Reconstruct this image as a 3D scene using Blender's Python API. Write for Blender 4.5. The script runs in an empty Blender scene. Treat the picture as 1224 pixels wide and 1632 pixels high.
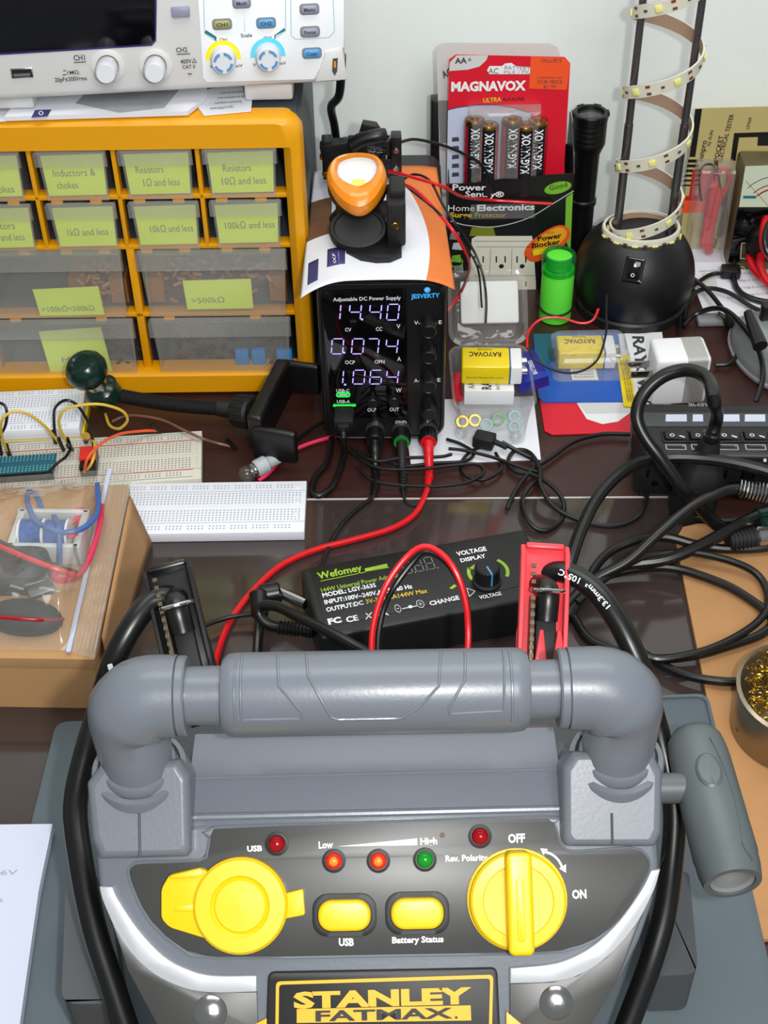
import bpy, bmesh, random
from math import *
from mathutils import Matrix, Vector
random.seed(7)
V = Vector
R = radians
SC = bpy.context.scene
COL = SC.collection

# ------------------------------------------------------------------ camera, world, lights, exposure
FPX, PITCH, ROLL, CAMH = 2206.0, R(42), R(1.1), 0.665
cam = bpy.data.cameras.new('camera')
cam.sensor_fit = 'VERTICAL'; cam.sensor_height = 36.0; cam.lens = 36.0 * FPX / 1632
cam.clip_start = 0.01; cam.clip_end = 20
co = bpy.data.objects.new('camera', cam); COL.objects.link(co)
co.matrix_world = Matrix.Translation((0, 0, CAMH)) @ Matrix.Rotation(R(90) - PITCH, 4, 'X') @ Matrix.Rotation(-ROLL, 4, 'Z')
SC.camera = co
w = bpy.data.worlds.new('room'); SC.world = w; w.use_nodes = True
w.node_tree.nodes['Background'].inputs[0].default_value = (0.93, 1.0, 0.98, 1)
w.node_tree.nodes['Background'].inputs[1].default_value = 0.22
def lamp(name, kind, loc, energy, size, col=(1, 1, 1), aim=None, sy=None):
    l = bpy.data.lights.new(name, kind); l.energy = energy; l.color = col
    if kind == 'AREA':
        l.size = size
        if sy: l.shape = 'RECTANGLE'; l.size_y = sy
    else: l.shadow_soft_size = size
    o = bpy.data.objects.new(name, l); COL.objects.link(o); o.location = loc
    if aim: o.rotation_euler = (V(aim) - V(loc)).to_track_quat('-Z', 'Y').to_euler()
    return o
lamp('camera_flash', 'POINT', (0.062, 0.0, CAMH + 0.012), 10.5, 0.012, (1, 0.99, 0.97))
lamp('rear_fill', 'AREA', (0.05, 0.74, 1.08), 3.6, 0.9, (1, 0.99, 0.96), (0.05, 0.86, 0), 0.35)  # added overhead fill, brightens the wall and the back of the desk
lamp('front_fill', 'AREA', (0.35, -1.1, 1.9), 25, 1.2, (1, 0.99, 0.97), (0.0, 0.8, 0.05))  # added soft fill behind the camera, stands in for room bounce
SC.view_settings.view_transform = 'Standard'; SC.view_settings.look = 'None'
SC.view_settings.exposure = 0.28; SC.view_settings.gamma = 1.0
SC.view_settings.use_curve_mapping = False

# ------------------------------------------------------------------ photograph geometry -> place
def ray(px, py):
    u = (px - 612) / FPX; v = -(py - 816) / FPX
    u, v = u * cos(ROLL) + v * sin(ROLL), -u * sin(ROLL) + v * cos(ROLL)
    return V((u, cos(PITCH) + v * sin(PITCH), -sin(PITCH) + v * cos(PITCH)))
CAM = V((0, 0, CAMH))
def P(px, py, z=0.0):
    d = ray(px, py); return CAM + d * ((z - CAMH) / d.z)
def PY(px, py, Y):
    d = ray(px, py); return CAM + d * (Y / d.y)
def frame(o, x, y):
    x = V(x).normalized(); n = x.cross(V(y)).normalized(); y = n.cross(x)
    M = Matrix.Identity(4)
    for i in range(3):
        M[i][0] = x[i]; M[i][1] = y[i]; M[i][2] = n[i]; M[i][3] = o[i]
    return M
def pl(M, px, py, lift=0.0):
    """local x, y where the line of sight meets the plane z = lift of frame M"""
    n = M.col[2].xyz; o = M.translation + n * lift
    d = ray(px, py); t = (o - CAM).dot(n) / d.dot(n)
    q = M.inverted() @ (CAM + d * t)
    return (q.x, q.y)
def pls(M, pts, lift=0.0): return [pl(M, a, b, lift) for a, b in pts]
def T(x, y, z): return Matrix.Translation((x, y, z))
def RX(a): return Matrix.Rotation(R(a), 4, 'X')
def RY(a): return Matrix.Rotation(R(a), 4, 'Y')
def RZ(a): return Matrix.Rotation(R(a), 4, 'Z')

# ------------------------------------------------------------------ materials
MAT = {}
def srgb(c):
    return tuple(((x / 255) / 12.92 if x / 255 <= 0.04045 else (((x / 255) + 0.055) / 1.055) ** 2.4) for x in c)
def mat(name, rgb, rough=0.5, metal=0.0, emit=0.0, noise=0.0, scale=60.0, bump=0.0, spec=0.5, coat=0.0, sub=0.0):
    m = bpy.data.materials.new(name); m.use_nodes = True; MAT[name] = m
    nt = m.node_tree; b = nt.nodes['Principled BSDF']
    c = srgb(rgb) + (1,)
    b.inputs['Base Color'].default_value = c
    b.inputs['Roughness'].default_value = rough; b.inputs['Metallic'].default_value = metal
    b.inputs['Specular IOR Level'].default_value = spec
    b.inputs['Coat Weight'].default_value = coat
    if emit:
        b.inputs['Emission Color'].default_value = c; b.inputs['Emission Strength'].default_value = emit
    if noise or bump:
        tc = nt.nodes.new('ShaderNodeTexCoord'); nz = nt.nodes.new('ShaderNodeTexNoise')
        nz.inputs['Scale'].default_value = scale; nz.inputs['Detail'].default_value = 5
        nt.links.new(tc.outputs['Object'], nz.inputs['Vector'])
        if noise:
            mx = nt.nodes.new('ShaderNodeMixRGB')
            mx.inputs[1].default_value = tuple(x * (1 - noise) for x in c[:3]) + (1,)
            mx.inputs[2].default_value = tuple(min(1, x * (1 + noise)) for x in c[:3]) + (1,)
            nt.links.new(nz.outputs['Fac'], mx.inputs[0]); nt.links.new(mx.outputs[0], b.inputs['Base Color'])
        if bump:
            bp = nt.nodes.new('ShaderNodeBump'); bp.inputs['Strength'].default_value = bump; bp.inputs['Distance'].default_value = 0.0006
            nt.links.new(nz.outputs['Fac'], bp.inputs['Height']); nt.links.new(bp.outputs[0], b.inputs['Normal'])
    return m
def clear(name, tint=(1, 1, 1), haze=0.06, hazecol=(0.8, 0.82, 0.84), refl=1.0, rough=0.06, bump=0.0, scale=40):
    m = bpy.data.materials.new(name); m.use_nodes = True; MAT[name] = m
    nt = m.node_tree; N = nt.nodes; L = nt.links
    out = N['Material Output']; N.remove(N['Principled BSDF'])
    tr = N.new('ShaderNodeBsdfTransparent'); tr.inputs[0].default_value = tint + (1,)
    df = N.new('ShaderNodeBsdfDiffuse'); df.inputs[0].default_value = hazecol + (1,)
    gl = N.new('ShaderNodeBsdfGlossy'); gl.inputs['Roughness'].default_value = rough
    lw = N.new('ShaderNodeLayerWeight'); lw.inputs[0].default_value = 0.5
    pw = N.new('ShaderNodeMath'); pw.operation = 'POWER'; pw.inputs[1].default_value = 4.0
    fr = N.new('ShaderNodeMath'); fr.operation = 'MULTIPLY_ADD'; fr.inputs[1].default_value = 0.8; fr.inputs[2].default_value = 0.035 * refl
    L.new(lw.outputs['Facing'], pw.inputs[0]); L.new(pw.outputs[0], fr.inputs[0])
    m1 = N.new('ShaderNodeMixShader'); m1.inputs[0].default_value = haze
    m2 = N.new('ShaderNodeMixShader')
    L.new(tr.outputs[0], m1.inputs[1]); L.new(df.outputs[0], m1.inputs[2])
    L.new(fr.outputs[0], m2.inputs[0]); L.new(m1.outputs[0], m2.inputs[1]); L.new(gl.outputs[0], m2.inputs[2])
    L.new(m2.outputs[0], out.inputs[0])
    if bump:
        nz = N.new('ShaderNodeTexNoise'); nz.inputs['Scale'].default_value = scale
        tc = N.new('ShaderNodeTexCoord'); L.new(tc.outputs['Object'], nz.inputs['Vector'])
        bp = N.new('ShaderNodeBump'); bp.inputs['Strength'].default_value = bump; bp.inputs['Distance'].default_value = 0.004
        L.new(nz.outputs['Fac'], bp.inputs['Height']); L.new(bp.outputs[0], gl.inputs['Normal']); L.new(bp.outputs[0], lw.inputs['Normal'])
    return m
def wood(name, c1, c2, rough, scale=(2, 30, 30), coat=0.0):
    m = mat(name, c1, rough, coat=coat); nt = m.node_tree; b = nt.nodes['Principled BSDF']
    tc = nt.nodes.new('ShaderNodeTexCoord'); mp = nt.nodes.new('ShaderNodeMapping'); mp.inputs['Scale'].default_value = scale
    nz = nt.nodes.new('ShaderNodeTexNoise'); nz.inputs['Scale'].default_value = 5; nz.inputs['Detail'].default_value = 7
    mx = nt.nodes.new('ShaderNodeMixRGB'); mx.inputs[1].default_value = srgb(c1) + (1,); mx.inputs[2].default_value = srgb(c2) + (1,)
    nt.links.new(tc.outputs['Object'], mp.inputs[0]); nt.links.new(mp.outputs[0], nz.inputs['Vector'])
    nt.links.new(nz.outputs['Fac'], mx.inputs[0]); nt.links.new(mx.outputs[0], b.inputs['Base Color'])
    return m
mat('wall', (238, 244, 242), 0.75, noise=0.02, scale=60, bump=0.25)
wood('desk_wood', (44, 22, 20), (66, 36, 32), 0.33)
mat('pad', (62, 52, 50), 0.10, noise=0.08, scale=30, spec=0.75)
mat('pad_edge', (190, 186, 180), 0.3)
mat('white', (232, 234, 236), 0.45, noise=0.02)
mat('paper', (228, 230, 238), 0.7, noise=0.015, scale=20)
mat('ink', (60, 62, 66), 0.7)
mat('faint_ink', (120, 128, 110), 0.8)
mat('grey_ink', (150, 152, 155), 0.7)
mat('black', (14, 14, 15), 0.38, noise=0.1)
mat('gloss_black', (6, 6, 8), 0.06, spec=0.6)
mat('matte_black', (14, 14, 15), 0.62, noise=0.15, bump=0.1, scale=300)
mat('rubber', (16, 17, 17), 0.32, noise=0.08)
mat('dark_metal', (130, 130, 136), 0.3, metal=0.9)
mat('steel', (190, 190, 190), 0.2, metal=1.0)
mat('chrome', (220, 220, 220), 0.12, metal=1.0)
mat('brass', (170, 130, 60), 0.25, metal=1.0)
mat('copper', (190, 110, 60), 0.35, metal=0.9)
mat('yellow_plastic', (230, 160, 4), 0.38, noise=0.03, bump=0.05, scale=200)
mat('housing_grey', (66, 72, 80), 0.5, noise=0.05)
clear('drawer_plastic', (0.97, 0.97, 0.96), 0.10, (0.85, 0.86, 0.82), 0.9, 0.18)
clear('clear_plastic', (0.97, 0.97, 0.97), 0.12, (0.8, 0.82, 0.82), 1.4, 0.05, bump=0.3, scale=60)
clear('bag_film', (0.98, 0.98, 0.97), 0.13, (0.70, 0.70, 0.68), 1.6, 0.13, bump=0.5, scale=45)
clear('glass', (0.97, 0.98, 0.98), 0.03, (0.7, 0.7, 0.7), 1.5, 0.02)
clear('green_clear', (0.25, 0.75, 0.35), 0.15, (0.05, 0.45, 0.15), 1.0, 0.05)
mat('note', (222, 242, 84), 0.75, noise=0.03)
mat('resistor_tan', (176, 120, 80), 0.5)
mat('tape_brown', (150, 96, 40), 0.6)
mat('cap_blue', (20, 140, 225), 0.4)
mat('scope_grey', (206, 206, 206), 0.42, noise=0.02, bump=0.06, scale=400)
mat('scope_white', (238, 242, 246), 0.42)
mat('screen_black', (4, 3, 8), 0.12)
mat('purple_edge', (60, 40, 110), 0.3)
mat('teal', (30, 110, 130), 0.4)
mat('pale_teal', (150, 190, 195), 0.5)
mat('btn_lilac', (140, 140, 165), 0.4)
mat('btn_olive', (150, 150, 95), 0.4)
mat('btn_blue', (70, 150, 205), 0.4)
mat('yellow', (245, 225, 30), 0.45)
mat('cyan', (90, 205, 235), 0.45)
mat('knob_blue', (95, 140, 195), 0.4)
mat('knob_white', (215, 218, 224), 0.4)
mat('lettering_white', (235, 238, 240), 0.5)
mat('lettering_green', (150, 190, 40), 0.5)
mat('lettering_yellow', (215, 180, 40), 0.5)
mat('seg', (176, 160, 250), 0.4, emit=0.75)
clear('lens_clear', (1, 1, 1), 0.0, (1, 1, 1), 0.6, 0.05)
mat('silver_paint', (176, 175, 172), 0.35, metal=0.25)
mat('led_green_light', (40, 230, 80), 0.4, emit=0.7)
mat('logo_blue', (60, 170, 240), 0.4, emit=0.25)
mat('orange', (240, 140, 22), 0.25, coat=0.4)
mat('band_orange', (222, 120, 50), 0.6, noise=0.04)
mat('label_purple', (58, 52, 110), 0.6)
mat('brown_photo', (110, 80, 55), 0.6, noise=0.4, scale=80)
mat('reflector', (236, 236, 240), 0.25, metal=0.1)
mat('jaw_brown', (96, 84, 68), 0.35, metal=0.5)
mat('led_yellow', (200, 205, 60), 0.4)
mat('card_red', (214, 20, 45), 0.35, noise=0.03)
mat('sticker_orange', (240, 80, 20), 0.6)
mat('card_grey', (205, 207, 205), 0.5)
mat('mid_grey', (130, 132, 134), 0.5)
mat('pale_blue', (190, 200, 225), 0.5)
mat('battery_dark', (26, 26, 34), 0.25)
mat('battery_red', (160, 14, 32), 0.2)
mat('green_ellipse', (120, 185, 50), 0.5)
mat('ivory', (226, 222, 205), 0.5)
mat('slot', (30, 28, 26), 0.6)
mat('burst', (236, 90, 30), 0.5, noise=0.1)
mat('burst_yellow', (240, 170, 30), 0.5)
mat('lime', (96, 226, 60), 0.4, noise=0.03, sub=0.1)
mat('olive_gradient', (120, 130, 20), 0.6)
mat('dome_black', (15, 15, 16), 0.42, noise=0.12, bump=0.08, scale=300)
mat('strip_cream', (216, 214, 196), 0.3)
mat('strip_back', (176, 146, 124), 0.5)
mat('led_chip', (238, 232, 140), 0.35)
mat('solder_pad', (130, 76, 50), 0.4, metal=0.3)
mat('khaki', (188, 172, 112), 0.55, noise=0.04)
mat('red', (210, 18, 24), 0.4, noise=0.04)
mat('wire_red', (214, 16, 28), 0.33)
mat('wire_pink', (214, 40, 84), 0.35)
mat('wire_yellow', (214, 178, 60), 0.4)
mat('wire_brown', (120, 84, 70), 0.45)
mat('wire_orange', (226, 90, 50), 0.4)
mat('wire_blue', (60, 100, 170), 0.4)
mat('silver', (150, 154, 158), 0.28, metal=0.4)
mat('meter_face', (205, 215, 190), 0.5)
mat('meter_top', (92, 84, 58), 0.4)
mat('meter_line', (160, 50, 40), 0.5)
mat('blue_card', (16, 84, 180), 0.35, noise=0.05)
mat('battery_yellow', (236, 208, 6), 0.25)
mat('navy', (20, 34, 140), 0.4)
mat('board_white', (232, 236, 246), 0.45)
mat('socket_grey', (176, 184, 188), 0.4)
mat('board_old', (212, 208, 196), 0.5, noise=0.03)
mat('hole', (158, 164, 178), 0.7)
mat('hole_old', (130, 128, 122), 0.7)
mat('rail_red', (190, 60, 60), 0.6)
mat('rail_blue', (110, 150, 165), 0.6)
mat('pcb_teal', (30, 92, 112), 0.45)
mat('pcb_hole', (130, 190, 195), 0.4)
mat('module_red', (214, 44, 40), 0.4)
mat('green_black', (8, 40, 34), 0.2)
mat('cardboard', (184, 142, 96), 0.8, noise=0.07, scale=25, bump=0.15)
mat('cardboard_sheet', (176, 130, 84), 0.85, noise=0.12, scale=60, bump=0.3)
mat('coil_blue', (14, 84, 165), 0.4)
mat('adapter_black', (20, 21, 22), 0.5, noise=0.1, bump=0.15, scale=500)
mat('adapter_face', (13, 14, 15), 0.4)
mat('clamp_red', (226, 62, 72), 0.38, noise=0.03, bump=0.05, scale=300)
mat('pack_grey', (107, 113, 122), 0.31, noise=0.04, bump=0.1, scale=500)
mat('pack_dark', (74, 78, 82), 0.45, noise=0.06, bump=0.1, scale=500)
mat('pack_panel', (62, 63, 62), 0.38, noise=0.05)
mat('pack_black', (22, 22, 22), 0.5)
mat('pack_silver', (182, 185, 190), 0.45, metal=0.2, noise=0.06, scale=300)
mat('pack_yellow', (240, 198, 8), 0.36)
mat('badge_yellow', (226, 172, 12), 0.4)
mat('led_red', (150, 8, 20), 0.12)
mat('led_red_lit', (225, 50, 30), 0.15)
mat('led_orange', (245, 140, 40), 0.2)
mat('led_green', (20, 140, 40), 0.15)
mat('mat_grey', (84, 96, 103), 0.55, noise=0.05, scale=50, bump=0.08)
mat('torch_grey', (88, 96, 98), 0.42, noise=0.05)
mat('tin', (150, 140, 120), 0.3, metal=0.9)
mat('wool', (196, 156, 60), 0.22, metal=1.0)
mat('strip_black', (20, 23, 23), 0.45, noise=0.1)
mat('strip_grey', (62, 66, 68), 0.45)
mat('lilac_paper', (200, 205, 225), 0.7)
mat('film_picture', (160, 162, 166), 0.5, noise=0.5, scale=30)

# ------------------------------------------------------------------ mesh building (everything in metres, in the place's own frame)
def catmull(pts, k=6, closed=False):
    pts = [V(p) for p in pts]; n = len(pts); out = []
    for i in range(n if closed else n - 1):
        p1, p2 = pts[i], pts[(i + 1) % n]
        p0 = pts[i - 1] if (closed or i > 0) else p1 * 2 - p2
        p3 = pts[(i + 2) % n] if (closed or i + 2 < n) else p2 * 2 - p1
        for j in range(k):
            t = j / k
            out.append(0.5 * ((2 * p1) + (p2 - p0) * t + (2 * p0 - 5 * p1 + 4 * p2 - p3) * t * t + (3 * p1 - p0 - 3 * p2 + p3) * t ** 3))
    if not closed: out.append(pts[-1])
    return out
def rrect(w, h, r, n=6, cx=0, cy=0):
    o = []
    for (sx, sy, a0) in ((1, 1, 0), (-1, 1, 90), (-1, -1, 180), (1, -1, 270)):
        for i in range(n + 1):
            a = R(a0 + 90 * i / n); o.append((cx + sx * (w / 2 - r) + r * cos(a), cy + sy * (h / 2 - r) + r * sin(a)))
    return o
def circ(r, n=32, cx=0, cy=0, a0=0, a1=360):
    full = abs(a1 - a0) >= 360
    return [(cx + r * cos(R(a0 + (a1 - a0) * i / (n if full else n - 1))), cy + r * sin(R(a0 + (a1 - a0) * i / (n if full else n - 1)))) for i in range(n)]
def arcband(r0, r1, a0, a1, n=14, cx=0, cy=0):
    return circ(r1, n, cx, cy, a0, a1) + circ(r0, n, cx, cy, a0, a1)[::-1]
def smooth2(pts, k=4, closed=True): return [(p.x, p.y) for p in catmull([(a, b, 0) for a, b in pts], k, closed)]
def area2(o): return sum(o[i - 1][0] * o[i][1] - o[i][0] * o[i - 1][1] for i in range(len(o)))
_TXT = {}
def text_geo(s, bold):
    if (s, bold) not in _TXT:
        c = bpy.data.curves.new('t', 'FONT'); c.body = s; c.size = 1.0; c.offset = bold; c.resolution_u = 2
        o = bpy.data.objects.new('t', c); me = bpy.data.meshes.new_from_object(o)
        _TXT[(s, bold)] = ([tuple(v.co) for v in me.vertices], [tuple(p.vertices) for p in me.polygons])
        bpy.data.objects.remove(o); bpy.data.meshes.remove(me); bpy.data.curves.remove(c)
    return _TXT[(s, bold)]
class MB:
    def __init__(s): s.v = []; s.f = []; s.m = []
    def add(s, vs, fs, mi=0, M=None):
        b = len(s.v)
        s.v += [(M @ V(p)) if M else V(p) for p in vs]
        flip = M is not None and M.to_3x3().determinant() < 0
        for f in fs:
            s.f.append([b + i for i in (reversed(f) if flip else f)]); s.m.append(mi)
        return s
    def bm(s, bm, mi, M):
        bm.verts.index_update()
        s.add([v.co.copy() for v in bm.verts], [[v.index for v in f.verts] for f in bm.faces], mi, M); bm.free(); return s
    def box(s, M, sx, sy, sz, bev=0.0, mi=0, seg=2, base=True):
        b = bmesh.new(); bmesh.ops.create_cube(b, size=1.0)
        for v in b.verts: v.co = V((v.co.x * sx, v.co.y * sy, (v.co.z + (0.5 if base else 0)) * sz))
        if bev: bmesh.ops.bevel(b, geom=list(b.edges), offset=min(bev, 0.49 * min(sx, sy, sz)), segments=seg, profile=0.5, affect='EDGES')
        return s.bm(b, mi, M)
    def prism(s, out, z0, z1, M, bev=0.0, mi=0, seg=2, bot=False):
        if area2(out) < 0: out = out[::-1]
        b = bmesh.new(); vs = [b.verts.new((x, y, z1)) for x, y in out]; f = b.faces.new(vs)
        r = bmesh.ops.extrude_face_region(b, geom=[f])
        for v in vs: v.co.z = z0
        bmesh.ops.recalc_face_normals(b, faces=list(b.faces))
        # after extrusion the duplicated verts stay at z1
        if bev:
            es = [e for e in b.edges if all(abs(v.co.z - z1) < 1e-9 for v in e.verts)]
            if bot: es += [e for e in b.edges if all(abs(v.co.z - z0) < 1e-9 for v in e.verts)]
            bmesh.ops.bevel(b, geom=es, offset=bev, segments=seg, profile=0.5, affect='EDGES', clamp_overlap=True)
        return s.bm(b, mi, M)
    def flat(s, out, z, M, mi=0):
        if area2(out) < 0: out = out[::-1]
        return s.add([(x, y, z) for x, y in out], [list(range(len(out)))], mi, M)
    def ring(s, outer, inner, z0, z1, M, mi=0, ch=0.0):
        n = len(outer); vs = []; fs = []
        cx = sum(p[0] for p in outer) / n; cy = sum(p[1] for p in outer) / n
        def ins(p, d):
            l = hypot(p[0] - cx, p[1] - cy) or 1; return (p[0] - (p[0] - cx) * d / l, p[1] - (p[1] - cy) * d / l)
        loops = [[(x, y, z0) for x, y in outer], [(x, y, z1 - ch) for x, y in outer]]
        if ch: loops.append([ins(p, ch * 0.35) + (z1 - ch * 0.35,) for p in outer]); loops.append([ins(p, ch) + (z1,) for p in outer])
        if ch: loops += [[ins(p, -ch) + (z1,) for p in inner], [(x, y, z1 - ch) for x, y in inner]]
        else: loops.append([(x, y, z1) for x, y in inner])
        loops.append([(x, y, z0) for x, y in inner])
        return s.loft(loops, M, mi, False)
    def loft(s, loops, M=None, mi=0, caps=True):
        n = len(loops[0]); vs = [p for l in loops for p in l]; fs = []
        for a in range(len(loops) - 1):
            for i in range(n):
                j = (i + 1) % n; fs.append([a * n + i, a * n + j, (a + 1) * n + j, (a + 1) * n + i])
        if caps: fs += [list(range(n))[::-1], [(len(loops) - 1) * n + i for i in range(n)]]
        return s.add(vs, fs, mi, M)
    def lathe(s, prof, M, n=28, mi=0):
        vs = []; fs = []; k = len(prof)
        for i in range(n):
            a = 2 * pi * i / n
            for r, z in prof: vs.append((r * cos(a), r * sin(a), z))
        for i in range(n):
            for j in range(k - 1):
                a, b = i * k + j, ((i + 1) % n) * k + j
                q = [a, b, b + 1, a + 1]
                if prof[j][0] < 1e-9: q = [a, b + 1, a + 1]
                elif prof[j + 1][0] < 1e-9: q = [a, b, a + 1]
                fs.append(q)
        return s.add(vs, fs, mi, M)
    def cyl(s, p0, p1, r, r1=None, n=20, mi=0, bev=0.0):
        p0, p1 = V(p0), V(p1); d = p1 - p0; L = d.length; r1 = r if r1 is None else r1
        M = T(*p0) @ d.to_track_quat('Z', 'Y').to_matrix().to_4x4(); b = min(bev, L / 3)
        pr = [(0, 0), (r - b, 0), (r, b), (r1, L - b), (r1 - b, L), (0, L)] if b else [(0, 0), (r, 0), (r1, L), (0, L)]
        return s.lathe(pr, M, n, mi)
    def tube(s, pts, r, n=10, mi=0, k=5, closed=False, cap=True, raw=False):
        ps = [V(p) for p in pts] if raw else catmull(pts, k, closed)
        m = len(ps); rr = r if isinstance(r, (list, tuple)) else None
        t = [(ps[(i + 1) % m] - ps[i - 1] if closed or 0 < i < m - 1 else (ps[1] - ps[0] if i == 0 else ps[-1] - ps[-2])).normalized() for i in range(m)]
        up = V((0, 0, 1)) if abs(t[0].z) < 0.9 else V((1, 0, 0)); nx = t[0].cross(up).normalized(); loops = []
        for i in range(m):
            nx = (nx - t[i] * nx.dot(t[i])).normalized(); ny = t[i].cross(nx)
            q = (rr[0] + (rr[-1] - rr[0]) * i / (m - 1)) if rr and len(rr) == 2 else (rr[i] if rr else r)
            loops.append([ps[i] + nx * q * cos(2 * pi * j / n) + ny * q * sin(2 * pi * j / n) for j in range(n)])
        if closed: loops.append(loops[0])
        return s.loft(loops, None, mi, cap and not closed)
    def ball(s, M, rx, ry=None, rz=None, n=24, m=12, mi=0, z0=-1.0):
        ry = ry or rx; rz = rz or rx; a0 = asin(z0)
        pr = [(cos(a0 + (pi / 2 - a0) * i / m), sin(a0 + (pi / 2 - a0) * i / m)) for i in range(m + 1)]
        if z0 > -1: pr = [(0, pr[0][1])] + pr
        else: pr[0] = (0, -1)
        pr[-1] = (0, 1)
        return s.lathe(pr, M @ Matrix.Diagonal((rx, ry, rz, 1)), n, mi)
    def grid(s, fn, nu, nv, mi=0, two=None):
        vs = [fn(i / nu, j / nv) for j in range(nv + 1) for i in range(nu + 1)]; W = nu + 1
        for j in range(nv):
            for i in range(nu): pass
        b = len(s.v); s.v += [V(p) for p in vs]
        for j in range(nv):
            for i in range(nu):
                s.f.append([b + j * W + i, b + j * W + i + 1, b + (j + 1) * W + i + 1, b + (j + 1) * W + i])
                s.m.append(two((i + .5) / nu, (j + .5) / nv) if two else mi)
        return s
    def txt(s, st, M, x, y, w=None, h=0.005, ang=0.0, mi=0, bold=0.0, lift=0.00015, center=False):
        vs, fs = text_geo(st, bold)
        if not vs: return s
        x0 = min(v[0] for v in vs); x1 = max(v[0] for v in vs); sy = h / 0.73; sx = sy if w is None else w / (x1 - x0)
        ox = -(x1 - x0) * sx / 2 if center else 0
        return s.add([((v[0] - x0) * sx + ox, v[1] * sy, 0) for v in vs], fs, mi, M @ T(x, y, lift) @ Matrix.Rotation(ang, 4, 'Z'))
    def tpx(s, st, M, x0, y0, x1, y1, hpx, mi=0, bold=0.02, lift=0.00015):
        a = V(pl(M, x0, y0)); b = V(pl(M, x1, y1)); d = b - a
        L = hypot(x1 - x0, y1 - y0); c = V(pl(M, x0 + (y1 - y0) / L * hpx, y0 - (x1 - x0) / L * hpx))
        return s.txt(st, M, a.x, a.y, d.length, (c - a).length, atan2(d.y, d.x), mi, bold, lift)
    def pillow(s, out, z0, z1, M, ins, mi=0):
        n = len(out); cx = sum(a for a, c in out) / n; cy = sum(c for a, c in out) / n
        L_ = []
        for z, d in ((z0, 0), (z1 - ins, 0), (z1 - ins * .62, ins * .08), (z1 - ins * .29, ins * .29), (z1 - ins * .08, ins * .62), (z1, ins)):
            L_.append([(a + (cx - a) * d / hypot(cx - a, cy - c), c + (cy - c) * d / hypot(cx - a, cy - c), z) for a, c in out])
        s.loft(L_[:-1] + [L_[-1]], M, mi, False); k = len(L_[-1]); s.add(L_[-1] + [(cx, cy, z1)], [[i, (i + 1) % k, k] for i in range(k)], mi, M); return s
    def build(s, name, mats, parent=None, origin=None, tagv=None, sharp=32):
        me = bpy.data.meshes.new(name); o = bpy.data.objects.new(name, me); COL.objects.link(o)
        if parent is not None:
            inv = INV[parent]; o.parent = parent; INV[o] = inv
        else:
            if origin is None:
                xs = [v.x for v in s.v]; ys = [v.y for v in s.v]; zs = [v.z for v in s.v]
                origin = ((min(xs) + max(xs)) / 2, (min(ys) + max(ys)) / 2, min(zs))
            inv = Matrix.Translation(-V(origin)); o.location = origin; INV[o] = inv
        me.from_pydata([inv @ v for v in s.v], [], s.f)
        for m in (mats if isinstance(mats, (list, tuple)) else [mats]): me.materials.append(MAT[m])
        me.polygons.foreach_set('material_index', s.m)
        me.polygons.foreach_set('use_smooth', [True] * len(s.f))
        me.update(); me.set_sharp_from_angle(angle=R(sharp))
        if tagv: tag(o, *tagv)
        return o
INV = {}
def tag(o, label, cat, group=None, kind=None):
    o['label'] = label; o['category'] = cat
    if group: o['group'] = group
    if kind: o['kind'] = kind
    return o
def thing(name, label, cat, loc=(0, 0, 0), rz=0.0, group=None):
    o = bpy.data.objects.new(name, None); COL.objects.link(o); o.empty_display_size = 0.02
    o.location = loc; o.rotation_euler = (0, 0, rz); tag(o, label, cat, group)
    INV[o] = (Matrix.Translation(V(loc)) @ Matrix.Rotation(rz, 4, 'Z')).inverted()
    return o
def struct(o): o['kind'] = 'structure'; return o
def copy_tree(o, M, label, parent=None):
    c = o.copy(); COL.objects.link(c)
    if parent is None: c.matrix_world = M; c['label'] = label
    else: c.parent = parent
    for ch in o.children: copy_tree(ch, None, None, c)
    return c
def cable(name, label, pts, r, m='rubber', cat='cable', group=None, n=10, k=6):
    """a cord through points (photo x, photo y, height)"""
    return MB().tube([P(*p) for p in pts], r, n, k=k).build(name, m, tagv=(label, cat, group))
# ================================================================== SETTING
WALLY = 1.135
b = MB(); b.box(T(0, WALLY + 0.05, -0.75), 3.2, 0.1, 2.6); struct(b.build('wall_back', 'wall'))
b = MB(); b.box(T(0, 0.1, -0.77), 3.2, 2.2, 0.02); struct(b.build('floor', 'cardboard_sheet'))
t = thing('desk', 'dark reddish brown wooden desk carrying all the equipment', 'desk', (0, 0.72, -0.75))
b = MB(); b.box(T(0, 0.72, -0.03), 1.9, 0.825, 0.03, 0.003); b.build('desk_top', 'desk_wood', t)
for sx in (-1, 1):
    b = MB(); b.box(T(sx * 0.9, 0.72, -0.75), 0.03, 0.78, 0.72, 0.002); b.build('side_panel', 'desk_wood', t)
# clear glossy protector lying over the front of the desk
b = MB(); zf = 0.0014
q = [P(-260, 803)[:2], P(1075, 794)[:2], (0.222, 0.40), (-0.45, 0.40)]
b.prism(q, 0.0001, zf, T(0, 0, 0), 0.0004)
a, c = V(q[0]), V(q[1])
b.box(T((a.x + c.x) / 2, (a.y + c.y) / 2 - 0.0003, 0.0006) @ Matrix.Rotation(atan2(c.y - a.y, c.x - a.x), 4, 'Z'), (c - a).length, 0.0016, 0.0011, mi=1)
b.build('desk_protector', ['pad', 'pad_edge'], tagv=('glossy dark clear protector sheet covering the front of the desk', 'desk mat'))

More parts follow.
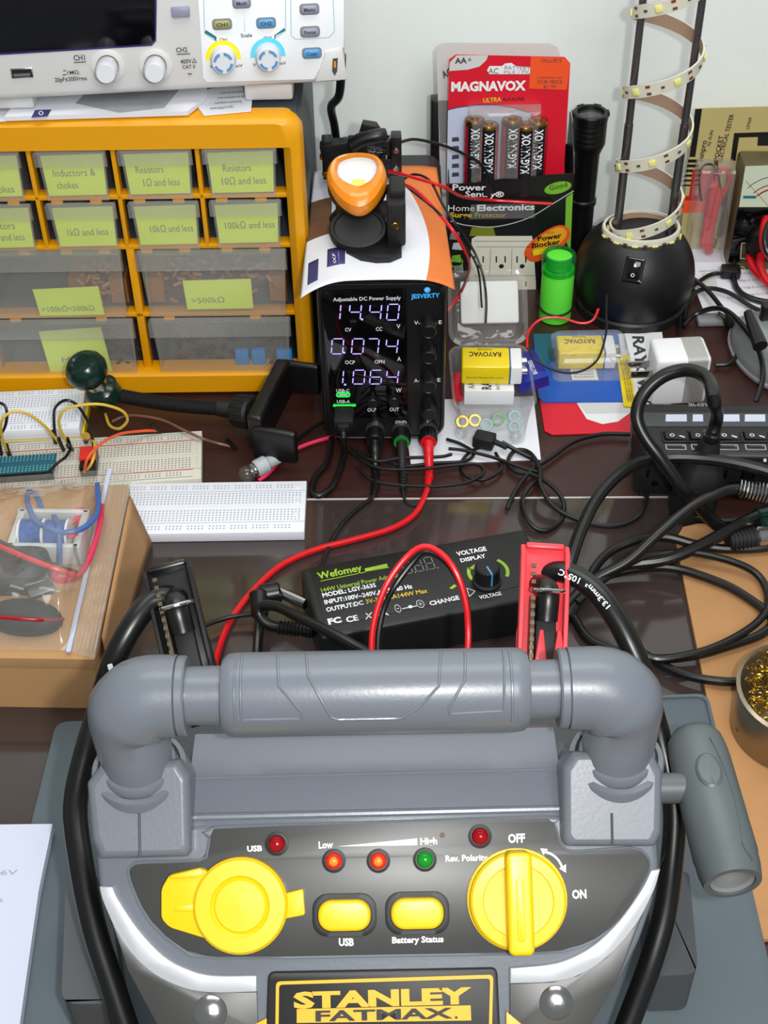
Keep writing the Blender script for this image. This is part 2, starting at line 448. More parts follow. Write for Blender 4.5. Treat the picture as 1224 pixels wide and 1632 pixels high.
# ================================================================== DRAWER CABINET
CBR = V((-0.0515, 0.886, 0)); yaw = 0.012
Fc = frame(CBR, (cos(yaw), -sin(yaw), 0), (0, 0, 1))          # x right (0 at right edge), y up, z to the viewer
CH = 0.234; CW = 0.36
t = thing('drawer_cabinet', 'yellow and grey small parts cabinet with clear labelled drawers', 'drawer cabinet', CBR)
b = MB()
W2 = CW
def cab_rect(px0, py0, px1, py1):
    a = pl(Fc, px0, py0); c = pl(Fc, px1, py1); return a[0], c[1], c[0], a[1]
b.ring(rrect(CW, CH, 0.014, 6, -CW / 2, CH / 2), rrect(CW - 0.028, CH - 0.046, 0.0015, 6, -CW / 2 + 0.0005, CH / 2 - 0.001), -0.012, 0.006, Fc, 0, 0.006)
# inner shelves and posts of the face
rows = [(0.1925, 0.212), ]
yr = [pl(Fc, 400, 314)[1], pl(Fc, 400, 394)[1], pl(Fc, 400, 502)[1]]
for y in yr: b.box(Fc @ T(-CW / 2, y, -0.012), CW - 0.026, 0.0042, 0.010, 0.001)
ytop = CH - 0.021; ybot = 0.021
xs = [pl(Fc, 316, 270)[0], pl(Fc, 183, 275)[0], pl(Fc, 50, 280)[0], pl(Fc, -84, 280)[0]]
for x in xs: b.box(Fc @ T(x, (ytop + yr[1]) / 2, -0.012), 0.0034, ytop - yr[1], 0.010, 0.0008)
xl = pl(Fc, 214, 450)[0]
for x in (xl, xl - 0.118): b.box(Fc @ T(x, (yr[1] + ybot) / 2, -0.012), 0.006, yr[1] - ybot, 0.010, 0.0008)
for y, lst in ((yr[0], xs), (yr[1], xs), (yr[2], [xl, xl - 0.118])):      # small stop tabs on the shelves
    for x in lst:
        for dx in ((0.014, 0.042) if lst is xs else (0.022, 0.088)):
            if x + dx < -0.02: b.box(Fc @ T(x + dx, y - 0.0035, -0.004), 0.0085, 0.003, 0.003, 0.0006)
b.build('face_frame', 'yellow_plastic', t)
b = MB(); D = 0.165
for (x, y, sx, sy) in ((-0.0025, CH / 2, 0.003, CH - 0.006), (-CW + 0.0025, CH / 2, 0.003, CH - 0.006), (-CW / 2, 0.0025, CW - 0.008, 0.003), (-CW / 2, CH - 0.003, CW - 0.008, 0.003)):
    b.box(Fc @ T(x, y, -D), sx, sy, D - 0.01)
b.box(Fc @ T(-CW / 2, CH / 2, -D), CW - 0.01, CH - 0.01, 0.003)
for y in yr: b.box(Fc @ T(-CW / 2, y, -D + 0.004), CW - 0.01, 0.002, D - 0.017)
b.build('housing', 'housing_grey', t)
def drawer(x0, x1, y0, y1, note=None, small=True):
    """open plastic drawer; front has a lipped upper band"""
    w = x1 - x0; h = y1 - y0; cx = (x0 + x1) / 2; d = 0.13; ap = 0.003 if small else 0.004
    b = MB(); lip = h * (0.33 if small else 0.30)
    # front plate (narrows to the bottom)
    fr = [(x0 + ap, y0), (x1 - ap, y0), (x1, y1 - lip), (x1, y1), (x0, y1), (x0, y1 - lip)]
    b.prism([(x0 + ap, y0), (x1 - ap, y0), (x1 - 0.001, y1), (x0 + 0.001, y1)], 0.002, 0.0034, Fc, 0.0004)
    # lip: shallow wedge standing out of the front
    z1 = 0.0085 if small else 0.010
    loops = [[(x, y1, 0.003), (x, y1, z1), (x, y1 - lip * 0.8, z1 - 0.0006), (x, y1 - lip, 0.0034)] for x in (x0, x0 + 0.001, x1 - 0.001, x1)]
    b.loft(loops, Fc)
    for sx in (x0 + 0.004, x1 - 0.004): b.box(Fc @ T(sx, y0 + h * 0.4, -d), 0.0012, h * 0.8, d)
    b.box(Fc @ T(cx, y0 + 0.001, -d), w - 0.01, 0.0012, d); b.box(Fc @ T(cx, y0 + h * 0.4, -d), w - 0.01, h * 0.8, 0.0012)
    o = b.build('drawer', 'drawer_plastic', t)
    if note:
        pts, lines = note
        nb = MB(); nb.prism(pts, 0.0009, 0.0012, Fc)
        for (s, nx, ny, nw, nh) in lines: nb.txt(s, Fc @ RZ(0), nx, ny, nw, nh, 0.02, 1, 0.0, 0.00135)
        nb.build('note', ['note', 'faint_ink'], o)
    return o
def small_drawer(px0, px1, py0, py1, lines):
    a = pl(Fc, px0, py0); c = pl(Fc, px1, py1); x0, x1, y0, y1 = a[0], c[0], c[1], a[1]
    w = x1 - x0; h = y1 - y0
    pts = [(x0 + 0.004, y0 + 0.003), (x1 - 0.0045, y0 + 0.0035), (x1 - 0.003, y1 - 0.004), (x0 + 0.003, y1 - 0.005)]
    ls = [(s, x0 + w * fx, y0 + h * fy, w * fw, h * 0.15) for (s, fx, fy, fw) in lines]
    drawer(x0, x1, y0, y1, (pts, ls))
cols = [(-78, 51), (53, 185), (186, 318), (320, 450)]
t1 = [[('Chokes', .4, .16, .4)], [('Inductors &', .2, .46, .6), ('chokes', .22, .22, .3)], [('Resistors', .2, .50, .38), ('1Ω and less', .28, .24, .5)], [('Resistors', .25, .50, .38), ('10Ω and less', .22, .24, .6)]]
t2 = [[('Resistors', .2, .46, .5), ('100Ω and less', .2, .22, .6)], [('1kΩ and less', .22, .3, .6)], [('10kΩ and less', .25, .34, .62)], [('100kΩ and less', .18, .38, .7)]]
for i, (a, c) in enumerate(cols): small_drawer(a + 2, c - 3, 232 + (3 - i) * 2.4, 311 + (3 - i) * 2.4, t1[i])
for i, (a, c) in enumerate([(-64, 69), (72, 200), (203, 329), (332, 457)]): small_drawer(a + 2, c - 3, 316 + (3 - i) * 2.4, 391 + (3 - i) * 2.6, t2[i])
def big_drawer(px0, px1, py0, py1, npx, lines, yshift=0):
    a = pl(Fc, px0, py0); c = pl(Fc, px1, py1); x0, x1, y0, y1 = a[0], c[0], c[1], a[1]
    nt = None
    if npx:
        pts = pls(Fc, npx); nt = (pts, [(s,) + pl(Fc, qx, qy) + (wid, 0.005) for (s, qx, qy, wid) in lines])
    drawer(x0, x1, y0, y1, nt, False)
big_drawer(-40, 211, 398, 502, [(52, 460), (157, 455), (167, 500), (65, 502)], [('>100kΩ<500kΩ', 68, 496, 0.04)])
big_drawer(217, 464, 396, 499, [(291, 446), (400, 443), (404, 490), (299, 492)], [('>500kΩ', 306, 482, 0.025)])
big_drawer(-25, 229, 507, 604, [(62, 527), (161, 520), (180, 592), (82, 596)], [('MΩ', 100, 576, 0.014)])
big_drawer(238, 470, 504, 598, None, None)
def components(name, label, x0, x1, y0, seedn, tape):
    b = MB(); rnd = random.Random(seedn)
    if tape:
        for xx in (x0 + 0.006, x1 - 0.016): b.box(Fc @ T(xx + 0.006, y0 + 0.011, -0.12), 0.013, 0.022, 0.11)
    for i in range(70):
        x = rnd.uniform(x0 + 0.012, x1 - 0.012); y = y0 + rnd.uniform(0.002, 0.022); z = -rnd.uniform(0.006, 0.06); a = rnd.uniform(-1.2, 1.2); e = rnd.uniform(-.4, .4)
        d = V((cos(a), sin(a), e)) * 0.011; c = V((x, y, z))
        p0, p1 = Fc @ (c - d), Fc @ (c + d); p0.z = max(p0.z, CBR.z + y0 + 0.002); p1.z = max(p1.z, CBR.z + y0 + 0.002)
        b.cyl(p0, p1, 0.0003, n=5, mi=1); b.cyl(Fc @ (c - d * 0.28), Fc @ (c + d * 0.28), 0.0013, n=8, mi=2 if tape else 3)
    b.build(name, ['tape_brown', 'copper', 'resistor_tan', 'black'], tagv=(label, 'electronic components', None, 'stuff'))
e3 = pl(Fc, 0, 500)[1] + 0.002; e4 = pl(Fc, 0, 600)[1] + 0.002; eL = pl(Fc, 217, 480)[0]
components('resistors', 'loose tan resistors in the large drawer marked under 500 k', -0.19, eL - 0.004, e3, 1, True)
components('resistors', 'loose tan resistors in the large drawer at upper right of the big four', eL + 0.002, -0.016, e3, 2, True)
components('resistors', 'loose resistors in the bottom drawer with the tall yellow note', -0.19, eL + 0.004, e4, 3, False)
components('small_parts', 'dark small parts in the bottom drawer with blue blocks', eL + 0.01, -0.016, e4, 4, False)
for k, (qx0, qx1, lab) in enumerate(((374, 398, 'first blue capacitor from the left in the bottom right drawer'), (400, 425, 'blue capacitor in the middle of three in the bottom right drawer'), (440, 467, 'blue capacitor nearest the right end of the bottom right drawer'))):
    a = pl(Fc, qx0, 560, -0.004); c = pl(Fc, qx1, 590, -0.004); tt = thing('capacitor', lab, 'capacitor', Fc @ V(((a[0] + c[0]) / 2, c[1], -0.004)), group='blue capacitors in the drawer')
    b = MB(); b.box(Fc @ T((a[0] + c[0]) / 2, (a[1] + c[1]) / 2, -0.010), c[0] - a[0], a[1] - c[1], 0.006, 0.0008); b.build('body', 'cap_blue', tt)
    for f in (.25, .75):
        x = a[0] + (c[0] - a[0]) * f; b = MB(); b.cyl(Fc @ V((x, a[1], -0.007)), Fc @ V((x, a[1] + 0.011, -0.007)), 0.0003, n=6); b.build('lead', 'steel', tt)

# ================================================================== PAPERS AND OSCILLOSCOPE ON THE CABINET
zt = CH + 0.0005
def sheet(name, label, pts, z, m, th=0.0006, cat='paper', bm=None):
    q = [P(a, c, z)[:2] for a, c in pts]
    b = MB(); b.prism(q, z, z + th, T(0, 0, 0)); 
    if bm: bm(b)
    ms = m if isinstance(m, list) else [m]
    return b.build(name, ms, tagv=(label, cat))
def ptext(b, z, rows, mi=1, w=0.03, h=0.0022):
    M = T(0, 0, z)
    for (s, a, c, e, f, hp) in rows: b.tpx(s, M, a, c, e, f, hp, mi, 0.0)
def printed(b):
    z = zt + 0.0006
    ptext(b, z, [('oscilloscope quick guide notes', 350, 150, 396, 147, 4), ('probe compensation and safety', 347, 158, 392, 155, 4), ('read before connecting', 342, 166, 385, 163, 4), ('www.support.info', 335, 175, 372, 172, 5)])
sheet('printed_sheet', 'white printed sheet under the right foot of the oscilloscope', [(300, 150), (405, 128), (400, 178), (325, 185)], zt, ['paper', 'ink'], bm=printed)
def book(b):
    M = T(0, 0, zt + 0.0040)
    b.flat(pls(M, [(120, 165), (145, 140), (290, 138), (262, 172), (190, 180)]), 0.0002, M, 1)
    b.flat(pls(M, [(50, 188), (56, 176), (82, 175), (76, 186)]), 0.0003, M, 2)
    b.tpx('O', M, 62, 185, 70, 184, 7, 0, 0.02, 0.0005)
sheet('instruction_booklet', 'white booklet with a blurred grey picture under the oscilloscope', [(8, 193), (40, 150), (330, 135), (330, 160), (300, 184)], zt + 0.0008, ['paper', 'film_picture', 'label_purple'], 0.0032, 'booklet', book)
sheet('folded_sheet', 'white folded sheet lying at the left end under the oscilloscope', [(-60, 196), (-30, 150), (50, 146), (10, 194)], zt, 'paper', 0.0007)

oL, oR = P(-150, 170, 0.249), P(552, 131, 0.249)
od = (oR - oL); od.z = 0; tilt = R(9)
xd = od.normalized(); back = V((-xd.y, xd.x, 0)); upv = V((0, 0, 1)) * cos(tilt) + back * sin(tilt)
Fo = frame(oR, xd, upv); OW = od.length; OH = 0.155
t = thing('oscilloscope', 'light grey bench oscilloscope with dark screen standing on the yellow cabinet', 'oscilloscope', (oR.x, oR.y, CH))
b = MB(); b.box(Fo @ T(-OW / 2, OH / 2, -0.072), OW, OH, 0.072, 0.005, seg=3)
b.build('body', 'scope_grey', t)
b = MB()
so = pls(Fo, [(-140, -60), (247, -60), (247, 62), (240, 70), (-140, 92)])
b.prism(pls(Fo, [(-142, -62), (251, -62), (249, 65), (242, 73), (-142, 96)]), 0, 0.0006, Fo, 0.0002, 1); b.prism(so, 0.0005, 0.0010, Fo, 0.0002)
b.build('screen', ['screen_black', 'purple_edge'], t)
b = MB(); b.prism(pls(Fo, [(313, -40), (548, -40), (548, 75), (525, 82), (500, 126), (330, 131), (324, 124)]), 0, 0.0008, Fo, 0.0003)
b.build('control_panel', 'scope_white', t)
b = MB(); b.prism(pls(Fo, [(518, 82), (546, 76), (553, 126), (503, 129)]), 0, 0.0022, Fo, 0.0008); b.build('corner_cover', 'scope_grey', t)
b = MB(); b.prism(pls(Fo, [(530, 92), (538, 91), (537, 112), (533, 119), (529, 112)]), 0.0023, 0.0026, Fo, 0, 0); b.prism(pls(Fo, [(532, 96), (535, 96), (535, 106), (532, 106)]), 0.0026, 0.0028, Fo, 0, 1); b.build('probe_symbol', ['ink', 'orange'], t)
def ob(name, px, py, wpx, hpx, m, txt=None, tm='ink'):
    c = pl(Fo, px, py); e = pl(Fo, px + wpx / 2, py); w2 = 2 * hypot(e[0] - c[0], e[1] - c[1]); g = pl(Fo, px, py - hpx / 2); h2 = 2 * (g[1] - c[1])
    b = MB(); b.prism(rrect(w2 + .002, h2 + .002, h2 / 2 * 0.9, 5, *c), 0.0007, 0.0012, Fo, 0, 1); b.prism(rrect(w2, h2, h2 / 2 * 0.85, 5, *c), 0.001, 0.0032, Fo, 0.0008)
    if txt: b.txt(txt, Fo, c[0], c[1] - h2 * 0.22, w2 * 0.66, h2 * 0.5, 0, 2, 0.02, 0.0034, True)
    b.build(name, [m, 'mid_grey', tm], t)
ob('button', 385, 4, 25, 13, 'btn_lilac', 'Math'); ob('button', 354, 38, 27, 13, 'btn_olive', 'CH1'); ob('button', 424, 36, 27, 13, 'btn_blue', 'CH2')
ob('button', 493, 14, 27, 13, 'btn_lilac', 'Menu'); ob('button', 494, 50, 27, 13, 'btn_lilac', 'Force'); ob('button', 497, 84, 27, 13, 'btn_blue', 'Copy')
c = pl(Fo, 288, 18); b = MB(); b.box(Fo @ T(c[0], c[1], 0), 0.012, 0.0066, 0.003, 0.0008); b.build('button', 'btn_lilac', t)
for (px, py, m) in ((356, 92, 'yellow'), (427, 88, 'cyan')):
    c = pl(Fo, px, py); b = MB(); M = Fo @ T(c[0], c[1], 0)
    b.prism(arcband(0.0085, 0.0118, -5, 185, 20), 0.0007, 0.0011, M, 0, 1)
    b.lathe([(0.0088, 0.0005), (0.0086, 0.004), (0.0078, 0.006), (0.0078, 0.012), (0.0072, 0.013), (0, 0.013)], M, 32, 0)
    for a in (20, 110, 200, 290): b.prism(arcband(0.0048, 0.0066, a, a + 62, 8), 0.0129, 0.0133, M, 0, 2)
    b.build('dial', ['knob_white', m, 'knob_blue'], t)
for px, py in ((172, 105), (248, 104)):
    c = pl(Fo, px, py); b = MB(); M = Fo @ T(c[0], c[1], 0)
    b.lathe([(0.0112, 0), (0.0112, 0.001), (0.0095, 0.0015), (0.0075, 0.0015)], M, 30, 2)
    b.lathe([(0.0072, 0.0), (0.0072, 0.006), (0.0068, 0.006)], M, 28, 1)
    b.lathe([(0.0068, 0.004), (0.0072, 0.010), (0.0070, 0.018), (0.006, 0.020), (0, 0.020)], M, 28, 0)
    b.build('input_socket', ['knob_white', 'steel', 'scope_grey'], t)
c = pl(Fo, 35, 116); b = MB(); b.box(Fo @ T(c[0], c[1], 0), 0.0145, 0.0065, 0.0008, 0.0003, 1); b.box(Fo @ T(c[0], c[1], 0.0006), 0.0128, 0.005, 0.0006, 0, 0); b.box(Fo @ T(c[0], c[1] - .001, 0.001), 0.011, 0.0018, 0.0006, 0, 1); b.build('usb_port', ['black', 'steel'], t)
b = MB()
for (s, x0, y0, x1, y1, h) in (('CH1', 118, 96, 136, 95, 9), ('CH2', 281, 83, 299, 82, 8), ('1MΩ.', 108, 118, 128, 117, 6), ('20pF≤300Vrms', 88, 130, 139, 127, 7), ('400V△', 288, 101, 314, 99, 7), ('CAT II', 291, 109, 311, 108, 6), ('Scale', 384, 59, 402, 58, 6), ('CH1', 350, 65, 362, 65, 5), ('CH2', 420, 62, 433, 62, 5), ('V', 334, 108, 339, 108, 5), ('mV', 376, 107, 387, 106, 5), ('V', 403, 105, 408, 105, 5), ('mV', 446, 103, 456, 102, 5)):
    b.tpx(s, Fo, x0, y0, x1, y1, h, 0, 0.015, 0.0010)
for (x0, y0, x1, y1) in ((118, 99, 137, 98), (282, 86, 303, 85), (101, 112, 105, 112), (100, 119, 106, 118), (302, 113, 302.8, 122), (299, 117, 306, 117), (389, 18, 389.6, 50)):
    a = pl(Fo, x0, y0); c = pl(Fo, x1, y1); b.flat([(a[0], a[1] - .0003), (c[0], c[1] - .0003), (c[0] + .0002, c[1] + .0003), (a[0], a[1] + .0003)], 0.0010, Fo)
for pts in ([(326, 52), (340, 60), (345, 66), (345, 58), (328, 47)], [(455, 48), (440, 56), (437, 64), (437, 56), (453, 44)]): b.flat(pls(Fo, pts), 0.001, Fo, 1)
def oline(pts):
    for (p, q) in zip(pts, pts[1:]):
        a, c = V(pl(Fo, *p)), V(pl(Fo, *q)); n = V((-(c - a).y, (c - a).x)).normalized() * 0.00025
        b.flat([tuple(a - n), tuple(c - n), tuple(c + n), tuple(a + n)], 0.001, Fo, 2)
oline([(324, -20), (326, 52), (345, 66)]); oline([(455, -20), (455, 48), (437, 62)]); oline([(463, -20), (464, 56), (471, 62), (524, 59), (533, 50), (530, -20)])
b.build('lettering', ['ink', 'teal', 'pale_teal'], t)
for (x0, x1) in ((-40, 45), (387, 465)):
    a = Fo @ V(pl(Fo, x0, 140) + (0,)); c = Fo @ V(pl(Fo, x1, 137) + (0,)); d = c - a
    b = MB(); b.box(T(a.x + d.x / 2, a.y + 0.018, CH + 0.0052 if x0 < 0 else CH + 0.0016), d.length, 0.02, 0.012, 0.002); b.build('foot', 'scope_grey', t)

# scope lead hanging behind
MB().tube([P(553, 118, 0.247) + V((-.004, .03, 0)), PY(541, 150, 0.99), PY(528, 170, 1.02), PY(533, 200, 1.04), PY(537, 232, 1.05), PY(545, 300, 1.06), PY(552, 380, 1.07)], 0.0034, 12).build('power_cable', 'rubber', tagv=('black cable hanging down behind the oscilloscope against the wall', 'cable'))

# ================================================================== BENCH POWER SUPPLY
PYF = 0.8175
Fp = frame((0.0012, PYF, 0.0), (1, -0.02, 0), (0, 0, 1))
PW, PH = 0.091, 0.1435
t = thing('power_supply', 'black compact bench power supply showing violet digits on its front', 'power supply', (0.0012, PYF + 0.09, 0))
prof = rrect(PW, PH - 0.003, 0.012, 8, 0, PH / 2 + 0.0015)
b = MB()
def sc(o, d): 
    return [(x - copysign(d, x), y - copysign(d, y - PH / 2)) for x, y in o]
b.loft([[(x, y, z) for x, y in sc(prof, d)] for z, d in ((-0.185, 0.004), (-0.182, 0.0), (-0.02, 0.0), (-0.003, 0.0), (-0.0006, 0.001), (0.0, 0.003))], Fp)
b.build('case', 'black', t, sharp=25)
b = MB(); b.ring(sc(prof, 0.0015), sc(prof, 0.0030), -0.001, 0.0012, Fp, 0, 0.0004); b.build('bezel', 'black', t)
for sx in (-.03, .03):
    for sz in (-.02, -.165): b = MB(); b.cyl(Fp @ V((sx, 0, sz)), Fp @ V((sx, 0.0035, sz)), 0.006, n=16); b.build('foot', 'rubber', t)
b = MB(); so = pls(Fp, [(514, 500), (512, 470), (524, 462), (640, 458), (648, 462), (650, 657), (643, 664), (540, 667), (528, 655)]); b.prism(so, 0, 0.0006, Fp, 0.0003); b.build('display_window', 'gloss_black', t)
SEGS = {'0': 'abcdef', '1': 'bc', '4': 'bcfg', '7': 'abc', '6': 'acdefg', '8': 'abcdefg'}
def seg7(b, M, ch, x, y, w, h, th, lift, mi=0, slant=0.10):
    L = {'a': (0, h, w, h), 'd': (0, 0, w, 0), 'g': (0, h / 2, w, h / 2), 'f': (0, h / 2, 0, h), 'e': (0, 0, 0, h / 2), 'b': (w, h / 2, w, h), 'c': (w, 0, w, h / 2)}
    for k in SEGS[ch]:
        x0, y0, x1, y1 = L[k]; g = th * 0.75
        if y0 == y1: q = [(x0 + g, y0), (x0 + g + th / 2, y0 - th / 2), (x1 - g - th / 2, y0 - th / 2), (x1 - g, y0), (x1 - g - th / 2, y0 + th / 2), (x0 + g + th / 2, y0 + th / 2)]
        else: q = [(x0, y0 + g), (x0 + th / 2, y0 + g + th / 2), (x0 + th / 2, y1 - g - th / 2), (x0, y1 - g), (x0 - th / 2, y1 - g - th / 2), (x0 - th / 2, y0 + g + th / 2)]
        b.flat([(x + px + (y0_ * slant), y + y0_) for px, y0_ in q], lift, M, mi)
b = MB()
for row, ytop, ybot in (([('1', 523.5), ('4', 556), ('4', 588), ('0', 616)], 484, 509), ([('0', 528), ('0', 560), ('7', 584), ('4', 614)], 539, 563), ([('1', 528), ('0', 562), ('6', 589), ('4', 615)], 589, 611)):
    for ch, px in row:
        a = pl(Fp, px, ybot); e = pl(Fp, px + 18, ybot); g = pl(Fp, px, ytop)
        seg7(b, Fp, ch, a[0], a[1], e[0] - a[0], g[1] - a[1], 0.00085, 0.0008)
for px, py in ((577, 508), (548.5, 561), (550, 612)):
    c = pl(Fp, px, py); b.flat(circ(0.0009, 10, *c), 0.0008, Fp)
b.build('digits', 'seg', t)
b = MB()
for (s, x0, y0, x1, y1, h) in (('Adjustable DC Power Supply', 531, 479, 639, 476, 6), ('CV', 550, 527, 560, 527, 6), ('CC', 599, 526, 609, 526, 6), ('V', 632, 522, 638, 522, 7), ('OCP', 550, 579, 566, 579, 6), ('OPN', 597, 578, 613, 578, 6), ('A', 633, 574, 639, 574, 7), ('USB-C', 536, 623.5, 557, 623.5, 5), ('USB-A', 537, 641, 558, 641, 5), ('W', 631, 624, 640, 624, 7), ('OCP', 586, 655, 600, 654, 6), ('OUT', 621, 654, 636, 654, 6), ('V-', 660, 516, 669, 516, 6), ('E', 699, 515, 704, 515, 6), ('A-', 660, 608, 668, 608, 6), ('E', 697, 607, 702, 607, 6), ('−', 594, 676, 601, 676, 7), ('GND', 630, 675, 648, 675, 6), ('+', 677, 677, 685, 677, 8)):
    b.tpx(s, Fp, x0, y0, x1, y1, h, 0, 0.015, 0.0010)
b.build('lettering', 'lettering_white', t)
b = MB(); b.tpx('JESVERTY', Fp, 655, 474, 701, 472, 7, 0, 0.03, 0.0014)
c = pl(Fp, 681, 461); b.prism(circ(0.0022, 20, *c), 0.0006, 0.001, Fp, 0, 0); b.flat(arcband(0.0008, 0.0013, 20, 250, 12, *c), 0.00115, Fp, 1); b.build('logo', ['logo_blue', 'lettering_white'], t)
for px, py in ((683, 523), (683, 564), (683, 611), (683, 655)):
    c = pl(Fp, px, py - 9); b = MB(); M = Fp @ T(c[0], c[1], 0)
    b.lathe([(0.0062, 0), (0.0062, 0.002), (0.0056, 0.003), (0.0054, 0.0115), (0.0048, 0.0125), (0.0044, 0.0122), (0, 0.0122)], M, 28)
    for k in range(14): b.box(M @ RZ(k * 360 / 14) @ T(0.0055, 0, 0.003), 0.0005, 0.0008, 0.008)
    b.build('knob', 'black', t)
for px, py in ((594, 641), (628, 639)):
    c = pl(Fp, px, py - 3); b = MB(); b.lathe([(0.0052, 0), (0.0052, 0.0012), (0.0042, 0.0014), (0.0042, 0.004), (0.0036, 0.0046), (0, 0.0046)], Fp @ T(c[0], c[1], 0.0004), 24); b.build('button', 'black', t)
b = MB(); c = pl(Fp, 547, 628); b.ring(rrect(0.0105, 0.0042, 0.002, 5, *c), rrect(0.0085, 0.0026, 0.0012, 5, *c), 0.0005, 0.0012, Fp, 0); b.prism(rrect(0.0066, 0.0007, 0.0003, 3, *c), 0.0006, 0.0012, Fp, 0, 1); b.build('usb_c_port', ['led_green_light', 'lettering_white'], t)
b = MB(); a = pl(Fp, 531, 645); c = pl(Fp, 567, 644); b.box(Fp @ T((a[0] + c[0]) / 2, a[1], 0.0005), c[0] - a[0], 0.0013, 0.001); b.build('usb_port', 'led_green_light', t)
TERM = []
for px, py, rg in ((598, 690, 'black'), (640, 690, 'led_green'), (682, 690, 'red')):
    c = pl(Fp, px, py - 5); M = Fp @ T(c[0], c[1], 0); b = MB()
    b.lathe([(0.0078, 0), (0.0078, 0.0015), (0.0072, 0.003), (0.0058, 0.0034)], M, 28, 2)
    b.lathe([(0.0066, 0.003), (0.0066, 0.014), (0.006, 0.015), (0.0035, 0.015), (0.0035, 0.012), (0, 0.012)], M, 28, 0)
    for k in range(16): b.box(M @ RZ(k * 22.5) @ T(0.0066, 0, 0.004), 0.0007, 0.001, 0.010)
    b.lathe([(0.0060, 0.0149), (0.0060, 0.0158), (0.0036, 0.0158)], M, 24, 1)
    b.build('terminal', ['black', rg, 'dark_metal'], t); TERM.append(M)
# plugs and leads in the terminals
def banana(name, label, M, m, path, r=0.0017, bend=12):
    t = thing(name, label, 'test lead', M.translation + V((0, -0.02, -M.translation.z)))
    p0 = M @ V((0, 0, 0.0155)); path = [V(q) for q in path]
    b = MB(); b.tube([p0, p0 + V((0, -0.009, -0.003)), p0 + V((0, -0.020, -0.0115)), path[0]], [0.0042, 0.0028], 16); b.build('plug', m, t)
    d = (path[1] - path[0]).normalized(); b = MB()
    for k in range(7): b.cyl(path[0] + d * (k * 0.0021 - .004), path[0] + d * (k * 0.0021 - .0026), 0.0033 - k * 0.00015, n=14)
    b.build('strain_relief', m, t)
    b = MB(); b.tube(path, r, 10); b.build('wire', m, t)
banana('test_lead', 'black test lead plugged into the negative terminal', TERM[0], 'rubber', [P(598, 775, .004), P(594, 792, .004), P(565, 815, .0035), P(540, 842, .0035), P(520, 880, .004), P(512, 905, .006), P(520, 940, .012) + V((0, .02, -.008))], 0.0016)
banana('test_lead', 'red test lead plugged into the plus terminal', TERM[2], 'wire_red', [P(683, 765, .004), P(680, 782, .004), P(662, 818, .004), P(625, 842, .004), P(560, 861, .004), P(500, 877, .004), P(445, 903, .004), P(400, 945, .004), P(368, 988, .004), P(350, 1030, .006), P(342, 1062, .012), P(338, 1090, .02)], 0.0022)
banana('ground_lead', 'thin dark grey lead plugged into the ground terminal', TERM[1], 'matte_black', [P(643, 762, .006), P(642, 778, .004), P(645, 795, .003), P(655, 805, .002), P(672, 803, .003)], 0.0011)
t = thing('usb_cable', 'black usb cable plugged into the power supply port and looping back', 'cable', P(545, 700))
b = MB(); c = pl(Fp, 549, 650); b.box(Fp @ T(c[0], c[1] - .0005, 0.0012), 0.0145, 0.0078, 0.019, 0.0015); b.box(Fp @ T(c[0], c[1] - .0005, 0.0195), 0.0085, 0.0055, 0.0055, 0.001); b.box(Fp @ T(c[0], c[1] + .0036, 0.006), 0.008, 0.0004, 0.0035); b.build('plug', 'matte_black', t)
q = Fp @ V((c[0], c[1] - .0005, 0.025)); b = MB(); b.tube([q, q + V((0, -.006, -.004)), P(549, 722, .005), P(543, 745, .003), P(530, 775, .003), P(510, 790, .003), P(497, 783, .003), P(503, 760, .003), P(522, 735, .003), P(532, 715, .003) + V((-.002, .012, 0))], 0.0024, 12); b.build('wire', 'rubber', t)

# ================================================================== LEAFLET DRAPED ON THE SUPPLY, ORANGE LAMP
def leaf(u, v):
    y = 0.812 + v * 0.165; hw = 0.0535 - 0.006 * v
    x = -0.0025 + (u * 2 - 1) * hw; e = max(0, abs(x - 0.001) - 0.024)
    return (x + 0.001, y, 0.1462 + 0.0008 * sin(v * 6) - e * e * 11 * (1 - 0.55 * v) + 0.002 * (1 - v) * cos((u - .5) * 3))
NU = 60
def leafw(u, v):
    """columns bent so that one of them follows the curved colour boundary"""
    bnd = 0.775 + 0.135 * sin(pi * min(1, (1 - v) * 0.78)) - 0.05 * (1 - v) - 0.13 * v * v
    uu = u / 0.8 * bnd if u <= 0.8 else bnd + (u - 0.8) / 0.2 * (1 - bnd)
    return leaf(uu, v)
b = MB(); b.grid(leafw, NU, 30, two=lambda u, v: 1 if u > 0.8 else (2 if (u < 0.17 and 0.40 < v < 0.74) else 0))
def onleaf(M): pass
for v in list(b.v): pass
n0 = len(b.v)
def leafpatch(px0, py0, px1, py1, mi, lift=0.0003):
    a = P(px0, py0, 0.146); c = P(px1, py1, 0.146)
    def f(u, v):
        x = a.x + (c.x - a.x) * u; y = c.y + (a.y - c.y) * v
        vv = (y - 0.812) / 0.165; hw = 0.0535 - 0.006 * vv; uu = ((x - 0.001 + 0.0025) / hw + 1) / 2
        q = leaf(uu, vv); return (q[0], q[1], q[2] + lift)
    b.grid(f, 6, 4, mi)
leafpatch(522, 398, 550, 425, 3); leafpatch(491, 408, 506, 440, 3)
ML = T(0, 0, 0.1474); b.tpx('BUTTON', ML, 546, 424, 543, 402, 5, 0, 0.01, 0.0006); b.tpx('OCP', ML, 536, 420, 534, 405, 5, 0, 0.01, 0.0006)
o = b.build('instruction_leaflet', ['paper', 'band_orange', 'brown_photo', 'label_purple'], tagv=('white leaflet with orange border draped over the black power supply', 'leaflet'))
md = o.modifiers.new('thick', 'SOLIDIFY'); md.thickness = 0.0003; md.offset = 0

